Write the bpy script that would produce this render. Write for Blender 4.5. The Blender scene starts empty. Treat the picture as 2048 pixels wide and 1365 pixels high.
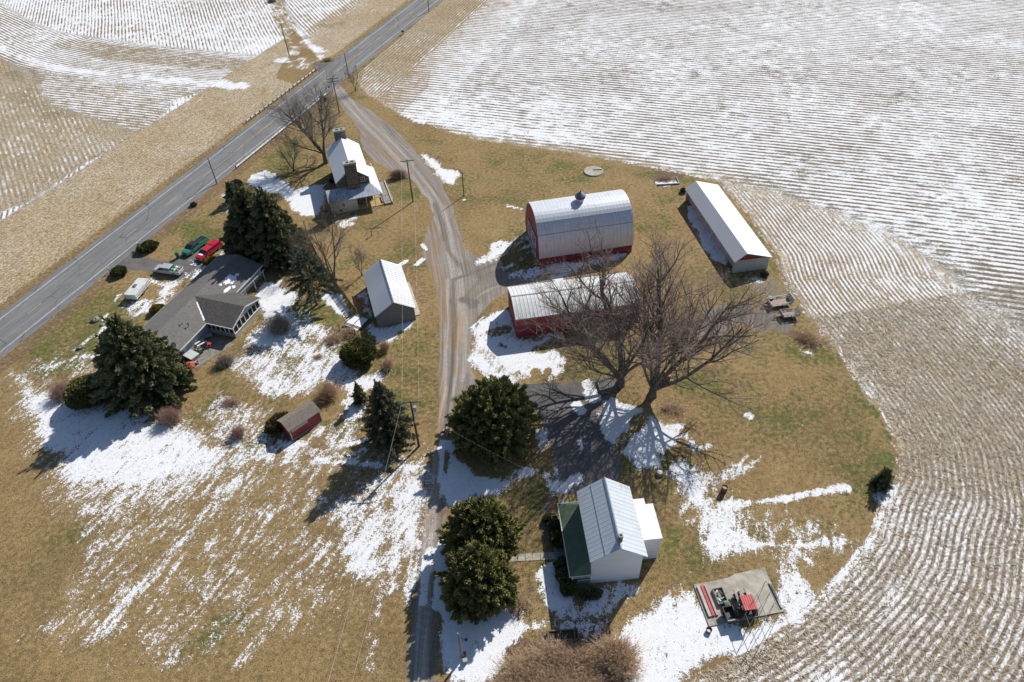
import bpy, math, random
import numpy as np
from mathutils import Vector, Matrix, Euler

# ------------------------------------------------------------------ scene
sc = bpy.context.scene
COL = sc.collection
rnd = random.Random(7)

# camera: 76 m above the yard, looking north and about 43 degrees down.
CAM_H, FPX, NX, NY = 76.0, 1380.0, 1083.0, 2163.0
_n = Vector((NX-1024.0, -(NY-682.5), -FPX)).normalized()
UPc = -_n
_f = Vector((0, 0, -1))
Yc = (_f - UPc*_f.dot(UPc)).normalized()
Xc = Yc.cross(UPc)

def plan(px, py, z=0.0):
    """survey point of the photo -> metres on the plan (x, y) at height z"""
    v = Vector((px-1024.0, -(py-682.5), -FPX))
    w = (v.dot(Xc), v.dot(Yc), v.dot(UPc))
    t = (z-CAM_H)/w[2]
    return (w[0]*t, w[1]*t)

def pl(pts, z=0.0):
    return [plan(a, b, z) for a, b in pts]

cam = bpy.data.cameras.new("camera")
cam.lens = FPX/2048.0*36.0
cam.sensor_width = 36.0
cam.clip_start = 1.0
cam.clip_end = 20000.0
camo = bpy.data.objects.new("camera", cam)
COL.objects.link(camo)
# columns = camera axes in world
camo.matrix_world = Matrix(((Xc[0], Xc[1], Xc[2], 0), (Yc[0], Yc[1], Yc[2], 0), (UPc[0], UPc[1], UPc[2], CAM_H), (0, 0, 0, 1)))
sc.camera = camo

# light
SUN_EL = math.radians(38.0)
SUN_AZ = math.radians(53.0)       # direction towards the sun, from +X
world = bpy.data.worlds.new("World")
sc.world = world
world.use_nodes = True
wn = world.node_tree
for n in list(wn.nodes): wn.nodes.remove(n)
bg = wn.nodes.new("ShaderNodeBackground"); wo = wn.nodes.new("ShaderNodeOutputWorld")
sky = wn.nodes.new("ShaderNodeTexSky"); sky.sky_type = 'NISHITA'; sky.sun_disc = False
sky.sun_elevation = SUN_EL; sky.sun_rotation = math.pi/2 - SUN_AZ
sky.altitude = 100; sky.air_density = 1.0; sky.dust_density = 0.6; sky.ozone_density = 2.2
wn.links.new(sky.outputs[0], bg.inputs[0]); bg.inputs[1].default_value = 0.088
wn.links.new(bg.outputs[0], wo.inputs[0])
sl = bpy.data.lights.new("sun", 'SUN'); sl.energy = 5.0; sl.angle = math.radians(0.5); sl.color = (1.0, 0.965, 0.91)
so = bpy.data.objects.new("sun", sl); COL.objects.link(so)
sd = Vector((math.cos(SUN_EL)*math.cos(SUN_AZ), math.cos(SUN_EL)*math.sin(SUN_AZ), math.sin(SUN_EL)))
so.rotation_euler = sd.to_track_quat('Z', 'Y').to_euler()
so.location = sd*300
sc.view_settings.view_transform = 'Standard'
sc.view_settings.look = 'None'
sc.view_settings.exposure = 0
sc.cycles.max_bounces = 6
sc.cycles.diffuse_bounces = 3
sc.cycles.glossy_bounces = 3
sc.cycles.transparent_max_bounces = 8

# ------------------------------------------------------------------ materials
class NT:
    def __init__(s, name):
        s.m = bpy.data.materials.new(name); s.m.use_nodes = True
        s.t = s.m.node_tree
        for n in list(s.t.nodes): s.t.nodes.remove(n)
        s.out = s.t.nodes.new("ShaderNodeOutputMaterial")
        s.b = s.t.nodes.new("ShaderNodeBsdfPrincipled")
        s.t.links.new(s.b.outputs[0], s.out.inputs[0])
        s.tc = s.t.nodes.new("ShaderNodeTexCoord")
    def N(s, ty, **k):
        n = s.t.nodes.new(ty)
        for a, b in k.items(): setattr(n, a, b)
        return n
    def L(s, a, b): s.t.links.new(a, b)
    def put(s, sock, v):
        if v is None: return
        if hasattr(v, 'is_output') or isinstance(v, bpy.types.NodeSocket): s.L(v, sock)
        else: sock.default_value = v
    def math(s, op, a, b=None, c=None, clamp=False):
        n = s.N("ShaderNodeMath", operation=op); n.use_clamp = clamp
        s.put(n.inputs[0], a); s.put(n.inputs[1], b)
        if c is not None: s.put(n.inputs[2], c)
        return n.outputs[0]
    def mix(s, f, a, b, mode='MIX'):
        n = s.N("ShaderNodeMix", data_type='RGBA', blend_type=mode)
        s.put(n.inputs[0], f)
        for sock, v in ((n.inputs[6], a), (n.inputs[7], b)):
            if isinstance(v, tuple): v = (v[0], v[1], v[2], 1.0)
            s.put(sock, v)
        return n.outputs[2]
    def noise(s, vec, scale, detail=3.0, rough=0.55, dist=0.0):
        n = s.N("ShaderNodeTexNoise"); n.inputs['Scale'].default_value = scale
        n.inputs['Detail'].default_value = detail; n.inputs['Roughness'].default_value = rough
        n.inputs['Distortion'].default_value = dist
        if vec is not None: s.L(vec, n.inputs['Vector'])
        return n.outputs[0]
    def voro(s, vec, scale, feature='F1'):
        n = s.N("ShaderNodeTexVoronoi", feature=feature); n.inputs['Scale'].default_value = scale
        if vec is not None: s.L(vec, n.inputs['Vector'])
        return n
    def mapv(s, vec, scale=(1, 1, 1), rot=(0, 0, 0), loc=(0, 0, 0)):
        n = s.N("ShaderNodeMapping"); n.inputs['Scale'].default_value = scale
        n.inputs['Rotation'].default_value = rot; n.inputs['Location'].default_value = loc
        s.L(vec, n.inputs['Vector']); return n.outputs[0]
    def comb(s, x, y, z=0.0):
        n = s.N("ShaderNodeCombineXYZ"); s.put(n.inputs[0], x); s.put(n.inputs[1], y); s.put(n.inputs[2], z); return n.outputs[0]
    def step(s, v, lo, hi):
        n = s.N("ShaderNodeMapRange"); n.interpolation_type = 'SMOOTHSTEP'
        s.put(n.inputs['Value'], v); s.put(n.inputs['From Min'], lo); s.put(n.inputs['From Max'], hi)
        return n.outputs[0]
    def lin(s, v, lo, hi, a=0.0, b=1.0):
        n = s.N("ShaderNodeMapRange"); s.put(n.inputs['Value'], v); s.put(n.inputs['From Min'], lo); s.put(n.inputs['From Max'], hi)
        s.put(n.inputs['To Min'], a); s.put(n.inputs['To Max'], b); return n.outputs[0]
    def bump(s, h, dist=0.02, strength=1.0):
        n = s.N("ShaderNodeBump"); n.inputs['Distance'].default_value = dist; n.inputs['Strength'].default_value = strength
        s.L(h, n.inputs['Height']); s.L(n.outputs[0], s.b.inputs['Normal'])
    def attr(s, name):
        n = s.N("ShaderNodeAttribute"); n.attribute_name = name
        q = s.N("ShaderNodeSeparateColor"); s.L(n.outputs['Color'], q.inputs[0])
        return q.outputs[0], q.outputs[1], q.outputs[2], n.outputs['Alpha']

MATS = {}
def pm(name, c1, c2=None, scale=1.0, rough=0.7, metal=0.0, stretch=(1, 1, 1), bump=0.0, bscale=None, dirt=None, dirt_amt=0.0, spec=0.5, rv=0.0):
    """painted / plain surface with two-tone noise, optional dirt and bump"""
    if name in MATS: return MATS[name]
    s = NT(name)
    v = s.mapv(s.tc.outputs['Object'], stretch)
    n = s.noise(v, scale, 4.0, 0.6)
    if c2 is None: c2 = tuple(x*0.82 for x in c1)
    col = s.mix(s.step(n, 0.35, 0.65), c1, c2)
    if dirt is not None:
        n2 = s.noise(s.mapv(s.tc.outputs['Object'], (1, 1, 1), (0, 0, 0), (7, 3, 1)), scale*0.35, 5.0, 0.65)
        col = s.mix(s.math('MULTIPLY', s.step(n2, 0.48, 0.72), dirt_amt), col, dirt)
    s.put(s.b.inputs['Base Color'], col)
    s.b.inputs['Metallic'].default_value = metal
    s.put(s.b.inputs['Roughness'], s.lin(n, 0.2, 0.8, max(0.0, rough-0.08-rv), min(1.0, rough+0.08+rv)))
    s.b.inputs['Specular IOR Level'].default_value = spec
    if bump:
        s.bump(s.noise(v, bscale or scale*4, 3.0), bump)
    MATS[name] = s.m
    return s.m

def seam_mat(name, c1, c2, axis, period, line=0.12, dark=0.55, metal=0.0, rough=0.45, dirt=(0.25, 0.23, 0.2), damt=0.25, bump=0.02, cross=0.0, cstretch=None):
    """sheet-metal panels: ribs every `period` metres along axis (0=x,1=y of the object)"""
    if name in MATS: return MATS[name]
    s = NT(name)
    sep = s.N("ShaderNodeSeparateXYZ"); s.L(s.tc.outputs['Object'], sep.inputs[0])
    u = sep.outputs[axis]
    fr = s.math('FRACT', s.math('DIVIDE', u, period))
    d = s.math('ABSOLUTE', s.math('SUBTRACT', fr, 0.5))            # .5 at the seam
    rib = s.step(d, 0.5-line, 0.5-line*0.4)
    pid = s.math('FLOOR', s.math('DIVIDE', u, period))
    wn_ = s.N("ShaderNodeTexWhiteNoise", noise_dimensions='1D'); s.L(pid, wn_.inputs['W'])
    stv = (0.35, 2.5, 0.35) if axis == 1 else (2.5, 0.35, 0.35)
    n = s.noise(s.mapv(s.tc.outputs['Object'], cstretch or stv), 1.3, 5.0, 0.65)
    col = s.mix(s.math('ADD', s.math('MULTIPLY', s.step(n, 0.3, 0.7), 0.7), s.math('MULTIPLY', wn_.outputs[0], 0.3)), c1, c2)
    n2 = s.noise(s.tc.outputs['Object'], 0.6, 6.0, 0.7)
    col = s.mix(s.math('MULTIPLY', s.step(n2, 0.5, 0.75), damt), col, dirt)
    col = s.mix(s.math('MULTIPLY', rib, 1.0-dark), col, tuple(x*0.35 for x in c1))  # rib lines painted darker, standing for the shaded side of raised seams
    if cross:
        w = sep.outputs[1-axis]
        fr2 = s.math('ABSOLUTE', s.math('SUBTRACT', s.math('FRACT', s.math('DIVIDE', w, cross)), 0.5))
        col = s.mix(s.math('MULTIPLY', s.step(fr2, 0.486, 0.495), 0.55), col, tuple(x*0.4 for x in c1))
    s.put(s.b.inputs['Base Color'], col)
    s.b.inputs['Metallic'].default_value = metal
    s.put(s.b.inputs['Roughness'], s.lin(n, 0.2, 0.8, rough-0.08, rough+0.12))
    if bump: s.bump(s.math('ADD', rib, s.math('MULTIPLY', n2, 0.25)), bump)
    MATS[name] = s.m
    return s.m

# ------------------------------------------------------------------ mesh helpers
def mkobj(name, me, m=None, parent=None):
    o = bpy.data.objects.new(name, me); COL.objects.link(o)
    if m is not None:
        for mm in (m if isinstance(m, (list, tuple)) else [m]): me.materials.append(mm)
    if parent is not None: o.parent = parent
    return o

class MB:
    def __init__(s): s.v = []; s.f = []
    def poly(s, pts):
        i = len(s.v); s.v += [tuple(p) for p in pts]; s.f.append(tuple(range(i, i+len(pts)))); return s
    def box(s, x0, x1, y0, y1, z0, z1):
        i = len(s.v)
        s.v += [(x, y, z) for z in (z0, z1) for x, y in ((x0, y0), (x1, y0), (x1, y1), (x0, y1))]
        s.f += [(i+3, i+2, i+1, i), (i+4, i+5, i+6, i+7)] + [(i+a, i+b, i+b+4, i+a+4) for a, b in ((0, 1), (1, 2), (2, 3), (3, 0))]
        return s
    def prism(s, loop0, loop1):
        n = len(loop0); i = len(s.v)
        s.v += [tuple(p) for p in loop0]+[tuple(p) for p in loop1]
        s.f.append(tuple(range(i+n-1, i-1, -1))); s.f.append(tuple(range(i+n, i+2*n)))
        for k in range(n):
            a, b = k, (k+1) % n
            s.f.append((i+a, i+b, i+n+b, i+n+a))
        return s
    def ext_y(s, xz, y0, y1): return s.prism([(x, y0, z) for x, z in xz], [(x, y1, z) for x, z in xz])
    def ext_x(s, yz, x0, x1): return s.prism([(x0, y, z) for y, z in yz], [(x1, y, z) for y, z in yz])
    def ext_z(s, xy, z0, z1): return s.prism([(x, y, z0) for x, y in xy], [(x, y, z1) for x, y in xy])
    def bar(s, p, q, w=0.1, h=None):
        """rectangular bar from p to q"""
        h = h or w; p = Vector(p); q = Vector(q); d = (q-p).normalized()
        up = Vector((0, 0, 1)) if abs(d.z) < 0.95 else Vector((1, 0, 0))
        a = d.cross(up).normalized()*w/2; b = a.cross(d).normalized()*h/2
        return s.prism([p-a-b, p+a-b, p+a+b, p-a+b], [q-a-b, q+a-b, q+a+b, q-a+b])
    def tube(s, p, q, r0, r1=None, n=8):
        r1 = r0 if r1 is None else r1; p = Vector(p); q = Vector(q); d = (q-p).normalized()
        up = Vector((0, 0, 1)) if abs(d.z) < 0.95 else Vector((1, 0, 0))
        a = d.cross(up).normalized(); b = a.cross(d).normalized()
        c = [(math.cos(2*math.pi*k/n), math.sin(2*math.pi*k/n)) for k in range(n)]
        return s.prism([p+(a*x+b*y)*r0 for x, y in c], [q+(a*x+b*y)*r1 for x, y in c])
    def lathe(s, prof, cx=0, cy=0, n=16):
        """prof [(r,z)...] closed top/bottom"""
        i = len(s.v)
        for r, z in prof:
            s.v += [(cx+r*math.cos(2*math.pi*k/n), cy+r*math.sin(2*math.pi*k/n), z) for k in range(n)]
        for j in range(len(prof)-1):
            for k in range(n):
                a, b = i+j*n+k, i+j*n+(k+1) % n
                s.f.append((a, b, b+n, a+n))
        s.f.append(tuple(range(i+n-1, i-1, -1))); m = i+(len(prof)-1)*n; s.f.append(tuple(range(m, m+n)))
        return s
    def build(s, name, m, parent=None, bevel=0.0, smooth=False):
        me = bpy.data.meshes.new(name); me.from_pydata(s.v, [], s.f); me.update()
        o = mkobj(name, me, m, parent)
        if smooth: me.shade_smooth()
        if bevel:
            b = o.modifiers.new("bevel", 'BEVEL'); b.width = bevel; b.segments = 2; b.limit_method = 'ANGLE'
        return o

def raw_mesh(name, V, F, m, parent=None, cols=None, smooth=False):
    """V (n,3) F (k,3|4) numpy"""
    me = bpy.data.meshes.new(name)
    me.vertices.add(len(V)); me.vertices.foreach_set("co", np.ascontiguousarray(V, dtype=np.float32).ravel())
    k = F.shape[1]; me.loops.add(F.size); me.loops.foreach_set("vertex_index", np.ascontiguousarray(F, dtype=np.int32).ravel())
    me.polygons.add(len(F)); me.polygons.foreach_set("loop_start", np.arange(0, F.size, k, dtype=np.int32))
    me.polygons.foreach_set("loop_total", np.full(len(F), k, dtype=np.int32))
    me.update(calc_edges=True)
    if cols is not None:
        for nm, arr in cols.items():
            a = me.color_attributes.new(nm, 'FLOAT_COLOR', 'POINT')
            a.data.foreach_set("color", np.ascontiguousarray(arr, dtype=np.float32).ravel())
    if smooth: me.shade_smooth()
    return mkobj(name, me, m, parent)

def thing(name, label, cat, loc=(0, 0, 0), rz=0.0, group=None):
    o = bpy.data.objects.new(name, None); COL.objects.link(o)
    o.empty_display_size = 0.5
    o.location = loc if len(loc) == 3 else (loc[0], loc[1], 0); o.rotation_euler = (0, 0, rz)
    return tag(o, label, cat, group)
def tag(o, label, cat, group=None):
    o["label"] = label; o["category"] = cat
    if group: o["group"] = group
    return o
def struct(o, kind='structure'):
    o["kind"] = kind; return o
R = math.radians

def dup_tree(root, loc, rz=None, label=None):
    r = root.copy(); COL.objects.link(r); r.location = loc if len(loc) == 3 else (loc[0], loc[1], 0)
    if rz is not None: r.rotation_euler = (0, 0, rz)
    if label: r["label"] = label
    for ch in root.children:
        c2 = ch.copy(); COL.objects.link(c2); c2.parent = r
        for g2 in ch.children:
            d2 = g2.copy(); COL.objects.link(d2); d2.parent = c2
    return r
# ------------------------------------------------------------------ ground
def axis(segs):
    out = [segs[0][0]]
    for a, b, st in segs:
        n = max(1, int(round((b-a)/st))); out += list(np.linspace(a, b, n+1)[1:])
    return np.array(out)
gx = axis([(-6000, -1500, 1500), (-1500, -400, 220), (-400, -215, 30), (-215, -95, 1.0), (-95, -55, 0.6), (-55, 46, 0.33), (46, 100, 0.6), (100, 205, 1.0), (205, 400, 30), (400, 1500, 220), (1500, 6000, 1500)])
gy = axis([(-3000, -200, 700), (-200, 14, 30), (14, 24, 1.0), (24, 112, 0.33), (112, 160, 0.55), (160, 300, 0.95), (300, 480, 30), (480, 1500, 200), (1500, 8000, 1600)])
GX, GY = np.meshgrid(gx, gy)
X = GX.ravel(); Y = GY.ravel(); NP = len(X)
NI, NJ = len(gx), len(gy)

def seg_d(x, y, pts, closed=False):
    P = list(pts)+([pts[0]] if closed else [])
    best = np.full(x.shape, 1e9); arc = np.zeros(x.shape); side = np.zeros(x.shape); s0 = 0.0
    for (ax, ay), (bx, by) in zip(P[:-1], P[1:]):
        dx, dy = bx-ax, by-ay; L2 = dx*dx+dy*dy+1e-12; L = math.sqrt(L2)
        t = np.clip(((x-ax)*dx+(y-ay)*dy)/L2, 0, 1)
        d = np.hypot(x-(ax+t*dx), y-(ay+t*dy)); m = d < best
        best = np.where(m, d, best); arc = np.where(m, s0+t*L, arc)
        side = np.where(m, np.sign(dx*(y-ay)-dy*(x-ax)), side); s0 += L
    return best, arc, side
def inside(x, y, pts):
    c = np.zeros(x.shape, bool); n = len(pts)
    for i in range(n):
        ax, ay = pts[i]; bx, by = pts[(i+1) % n]
        if ay == by: continue
        m = ((ay > y) != (by > y)) & (x < (bx-ax)*(y-ay)/(by-ay)+ax)
        c ^= m
    return c
def sdf(pts_px, marg=8.0):
    """(index array, signed distance: positive inside)"""
    pts = pl(pts_px)
    xs = [p[0] for p in pts]; ys = [p[1] for p in pts]
    idx = np.nonzero((X > min(xs)-marg) & (X < max(xs)+marg) & (Y > min(ys)-marg) & (Y < max(ys)+marg))[0]
    d, _, _ = seg_d(X[idx], Y[idx], pts, True)
    return idx, np.where(inside(X[idx], Y[idx], pts), d, -d)
def sm(t): t = np.clip(t, 0, 1); return t*t*(3-2*t)
# cheap value noise
_rs = np.random.RandomState(3); _tab = _rs.rand(256, 256)
def vn(x, y):
    xi = np.floor(x).astype(int); yi = np.floor(y).astype(int); fx = sm(x-xi); fy = sm(y-yi)
    a = _tab[xi % 256, yi % 256]; b = _tab[(xi+1) % 256, yi % 256]; c = _tab[xi % 256, (yi+1) % 256]; d = _tab[(xi+1) % 256, (yi+1) % 256]
    return (a*(1-fx)+b*fx)*(1-fy)+(c*(1-fx)+d*fx)*fy
def fbm(x, y, o=4):
    s = 0; a = 0.5; t = 0
    for i in range(o): s = s+a*vn(x*2**i+17.3*i, y*2**i+5.1*i); t += a; a *= 0.5
    return s/t
wob = (fbm(X/3.4, Y/3.4, 4)-0.5)*5.0
class Field:
    def __init__(s, v=0.0): s.a = np.full(NP, v)
    def poly(s, pts, val, feather=1.0, mode='max', wobble=1.0):
        idx, d = sdf(pts, 4+feather*2); d = d+wob[idx]*wobble
        w = sm(d/feather+0.5)
        s._put(idx, w, val, mode); return s
    def line(s, pts, width, val, feather=0.4, mode='max', wobble=0.0):
        P = pl(pts); xs = [p[0] for p in P]; ys = [p[1] for p in P]; mg = width+feather+3
        idx = np.nonzero((X > min(xs)-mg) & (X < max(xs)+mg) & (Y > min(ys)-mg) & (Y < max(ys)+mg))[0]
        d, _, _ = seg_d(X[idx], Y[idx], P); w = sm((width/2-d+wob[idx]*wobble)/feather+0.5)
        s._put(idx, w, val, mode); return s
    def _put(s, idx, w, val, mode):
        a = s.a[idx]
        if mode == 'max': s.a[idx] = np.maximum(a, w*val)
        elif mode == 'set': s.a[idx] = a*(1-w)+val*w
        elif mode == 'add': s.a[idx] = a+w*val
        elif mode == 'mul': s.a[idx] = a*(1-w)+a*val*w

snow, green, dark, stub = Field(), Field(0.40), Field(), Field()
grav, asph, track, brown = Field(), Field(), Field(0.5), Field()
U = X*math.cos(R(-20))+Y*math.sin(R(-20)); V = -X*math.sin(R(-20))+Y*math.cos(R(-20)); U = U.copy(); V = V.copy()
rowc = np.zeros(NP)

# ---- main road frame (straight, heading 70 degrees)
RA = np.array([-83.9, 83.7]); RU = np.array([math.cos(R(70.0)), math.sin(R(70.0))]); RN = np.array([-RU[1], RU[0]])
RS = (X-RA[0])*RU[0]+(Y-RA[1])*RU[1]; RO = (X-RA[0])*RN[0]+(Y-RA[1])*RN[1]   # RO: 0 right line .. 7 left line

# ---- fields of corn stubble
F1b = [(705, 158), (722, 185), (765, 215), (830, 245), (950, 280), (1100, 303), (1250, 328), (1370, 350), (1437, 366), (1490, 430), (1548, 512), (1562, 560), (1600, 620), (1650, 680), (1700, 750), (1750, 820), (1782, 880), (1785, 940), (1762, 985), (1740, 1060), (1700, 1120), (1640, 1180), (1600, 1215), (1530, 1262), (1440, 1312), (1320, 1375), (1200, 1430)]
bd, ba, bs = seg_d(X, Y, pl(F1b))
in1 = inside(X, Y, pl([(990, -90)]+F1b+[(3200, 1430), (4200, -90)])+[(300, 420)]) & (RO < -2.2)
in1 |= (RO < -2.2) & (Y > 250) & (X > RA[0]-60)
in2 = (RO > 9.0) & (X > -400) & (Y < 480)
in2 |= (RO > 9.0)
def field_frame(mask, ang, period, contrast, off=0.0):
    a = R(ang); u = -X*math.sin(a)+Y*math.cos(a); v = X*math.cos(a)+Y*math.sin(a)
    U[mask] = (u[mask]+off)/period; V[mask] = v[mask]; rowc[mask] = contrast
farout = (X < -400) | (X > 400) | (Y > 480)
field_frame(in1, -18.0, 1.45, 0.75)
HLpx = [(1444, 366), (1557, 388), (1671, 426), (1785, 472), (1884, 533), (1935, 590), (2060, 668), (2300, 800), (3400, 1300), (3400, 1430), (1200, 1430), (1320, 1375), (1440, 1312), (1530, 1262), (1640, 1180), (1740, 1060), (1785, 940), (1750, 820), (1650, 680), (1548, 512)]
hd, _, _ = seg_d(X, Y, pl(HLpx[:9])); hin = inside(X, Y, pl(HLpx))
m = in1 & (hin | ((bd < 40) & (Y < 60) & (X > 20))); U[m] = bd[m]/0.78; V[m] = ba[m]; rowc[m] = 0.80
m = in1 & (RO > -17) & (Y > 175); U[m] = RO[m]/1.0; V[m] = RS[m]; rowc[m] = 0.5
# left fields
def msk(px): return inside(X, Y, pl(px))
curve = pl([(-260, -40), (-60, 60), (0, 92), (60, 118), (130, 134), (250, 148), (400, 163), (560, 168)])
cd, ca, cs = seg_d(X, Y, curve)
field_frame(in2, 112.0, 1.05, 0.65)
mB = in2 & msk([(-300, -80), (-80, -20), (0, 5), (60, 45), (120, 65), (200, 78), (330, 95), (450, 105), (575, 118), (575, 172), (400, 186), (70, 150), (0, 118), (-300, 20)])
U[mB] = (cd*cs)[mB]/1.1; V[mB] = ca[mB]; rowc[mB] = 0.75
mD = in2 & msk([(60, 140), (200, 165), (400, 183), (350, 200), (290, 270), (100, 210)])
t_ = mD; field_frame(t_, -17.0, 1.3, 0.6)
mC = in2 & msk([(-300, 20), (0, 118), (75, 165), (100, 210), (290, 270), (170, 325), (60, 402), (0, 425), (-400, 700), (-900, 400)])
field_frame(mC, -57.0, 1.1, 0.35)
mH = in2 & (RO < 33)
U[mH] = RO[mH]/0.95; V[mH] = RS[mH]; rowc[mH] = 0.3
m3 = in2 & msk([(556, -10), (600, 60), (650, 118), (700, 95), (900, -40), (700, -90), (560, -60)])
field_frame(m3, 116.0, 1.15, 0.6)
mm = m3 & (RO < 26); U[mm] = RO[mm]/1.0; V[mm] = RS[mm]; rowc[mm] = 0.3
# farm track across the left field
trackpoly = [(520, -60), (538, 0), (548, 40), (566, 75), (582, 110), (556, 140), (553, 158), (600, 172), (634, 152), (650, 128), (632, 112), (600, 72), (572, 20), (560, -60)]
idx, d = sdf(trackpoly, 3); tm = np.zeros(NP, bool); tm[idx] = d > 0
# waterway / grass verge beside the road
stub.a[in1 | in2] = 1.0
stub.a[tm] = 0.0
stub.a[(in2) & (RO < 10.5)] = 0.0
rowc[tm] = 0
edge1 = np.clip((bd-0.3)/1.2, 0, 1); stub.a[in1] = edge1[in1]

rowc *= np.where(in1 & (bd < 3), bd/3, 1.0); rowc *= np.where(in1, np.clip(hd/5.0, 0.15, 1), 1.0); rowc *= np.clip(0.35+1.5*fbm(X/11+4, Y/11+8, 3), 0.35, 1.35)
gold = in2 | (in1 & (RO > -20))
brown.a[gold] = np.clip(fbm(X/8, Y/8, 4)*2.2-0.45, 0, 1)[gold]
# hay field bottom-left: streaks
mL = msk([(-200, 760), (120, 800), (400, 880), (700, 900), (860, 880), (850, 1100), (815, 1500), (-400, 1500), (-900, 900)])
a = R(62); U[mL] = (-X*math.sin(a)+Y*math.cos(a))[mL]; V[mL] = (X*math.cos(a)+Y*math.sin(a))[mL]
# ---- snow on the fields
f = Field(0.0)
f.a[in1] = 0.57
LF = fbm(X/24, Y/14, 3)
A = [
 ([(1500, -60), (2400, -60), (2400, 110), (2048, 130), (1850, 70), (1650, 40)], 0.60, 14), 
 ([(1380, 345), (1450, 335), (1600, 380), (1800, 470), (2100, 560), (2300, 700), (1900, 680), (1700, 640), (1560, 540)], 0.42, 8),
 ([(1600, 640), (1690, 590), (1850, 610), (1900, 650), (2060, 690), (2300, 760), (2300, 1010), (2048, 1010), (1900, 960), (1790, 965), (1700, 760)], 0.17, 16),
 ([(1450, 372), (1500, 400), (1600, 560), (1700, 700), (1760, 830), (1690, 745), (1600, 612), (1548, 515)], 0.40, 4),
 ([(1565, 560), (1600, 560), (1760, 760), (1800, 900), (1790, 930), (1750, 820), (1640, 670)], 0.32, 3),
 ([(1760, 990), (1900, 980), (1960, 1060), (1900, 1180), (1760, 1340), (1600, 1420), (1150, 1450), (1430, 1315), (1600, 1215), (1700, 1120)], 0.54, 3),
 ([(1830, 1000), (1860, 1000), (1830, 1110), (1700, 1260), (1660, 1250), (1790, 1110)], 0.40, 2),
 ([(1900, 1160), (1960, 1060), (2300, 1000), (2300, 1500), (1700, 1500)], 0.36, 4),
 ([(1960, 1160), (2100, 1190), (2120, 1330), (2000, 1330)], 0.55, 4),
]
for p, v, fe in A:
    idx, d = sdf(p, fe+4); k = in1[idx]; w = sm(d/fe+0.5)
    f.a[idx[k]] = f.a[idx[k]]*(1-w[k])+v*w[k]
m = in1 & (bd < 9) & (X < 34); f.a[m] = 0.30+0.42*sm((bd[m]-1.5)/6)
m = in1 & (X < 0) & (bd < 14) & (Y > 150); f.a[m] = np.maximum(f.a[m], 0.70*sm((bd[m]-0.5)/2.5))
m = in1 & (RO > -16); f.a[m] = 0.10
m = in1 & (RO <= -16) & (RO > -34); f.a[m] = 0.30+0.45*((-RO[m]-16)/18)
m = in1 & (RO > -26) & (Y < 195) & (X < -20); f.a[m] = 0.16
f.a[in2] = 0.64
f.a[mB] = 0.52; f.a[mD] = 0.38; f.a[mC] = 0.17; f.a[mH] = 0.05
f.a[m3] = 0.58; f.a[m3 & (RO < 30)] = 0.2+0.0; f.a[m3 & (RO < 24)] = 0.06
m = in2 & (RO >= 33) & (RO < 42) & mC; f.a[m] = 0.2
f.a[msk([(130, 78), (330, 100), (560, 128), (560, 146), (330, 132), (200, 118), (100, 92)])] -= 0.30
f.a[msk([(0, 95), (60, 130), (90, 160), (60, 180), (0, 170), (-200, 100)])] -= 0.32
f.a += np.where(in1 | in2, (LF-0.5)*0.36, 0)
LF2 = fbm(X/6+9, Y/5, 3); f.a += np.where(in1 | in2, (LF2-0.5)*0.30, 0)
snow.a = np.clip(f.a, 0, 0.97)
snow.line([(-40, 70), (0, 98), (60, 122), (130, 139), (250, 152), (400, 166), (480, 172)], 3.6, 0.93, 2.5, wobble=1.0)
snow.line([(500, -10), (548, 10), (570, 60), (592, 110)], 1.8, 0.85, 2.0, wobble=1)
snow.line([(540, 5), (600, 70), (650, 118)], 2.6, 0.85, 2.5, wobble=1.2)
snow.line([(568, 122), (580, 126)], 4, 0.95, 1.5, wobble=1)
snow.line([(602, 118), (612, 136)], 3, 0.9, 1.5, wobble=1)
snow.a[tm] *= 0.55

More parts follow.
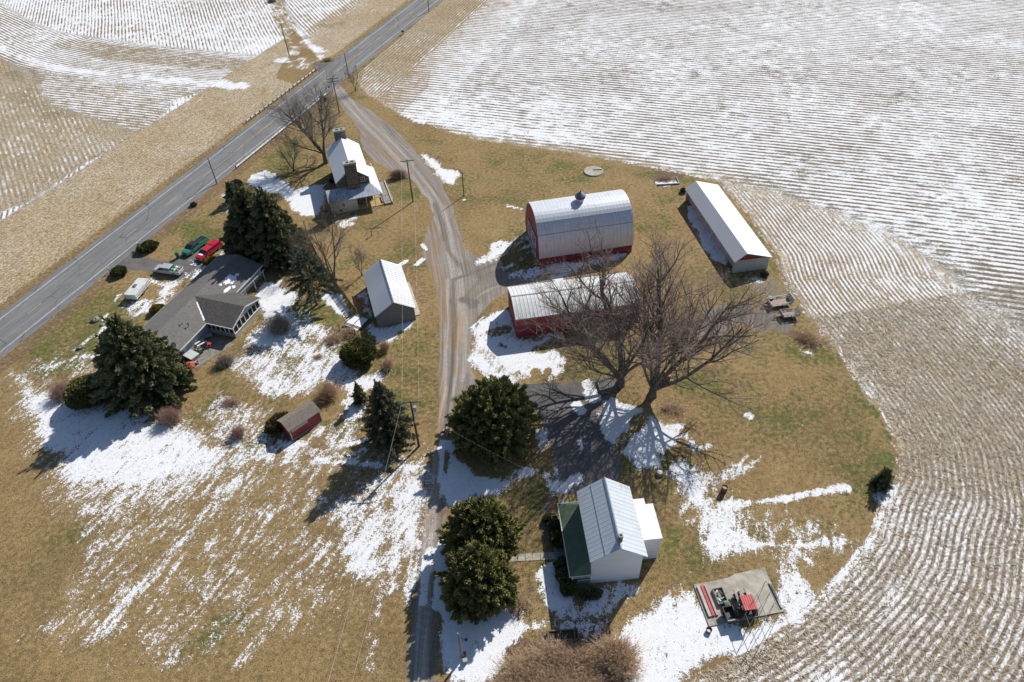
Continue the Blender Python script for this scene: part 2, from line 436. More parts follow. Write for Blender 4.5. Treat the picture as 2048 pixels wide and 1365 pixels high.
# ---- snow on the lawns
S = [
 ([(48, 778), (110, 798), (170, 800), (240, 822), (330, 848), (380, 855), (420, 880), (480, 905), (430, 935), (330, 965), (240, 980), (130, 950), (85, 880), (75, 820)], 0.86, 3.5),
 ([(40, 770), (300, 840), (600, 880), (640, 915), (560, 950), (430, 985), (330, 1020), (250, 1060), (160, 1040), (100, 960), (60, 860)], 0.54, 6),
 ([(60, 880), (600, 890), (855, 900), (845, 1150), (740, 1200), (560, 1290), (330, 1330), (170, 1330), (100, 1290), (160, 1130)], 0.27, 5),
 ([(230, 1000), (300, 1010), (260, 1110), (140, 1240), (60, 1300), (40, 1290), (150, 1150)], 0.40, 3),
 ([(640, 1020), (700, 990), (760, 950), (840, 895), (858, 905), (850, 1000), (838, 1120), (800, 1180), (720, 1170), (660, 1110)], 0.56, 5),
 ([(700, 1050), (760, 1030), (790, 1070), (770, 1150), (700, 1160), (670, 1110)], 0.74, 5),
 ([(760, 1000), (850, 930), (848, 1010), (830, 1080), (790, 1080)], 0.78, 3),
 ([(500, 672), (530, 640), (585, 622), (640, 650), (680, 680), (690, 725), (735, 755), (775, 742), (765, 768), (700, 778), (640, 765), (590, 800), (530, 790), (480, 760), (468, 725), (490, 695)], 0.66, 2.5),
 ([(495, 655), (570, 625), (600, 650), (580, 700), (520, 710), (490, 690)], 0.84, 2.5),
 ([(535, 565), (560, 560), (595, 585), (585, 615), (530, 640), (505, 600)], 0.9, 1.5),
 ([(660, 770), (730, 745), (770, 745), (760, 775), (700, 780)], 0.9, 1.5),
 ([(400, 835), (450, 790), (520, 800), (560, 880), (640, 880), (690, 810), (725, 800), (730, 840), (700, 900), (860, 905), (850, 945), (560, 930), (420, 890)], 0.44, 2.5),
 ([(545, 880), (585, 885), (640, 860), (620, 900), (570, 905)], 0.8, 1.5),
 ([(690, 805), (725, 795), (722, 835), (690, 835)], 0.72, 1.2),
 ([(728, 575), (742, 590), (757, 655), (831, 641), (800, 668), (772, 690), (748, 690), (735, 650), (724, 605)], 0.90, 0.8),
 ([(655, 588), (680, 592), (700, 625), (712, 655), (690, 642), (668, 612)], 0.92, 0.6),
 ([(500, 352), (530, 345), (560, 352), (592, 380), (640, 368), (658, 362), (652, 400), (640, 432), (608, 428), (585, 415), (555, 392), (515, 378), (495, 365)], 0.97, 1.0),
 ([(440, 385), (470, 395), (500, 430), (470, 430)], 0.75, 1.5),
 ([(655, 440), (720, 432), (705, 448), (680, 455)], 0.8, 1.0),
 ([(836, 304), (850, 306), (880, 325), (908, 345), (918, 372), (908, 388), (895, 368), (868, 342), (848, 325)], 0.84, 0.7),
 ([(963, 525), (998, 486), (1014, 490), (1002, 503), (975, 526)], 0.85, 1.2),
 ([(1005, 512), (1052, 470), (1070, 505), (1080, 533), (1150, 528), (1252, 505), (1258, 512), (1130, 538), (1125, 552), (1060, 562), (1012, 545)], 0.62, 1.2),
 ([(1080, 534), (1150, 529), (1252, 506), (1252, 512), (1150, 540), (1090, 545)], 0.95, 0.8),
 ([(948, 660), (960, 640), (985, 628), (1018, 615), (1033, 680), (1120, 672), (1130, 690), (1128, 745), (1115, 768), (1060, 758), (1000, 768), (968, 756), (946, 730)], 0.88, 1.2),
 ([(1192, 835), (1225, 802), (1285, 818), (1360, 852), (1352, 895), (1322, 930), (1275, 938), (1235, 905), (1205, 862)], 0.93, 1.0),
 ([(1335, 930), (1370, 915), (1425, 950), (1425, 985), (1440, 1010), (1400, 1040), (1360, 1000)], 0.74, 2.0),
 ([(1388, 1000), (1470, 1005), (1490, 1060), (1480, 1110), (1405, 1112), (1385, 1050)], 0.70, 2.0),
 ([(1380, 990), (1500, 1000), (1720, 1070), (1715, 1100), (1600, 1150), (1560, 1130), (1500, 1100), (1400, 1050)], 0.38, 4.0),
 ([(1560, 1150), (1600, 1150), (1650, 1200), (1590, 1245), (1575, 1225)], 0.8, 1.5),
 ([(1225, 1250), (1300, 1230), (1388, 1172), (1420, 1252), (1500, 1262), (1575, 1235), (1610, 1215), (1520, 1290), (1420, 1330), (1290, 1385), (1230, 1310)], 0.93, 1.5),
 ([(1090, 1130), (1110, 1118), (1145, 1160), (1142, 1208), (1112, 1215), (1092, 1195)], 0.9, 0.6),
 ([(1160, 1205), (1180, 1180), (1278, 1166), (1268, 1185), (1200, 1235), (1120, 1240), (1110, 1220)], 0.62, 1.2),
 ([(872, 1180), (900, 1195), (960, 1228), (1020, 1224), (1100, 1240), (1102, 1262), (1010, 1300), (960, 1380), (885, 1380), (872, 1250)], 0.97, 0.8),
 ([(1100, 1242), (1225, 1240), (1215, 1268), (1160, 1275), (1100, 1262)], 0.66, 1.2),
 ([(892, 885), (910, 890), (960, 945), (1010, 950), (1080, 918), (1078, 955), (1000, 992), (900, 1012), (888, 960)], 0.95, 0.8),
 ([(1076, 860), (1092, 862), (1095, 960), (1072, 930)], 0.78, 0.8),
 ([(1092, 972), (1120, 958), (1158, 952), (1155, 965), (1125, 988), (1100, 985)], 0.9, 0.7),
 ([(240, 605), (300, 598), (345, 590), (335, 635), (290, 628), (250, 640)], 0.62, 1.5),
 ([(285, 552), (312, 560), (345, 560), (362, 566), (348, 590), (318, 600), (312, 575)], 0.78, 1.2),
 ([(20, 745), (140, 700), (210, 705), (215, 760), (100, 770), (30, 770)], 0.30, 3.0),
 ([(440, 800), (500, 790), (520, 830), (450, 830)], 0.45, 2.0),
 ([(1012, 590), (1020, 580), (1030, 625), (1018, 618)], 0.8, 0.6),
 ([(1380, 415), (1400, 425), (1460, 525), (1466, 545), (1440, 530), (1380, 440)], 0.88, 0.7),
 ([(1475, 555), (1510, 552), (1520, 560), (1480, 566)], 0.7, 0.8),
 ([(1580, 680), (1600, 690), (1640, 708), (1640, 716), (1610, 714), (1585, 700)], 0.9, 0.7),
 ([(1760, 985), (1790, 975), (1810, 1010), (1790, 1030), (1770, 1010)], 0.85, 1.5),
 ([(1310, 366), (1340, 360), (1362, 362), (1358, 372), (1320, 374)], 0.75, 0.6),
 ([(430, 505), (470, 490), (500, 500), (480, 530), (440, 520)], 0.55, 1.5),
 ([(385, 540), (420, 525), (420, 550), (395, 565), (370, 560)], 0.75, 1.0),
]
for p, v, fe in S: snow.poly(p, v, fe*1.3+0.5, 'max', 0.8)
for p, w, v, fe in [
 ([(1440, 1012), (1560, 1000), (1690, 975)], 1.3, 0.82, 0.7), ([(1430, 965), (1500, 912)], 0.9, 0.6, 0.8), ([(1370, 872), (1395, 900), (1420, 890)], 1.2, 0.6, 0.8),
 ([(1425, 960), (1480, 945), (1520, 915)], 0.8, 0.55, 0.7), ([(1500, 1090), (1620, 1090), (1710, 1080)], 1.0, 0.7, 1.0), ([(1585, 1095), (1625, 1130)], 0.9, 0.8, 0.7),
 ([(883, 885), (884, 960)], 1.0, 0.93, 0.4), ([(862, 1105), (850, 1150), (846, 1205)], 1.3, 0.93, 0.5), ([(888, 1090), (882, 1150), (878, 1210)], 1.8, 0.95, 0.5),
 ([(1140, 768), (1150, 775), (1180, 765)], 0.5, 0.0, 0.5),
 ([(1175, 768), (1185, 795)], 2.0, 0.9, 0.5), ([(1152, 812), (1162, 822)], 1.6, 0.88, 0.5), ([(1110, 900), (1112, 950)], 0.6, 0.7, 0.4), ([(1160, 885), (1165, 900)], 0.8, 0.75, 0.4), ([(1140, 905), (1170, 895)], 0.4, 0.5, 0.4),
 ([(100, 735), (160, 712), (215, 712)], 1.0, 0.6, 1.0), ([(150, 700), (200, 665)], 0.6, 0.5, 0.8), ([(208, 640), (216, 620)], 0.5, 0.8, 0.3), ([(230, 610), (238, 590)], 0.4, 0.7, 0.3), ([(200, 690), (206, 655)], 0.5, 0.8, 0.3),
 ([(60, 770), (20, 740)], 1.0, 0.5, 1.0),
 ([(640, 905), (735, 880)], 0.8, 0.8, 0.6), ([(560, 930), (700, 910), (750, 890)], 0.6, 0.8, 0.6),
 ([(430, 870), (560, 925), (700, 925), (850, 940)], 0.8, 0.75, 0.6),
 ([(833, 530), (845, 520)], 0.6, 0.85, 0.3), ([(800, 530), (812, 522)], 1.0, 0.8, 0.4), ([(845, 490), (852, 500)], 0.8, 0.85, 0.3),
 ([(1010, 412), (1022, 413)], 0.5, 0.85, 0.3), ([(1028, 415), (1045, 418)], 0.5, 0.9, 0.3), ([(918, 400), (930, 400)], 0.6, 0.8, 0.3),
 ([(1106, 555), (1118, 558)], 1.6, 0.9, 0.4), ([(945, 655), (968, 632)], 0.5, 0.95, 0.3),
 ([(650, 1100), (560, 1220), (480, 1320)], 1.6, 0.42, 1.5), ([(480, 950), (330, 1120), (180, 1290)], 2.2, 0.52, 2.0), ([(560, 1010), (430, 1180), (330, 1330)], 1.5, 0.45, 1.5), ([(600, 1150), (590, 1240)], 1.5, 0.5, 1.2),
 ([(770, 1150), (750, 1250), (740, 1330)], 1.2, 0.45, 1.2), ([(830, 1090), (815, 1200)], 1.5, 0.62, 1.0), ([(800, 1060), (780, 1180)], 1.2, 0.6, 1.0),
 ([(1495, 832), (1498, 834)], 0.7, 0.9, 0.3), ([(1384, 899), (1386, 901)], 0.8, 0.95, 0.2), ([(1604, 850), (1606, 852)], 0.5, 0.6, 0.3),
]: snow.line(p, w, v, fe, 'max', 0.25)
for p, w, v in [([(1060, 772), (1072, 742), (1086, 766), (1098, 740), (1114, 770)], 1.0, 0.1), ([(1008, 530), (1040, 505), (1070, 495)], 0.8, 0.15), ([(1005, 520), (1035, 495), (1060, 482)], 0.8, 0.15), ([(1012, 545), (1040, 535), (1075, 532)], 0.7, 0.3), ([(1040, 520), (1060, 515), (1070, 525)], 2.5, 0.25),
    ([(1000, 690), (1020, 700), (1030, 720)], 0.5, 0.3), ([(965, 700), (1000, 740), (1050, 755)], 1.6, 0.6), ([(985, 665), (1010, 660)], 2.0, 0.45), ([(1075, 700), (1110, 690), (1130, 700)], 2.5, 0.3),
    ([(1100, 850), (1000, 880)], 0.1, 1.0), ([(1225, 905), (1250, 880), (1275, 850), (1300, 820)], 1.6, 0.25), ([(560, 745), (600, 700), (650, 690)], 3.5, 0.72), ([(520, 700), (560, 720)], 2.5, 0.65)]:
    snow.line(p, w, v, 0.6, 'mul', 0.4)
for p, w, v in [([(1400, 640), (1480, 630), (1560, 640)], 5.0, 0.25), ([(940, 540), (1010, 560)], 4.0, 0.36), ([(930, 610), (960, 590)], 3.0, 0.38)]: track.line(p, w, v, 2.0, 'set', 0.6)
snow.a = np.where(RO > -1.2, np.where(RO < 8.6, 0, snow.a), snow.a)

# ---- green patches of the lawn
for p, v, fe in [
 ([(470, 345), (540, 300), (600, 250), (640, 260), (600, 340), (520, 350)], 0.62, 8), ([(300, 480), (420, 370), (460, 400), (450, 470), (380, 500)], 0.62, 6),
 ([(100, 610), (250, 540), (300, 600), (220, 720), (60, 760), (0, 720)], 0.62, 8), ([(360, 760), (420, 720), (520, 750), (440, 830)], 0.60, 5),
 ([(640, 850), (760, 780), (860, 800), (840, 900), (700, 920)], 0.85, 4), ([(1400, 680), (1600, 670), (1760, 830), (1680, 800), (1480, 720)], 0.55, 5),
 ([(1400, 1000), (1700, 1020), (1700, 1150), (1500, 1140)], 0.62, 6), ([(560, 620), (680, 560), (720, 640), (600, 660)], 0.7, 3), ([(960, 480), (1040, 440), (1060, 470), (980, 510)], 0.6, 4),
 ([(1290, 380), (1330, 380), (1370, 450), (1330, 470)], 0.6, 4), ([(780, 380), (850, 370), (850, 450), (790, 460)], 0.5, 4), ([(1200, 770), (1300, 790), (1330, 830), (1220, 820)], 0.7, 2),
 ([(340, 1290), (500, 1180), (540, 1230), (400, 1340)], 0.62, 4), ([(1280, 930), (1340, 940), (1400, 1120), (1320, 1130)], 0.5, 4), ([(1085, 1000), (1120, 990), (1120, 1200), (1080, 1200)], 0.45, 3),
 ([(1740, 760), (1790, 860), (1795, 960), (1780, 960), (1760, 850)], 0.85, 1.5), ([(1180, 325), (1440, 365), (1450, 385), (1180, 338)], 0.7, 2), ([(600, 560), (620, 700), (560, 620)], 0.8, 3),
]: green.poly(p, v, fe, 'max', 1.5)
green.poly([(-300, 860), (90, 860), (300, 1050), (700, 950), (850, 950), (820, 1500), (-600, 1500)], 0.14, 6, 'set')
green.poly([(340, 1290), (500, 1200), (540, 1240), (400, 1340)], 0.55, 6, 'max')
green.a[in1 | in2] *= 0.4
for p in [([(0, 120), (50, 140), (90, 170), (170, 215), (120, 240), (0, 240)]), ([(640, 40), (690, 20), (700, 45), (660, 60)]), ([(150, 95), (290, 105), (280, 125), (150, 115)]), ([(1960, 930), (2048, 960), (2000, 1150), (1930, 1080)]), ([(1740, 700), (1780, 700), (1800, 760), (1760, 790)])]:
    green.poly(p, 0.55, 5, 'max', 3)
green.a[:] = np.clip(green.a+(fbm(X/9+3, Y/7, 4)-0.5)*1.0, 0, 1)

# ---- bare earth, leaf litter, garden beds
for p, v, fe in [
 ([(470, 320), (640, 160), (660, 175), (560, 270), (470, 345)], 0.55, 2), ([(640, 655), (700, 650), (690, 705), (640, 700)], 0.8, 1.5), ([(1575, 660), (1640, 665), (1655, 700), (1620, 714), (1580, 690)], 0.75, 1.5),
 ([(1300, 350), (1360, 345), (1362, 370), (1305, 372)], 0.8, 1.0), ([(1330, 640), (1420, 560), (1560, 560), (1600, 640), (1560, 665), (1400, 670)], 0.35, 4), ([(370, 700), (400, 735), (370, 750), (350, 735)], 0.7, 1.5),
 ([(1300, 800), (1370, 795), (1375, 835), (1310, 840)], 0.6, 1.5), ([(1215, 730), (1290, 720), (1280, 770), (1220, 780)], 0.45, 2), ([(590, 320), (650, 310), (655, 360), (560, 370)], 0.4, 3),
 ([(765, 545), (840, 525), (872, 590), (862, 650), (800, 610)], 0.52, 2.5), ([(742, 405), (800, 415), (850, 430), (840, 470), (760, 445)], 0.35, 3), ([(1000, 1180), (1060, 1180), (1060, 1225), (1010, 1225)], 0.6, 1.5), ([(845, 298), (910, 340), (915, 350), (850, 310)], 0.9, 0.8), ([(940, 1260), (1230, 1235), (1275, 1290), (1250, 1400), (950, 1400)], 0.85, 2.0),
 ([(350, 690), (480, 640), (500, 690), (400, 745)], 0.35, 2),  ([(1210, 1140), (1330, 1160), (1390, 1170), (1300, 1230), (1230, 1230)], 0.2, 3),
]: dark.poly(p, v, fe, 'max', 1.2)
dark.a = np.maximum(dark.a, np.where((RO < -1.0) & (RO > -4.5) & (Y < 190), 0.6, 0))
dark.a = np.maximum(dark.a, np.where((RO > 8.0) & (RO < 11.5), 0.45, 0))

# ---- gravel lane, lots and asphalt driveways
lane = [(655, 170), (668, 192), (695, 228), (722, 262), (725, 300), (750, 325), (790, 345), (825, 362), (855, 400), (868, 430), (850, 470), (846, 505), (868, 560), (880, 640), (878, 700), (876, 745), (880, 800), (876, 870), (862, 930), (852, 1000), (845, 1060), (836, 1130), (826, 1200), (815, 1290), (806, 1400),
        (872, 1400), (876, 1290), (872, 1190), (882, 1100), (893, 1040), (890, 960), (892, 880), (900, 850), (905, 795), (975, 775), (955, 762), (944, 740), (941, 700), (945, 660), (958, 632), (985, 602), (1014, 585), (1100, 560), (1130, 545), (1100, 556), (1060, 560), (1008, 545), (1000, 520), (975, 526), (950, 515), (925, 490), (912, 440), (903, 408), (885, 370), (855, 330), (825, 295), (785, 255), (745, 225), (700, 195), (684, 175), (672, 162)]
grav.poly(lane, 1.0, 1.6, 'max', 0.2)
grav.poly([(1390, 665), (1385, 620), (1440, 600), (1520, 612), (1590, 620), (1600, 645), (1560, 655), (1450, 668)], 0.7, 3, 'max', 1.2)
grav.poly([(1480, 560), (1545, 550), (1590, 600), (1540, 600)], 0.5, 3, 'max', 1.2)
grav.poly([(1200, 540), (1330, 545), (1440, 590), (1430, 640), (1330, 560)], 0.35, 4, 'max', 1.5)
grav.poly([(740, 410), (800, 425), (860, 440), (870, 500), (800, 440), (745, 440)], 0.32, 3, 'max', 1.5)
grav.poly([(840, 450), (850, 500), (840, 560), (860, 620), (870, 560), (865, 470)], 0.36, 3, 'max', 1.0)
asph.poly([(900, 800), (960, 770), (1040, 770), (1110, 764), (1165, 765), (1195, 758), (1212, 775), (1216, 800), (1200, 815), (1193, 830), (1197, 850), (1206, 864), (1226, 882), (1237, 902), (1243, 930), (1240, 960), (1180, 990), (1130, 990), (1110, 962), (1104, 905), (1096, 870), (1083, 845), (1070, 815), (1000, 810), (940, 815)], 1.0, 0.45, 'max', 0.12)
asph.poly([(226, 500), (258, 502), (285, 512), (310, 520), (340, 524), (372, 505), (400, 500), (422, 520), (408, 545), (385, 556), (366, 560), (330, 552), (300, 545), (262, 540), (225, 533), (205, 520)], 1.0, 0.4, 'max', 0.1)
asph.poly([(620, 125), (646, 128), (664, 124), (650, 142), (640, 146), (624, 137)], 0.8, 1.2, 'max', 0.4)
asph.poly([(200, 545), (420, 395), (430, 402), (240, 548), (215, 565)], 0.0, 1, 'max', 0)
grav.a *= (1-np.clip(asph.a, 0, 1))
# wheel tracks
for p, w, v in [
 ([(668, 178), (715, 235), (765, 285), (810, 335), (860, 400), (885, 470), (905, 540), (915, 640), (912, 720), (905, 780), (885, 860), (872, 960), (865, 1060), (855, 1200), (845, 1380)], 0.8, 0.95),
 ([(680, 176), (735, 240), (790, 290), (830, 335), (880, 400), (900, 470), (918, 540), (930, 640), (928, 720), (925, 760)], 0.8, 0.90),
 ([(895, 560), (897, 640), (894, 720), (890, 790), (868, 870), (858, 960), (850, 1060), (840, 1200), (830, 1380)], 0.7, 0.92),
 ([(906, 560), (910, 650), (906, 740), (895, 820), (878, 900)], 0.6, 0.12), ([(918, 600), (922, 680), (935, 740), (965, 765)], 0.6, 0.74), ([(872, 800), (860, 900), (845, 1040), (832, 1200), (820, 1380)], 0.45, 0.25),
 ([(888, 980), (878, 1080), (866, 1200), (862, 1380)], 0.5, 0.3), ([(900, 600), (903, 700), (896, 770)], 0.35, 0.22), ([(930, 620), (955, 590), (1010, 565), (1080, 555)], 0.7, 0.70), ([(925, 600), (960, 560), (1000, 545)], 0.7, 0.33), ([(940, 600), (975, 575), (1030, 560)], 0.5, 0.3),
 ([(905, 560), (950, 545), (1010, 520), (1060, 490)], 0.8, 0.22), ([(960, 555), (1010, 535), (1065, 505)], 0.7, 0.22), ([(880, 430), (895, 500), (930, 545), (1000, 555)], 0.8, 0.30), ([(830, 330), (870, 380), (890, 410)], 0.7, 0.3),
 ([(925, 600), (950, 605), (945, 612)], 1.6, 0.2), ([(870, 408), (885, 450), (890, 480)], 1.2, 0.25), ([(1010, 520), (1040, 495), (1060, 480)], 0.5, 0.2),
]: track.line(p, w, v, 0.45, 'set')
for p, w, v in [([(740, 525), (850, 545), (880, 560)], 1.2, 0.8), ([(840, 560), (880, 630)], 4, 0.7), ([(845, 540), (870, 600)], 6.0, 0.75), ([(915, 590), (915, 740)], 0.8, 0.9), ([(908, 640), (905, 720)], 0.6, 0.7), ([(892, 1030), (888, 1080)], 1.2, 0.9), ([(878, 870), (862, 950), (850, 1040)], 1.0, 0.55), ([(890, 980), (880, 1060)], 1.0, 0.45), ([(855, 560), (880, 620)], 2.0, 0.9), ([(865, 450), (872, 520)], 2.5, 0.5), ([(735, 275), (800, 330), (850, 370)], 0.8, 0.5), ([(878, 640), (878, 760), (876, 860)], 1.0, 0.8)]:
    brown.line(p, w, v, 1.0, 'max', 0.6)

def rgba(*f): return np.stack([np.clip(f[0], -1e6, 1e6)]+list(f[1:]), 1)
sb = np.ones(NP); sb[in1 & ~hin] = 0.58; m = in1 & ~hin & (bd < 12); sb[m] = 0.9-0.32*(bd[m]/12); sb[in1 & (RO > -30)] = 0.95
sb[in2] = 0.85; sb[mC] = 0.95; sb[mH] = 1.05
lc = pl([(668, 165), (705, 215), (770, 285), (830, 345), (872, 410), (890, 480), (905, 560), (908, 640), (906, 740), (892, 830), (876, 930), (866, 1040), (858, 1180), (842, 1300), (836, 1420)])
ld, la, ls = seg_d(X, Y, lc); m = (grav.a > 0.02) & (ld < 30); U[m] = (ld*ls)[m]; V[m] = la[m]
m1 = rgba(snow.a, green.a, dark.a, stub.a); m2 = rgba(U, V, rowc, grav.a); m3_ = rgba(asph.a, track.a, brown.a, sb)

def ground_material():
    s = NT("ground_cover")
    P = s.tc.outputs['Object']
    sn, gr, dk, st = s.attr("m1"); u, v, rc, gv = s.attr("m2"); asp, trk, brn, sbr = s.attr("m3")
    uv = s.comb(u, v)
    nf = s.noise(P, 5.5, 3.0, 0.6)           # 0.2 m
    nm = s.noise(P, 1.6, 4.0, 0.62)          # 0.6 m
    nl = s.noise(P, 0.28, 4.0, 0.6)          # 3.5 m
    nx = s.noise(s.mapv(P, (1, 1, 1), (0, 0, 0), (31, 7, 0)), 11.0, 2.0, 0.6)
    # lawn
    ns = s.noise(s.mapv(uv, (1.3, 0.16, 1)), 1.2, 4.0, 0.6)      # mowing streaks
    tan = s.mix(s.step(nm, 0.3, 0.72), (0.350, 0.245, 0.112), (0.225, 0.155, 0.069))
    tan = s.mix(s.math('MULTIPLY', s.step(nl, 0.45, 0.75), 0.6), tan, (0.41, 0.290, 0.142))
    grn = s.mix(s.step(nm, 0.3, 0.7), (0.185, 0.178, 0.056), (0.088, 0.098, 0.030))
    nb = s.noise(P, 0.075, 4.0, 0.62)
    gsel = s.step(s.math('ADD', s.math('ADD', s.math('MULTIPLY', gr, 1.0), s.math('MULTIPLY', s.math('SUBTRACT', nb, 0.5), 1.6)), s.math('ADD', s.math('MULTIPLY', s.math('SUBTRACT', nm, 0.5), 1.3), s.math('MULTIPLY', s.math('SUBTRACT', nl, 0.5), 1.2))), 0.32, 0.95)
    tan = s.mix(s.math('MULTIPLY', s.step(s.math('ADD', s.math('MULTIPLY', nb, 0.6), s.math('MULTIPLY', nm, 0.4)), 0.47, 0.58), 0.38), tan, (0.155, 0.105, 0.052))
    lawn = s.mix(gsel, tan, grn)
    lawn = s.mix(s.math('MULTIPLY', s.step(ns, 0.48, 0.72), 0.40), lawn, (0.185, 0.122, 0.060))
    fine = s.lin(nx, 0.3, 0.7, 0.55, 1.45)
    fine2 = s.lin(nf, 0.3, 0.7, 0.80, 1.2)
    lawn = s.mix(1.0, lawn, s.comb(s.math('MULTIPLY', fine, fine2), s.math('MULTIPLY', fine, fine2), s.math('MULTIPLY', fine, fine2)), 'MULTIPLY')
    # stubble: straw chips, soil, rows
    vz = s.voro(s.mapv(P, (1.0, 0.5, 1), (0, 0, 0.6)), 8.0); vz2 = s.voro(s.mapv(P, (0.45, 1.0, 1), (0, 0, 0.3), (5, 5, 0)), 5.5)
    k1 = s.N("ShaderNodeSeparateColor"); s.L(vz.outputs['Color'], k1.inputs[0]); k2 = s.N("ShaderNodeSeparateColor"); s.L(vz2.outputs['Color'], k2.inputs[0])
    tone = s.math('ADD', s.math('ADD', s.math('MULTIPLY', k1.outputs[0], 0.5), s.math('MULTIPLY', k2.outputs[0], 0.5)), s.math('MULTIPLY', s.math('SUBTRACT', nf, 0.5), 1.2))
    straw = s.mix(s.step(tone, 0.05, 0.95), (0.19, 0.14, 0.092), (0.70, 0.60, 0.44))
    straw = s.mix(s.math('MULTIPLY', s.step(nl, 0.48, 0.7), 0.45), straw, (0.40, 0.31, 0.205))
    straw = s.mix(s.math('MULTIPLY', s.step(gsel, 0.25, 0.9), 0.55), straw, (0.17, 0.17, 0.07))
    wv = s.math('SINE', s.math('MULTIPLY', s.math('ADD', u, s.math('MULTIPLY', s.math('SUBTRACT', s.noise(P, 0.05, 1.0, 0.5), 0.5), 0.5)), 6.28318))
    row = s.math('MULTIPLY', s.math('MULTIPLY', wv, rc), 0.5)
    straw = s.mix(s.math('MULTIPLY', brn, 0.6), straw, s.mix(s.step(tone, 0.1, 0.9), (0.20, 0.13, 0.06), (0.56, 0.42, 0.22)))
    straw = s.mix(1.0, straw, s.comb(sbr, s.math('POWER', sbr, 0.9), s.math('POWER', sbr, 0.8)), 'MULTIPLY')
    rowmask = s.math('MULTIPLY', s.step(row, 0.0, 0.35), 0.62)
    straw = s.mix(rowmask, straw, (0.185, 0.118, 0.075))
    base = s.mix(s.step(s.math('ADD', st, s.math('MULTIPLY', s.math('SUBTRACT', nm, 0.5), 0.8)), 0.4, 0.6), lawn, straw)
    # bare soil / litter
    soil = s.mix(s.step(nf, 0.35, 0.65), (0.27, 0.175, 0.115), (0.085, 0.052, 0.034))
    base = s.mix(s.math('MULTIPLY', s.step(s.math('ADD', dk, s.math('MULTIPLY', s.math('SUBTRACT', nm, 0.5), 1.2)), 0.35, 0.75), 0.85), base, soil)
    # gravel
    gcol = s.mix(s.step(nm, 0.3, 0.7), (0.45, 0.41, 0.365), (0.31, 0.275, 0.24))
    gcol = s.mix(s.step(s.voro(P, 9.0).outputs['Distance'], 0.2, 0.6), gcol, s.mix(0.5, gcol, (0.16, 0.14, 0.12)))
    gcol = s.mix(s.math('MULTIPLY', s.step(s.math('ADD', brn, s.math('MULTIPLY', s.math('SUBTRACT', nl, 0.42), 2.2)), 0.15, 0.85), 0.8), gcol, (0.33, 0.235, 0.155))
    ls1 = s.noise(s.mapv(uv, (2.2, 0.05, 1)), 1.4, 4.0, 0.65); ls2 = s.noise(s.mapv(uv, (1.1, 0.04, 1), (0, 0, 0), (9, 4, 0)), 1.0, 3.0, 0.6)
    lf = s.lin(ls1, 0.32, 0.68, 0.66, 1.32); gcol = s.mix(1.0, gcol, s.comb(lf, lf, lf), 'MULTIPLY')
    gcol = s.mix(s.math('MULTIPLY', s.step(ls2, 0.46, 0.62), 0.42), gcol, (0.32, 0.25, 0.185))
    tf = s.lin(s.math('ADD', trk, s.math('MULTIPLY', s.math('SUBTRACT', nm, 0.5), 0.5)), 0.1, 0.9, 0.55, 1.35)
    gcol = s.mix(1.0, gcol, s.comb(tf, tf, tf), 'MULTIPLY')
    gsel2 = s.step(s.math('ADD', gv, s.math('ADD', s.math('MULTIPLY', s.math('SUBTRACT', nm, 0.5), 0.9), s.math('MULTIPLY', s.math('SUBTRACT', nf, 0.5), 0.5))), 0.36, 0.66)
    base = s.mix(gsel2, base, gcol)
    # asphalt
    acol = s.mix(s.step(nl, 0.35, 0.65), (0.185, 0.170, 0.158), (0.125, 0.117, 0.112))
    acol = s.mix(s.math('MULTIPLY', s.step(nm, 0.45, 0.75), 0.5), acol, (0.18, 0.16, 0.145))
    af = s.lin(nx, 0.25, 0.75, 0.8, 1.2); acol = s.mix(1.0, acol, s.comb(af, af, af), 'MULTIPLY')
    base = s.mix(s.step(s.math('ADD', asp, s.math('MULTIPLY', s.math('SUBTRACT', nf, 0.5), 0.5)), 0.42, 0.58), base, acol)
    # snow: threshold of mottling noise by the local cover
    nst = s.noise(s.mapv(uv, (0.9, 0.22, 1)), 1.5, 3.0, 0.6)
    n7 = s.noise(s.mapv(P, (1, 1, 1), (0, 0, 0), (3, 9, 0)), 5.6, 3.0, 0.6); n3 = s.noise(s.mapv(P, (1, 1, 1), (0, 0, 0), (13, 2, 0)), 2.2, 2.0, 0.5)
    mott = s.math('ADD', s.math('ADD', s.math('MULTIPLY', s.math('SUBTRACT', n7, 0.5), 1.7), s.math('MULTIPLY', s.math('SUBTRACT', n3, 0.5), 1.1)), s.math('ADD', s.math('MULTIPLY', s.math('SUBTRACT', nl, 0.5), 0.9), s.math('MULTIPLY', s.math('SUBTRACT', nst, 0.5), 1.7)))
    val = s.math('ADD', s.math('ADD', s.math('MULTIPLY', sn, 1.1), mott), s.math('MULTIPLY', row, -1.0))
    snm = s.math('MULTIPLY', s.step(val, 0.38, 0.70), s.step(sn, 0.03, 0.14))
    snc = s.mix(s.step(nm, 0.3, 0.7), (0.88, 0.885, 0.89), (0.80, 0.805, 0.815))
    thin = s.step(val, 0.45, 0.7)
    snc = s.mix(thin, (0.66, 0.63, 0.58), snc)
    base = s.mix(snm, base, snc)
    s.put(s.b.inputs['Base Color'], base)
    s.b.inputs['Roughness'].default_value = 0.92
    s.b.inputs['Specular IOR Level'].default_value = 0.15
    h = s.math('ADD', s.math('MULTIPLY', nx, 0.55), s.math('ADD', s.math('MULTIPLY', nf, 0.6), s.math('ADD', s.math('MULTIPLY', snm, 0.35), s.math('MULTIPLY', row, -0.5))))
    s.bump(h, 0.09, 0.8)
    return s.m
GM = ground_material()

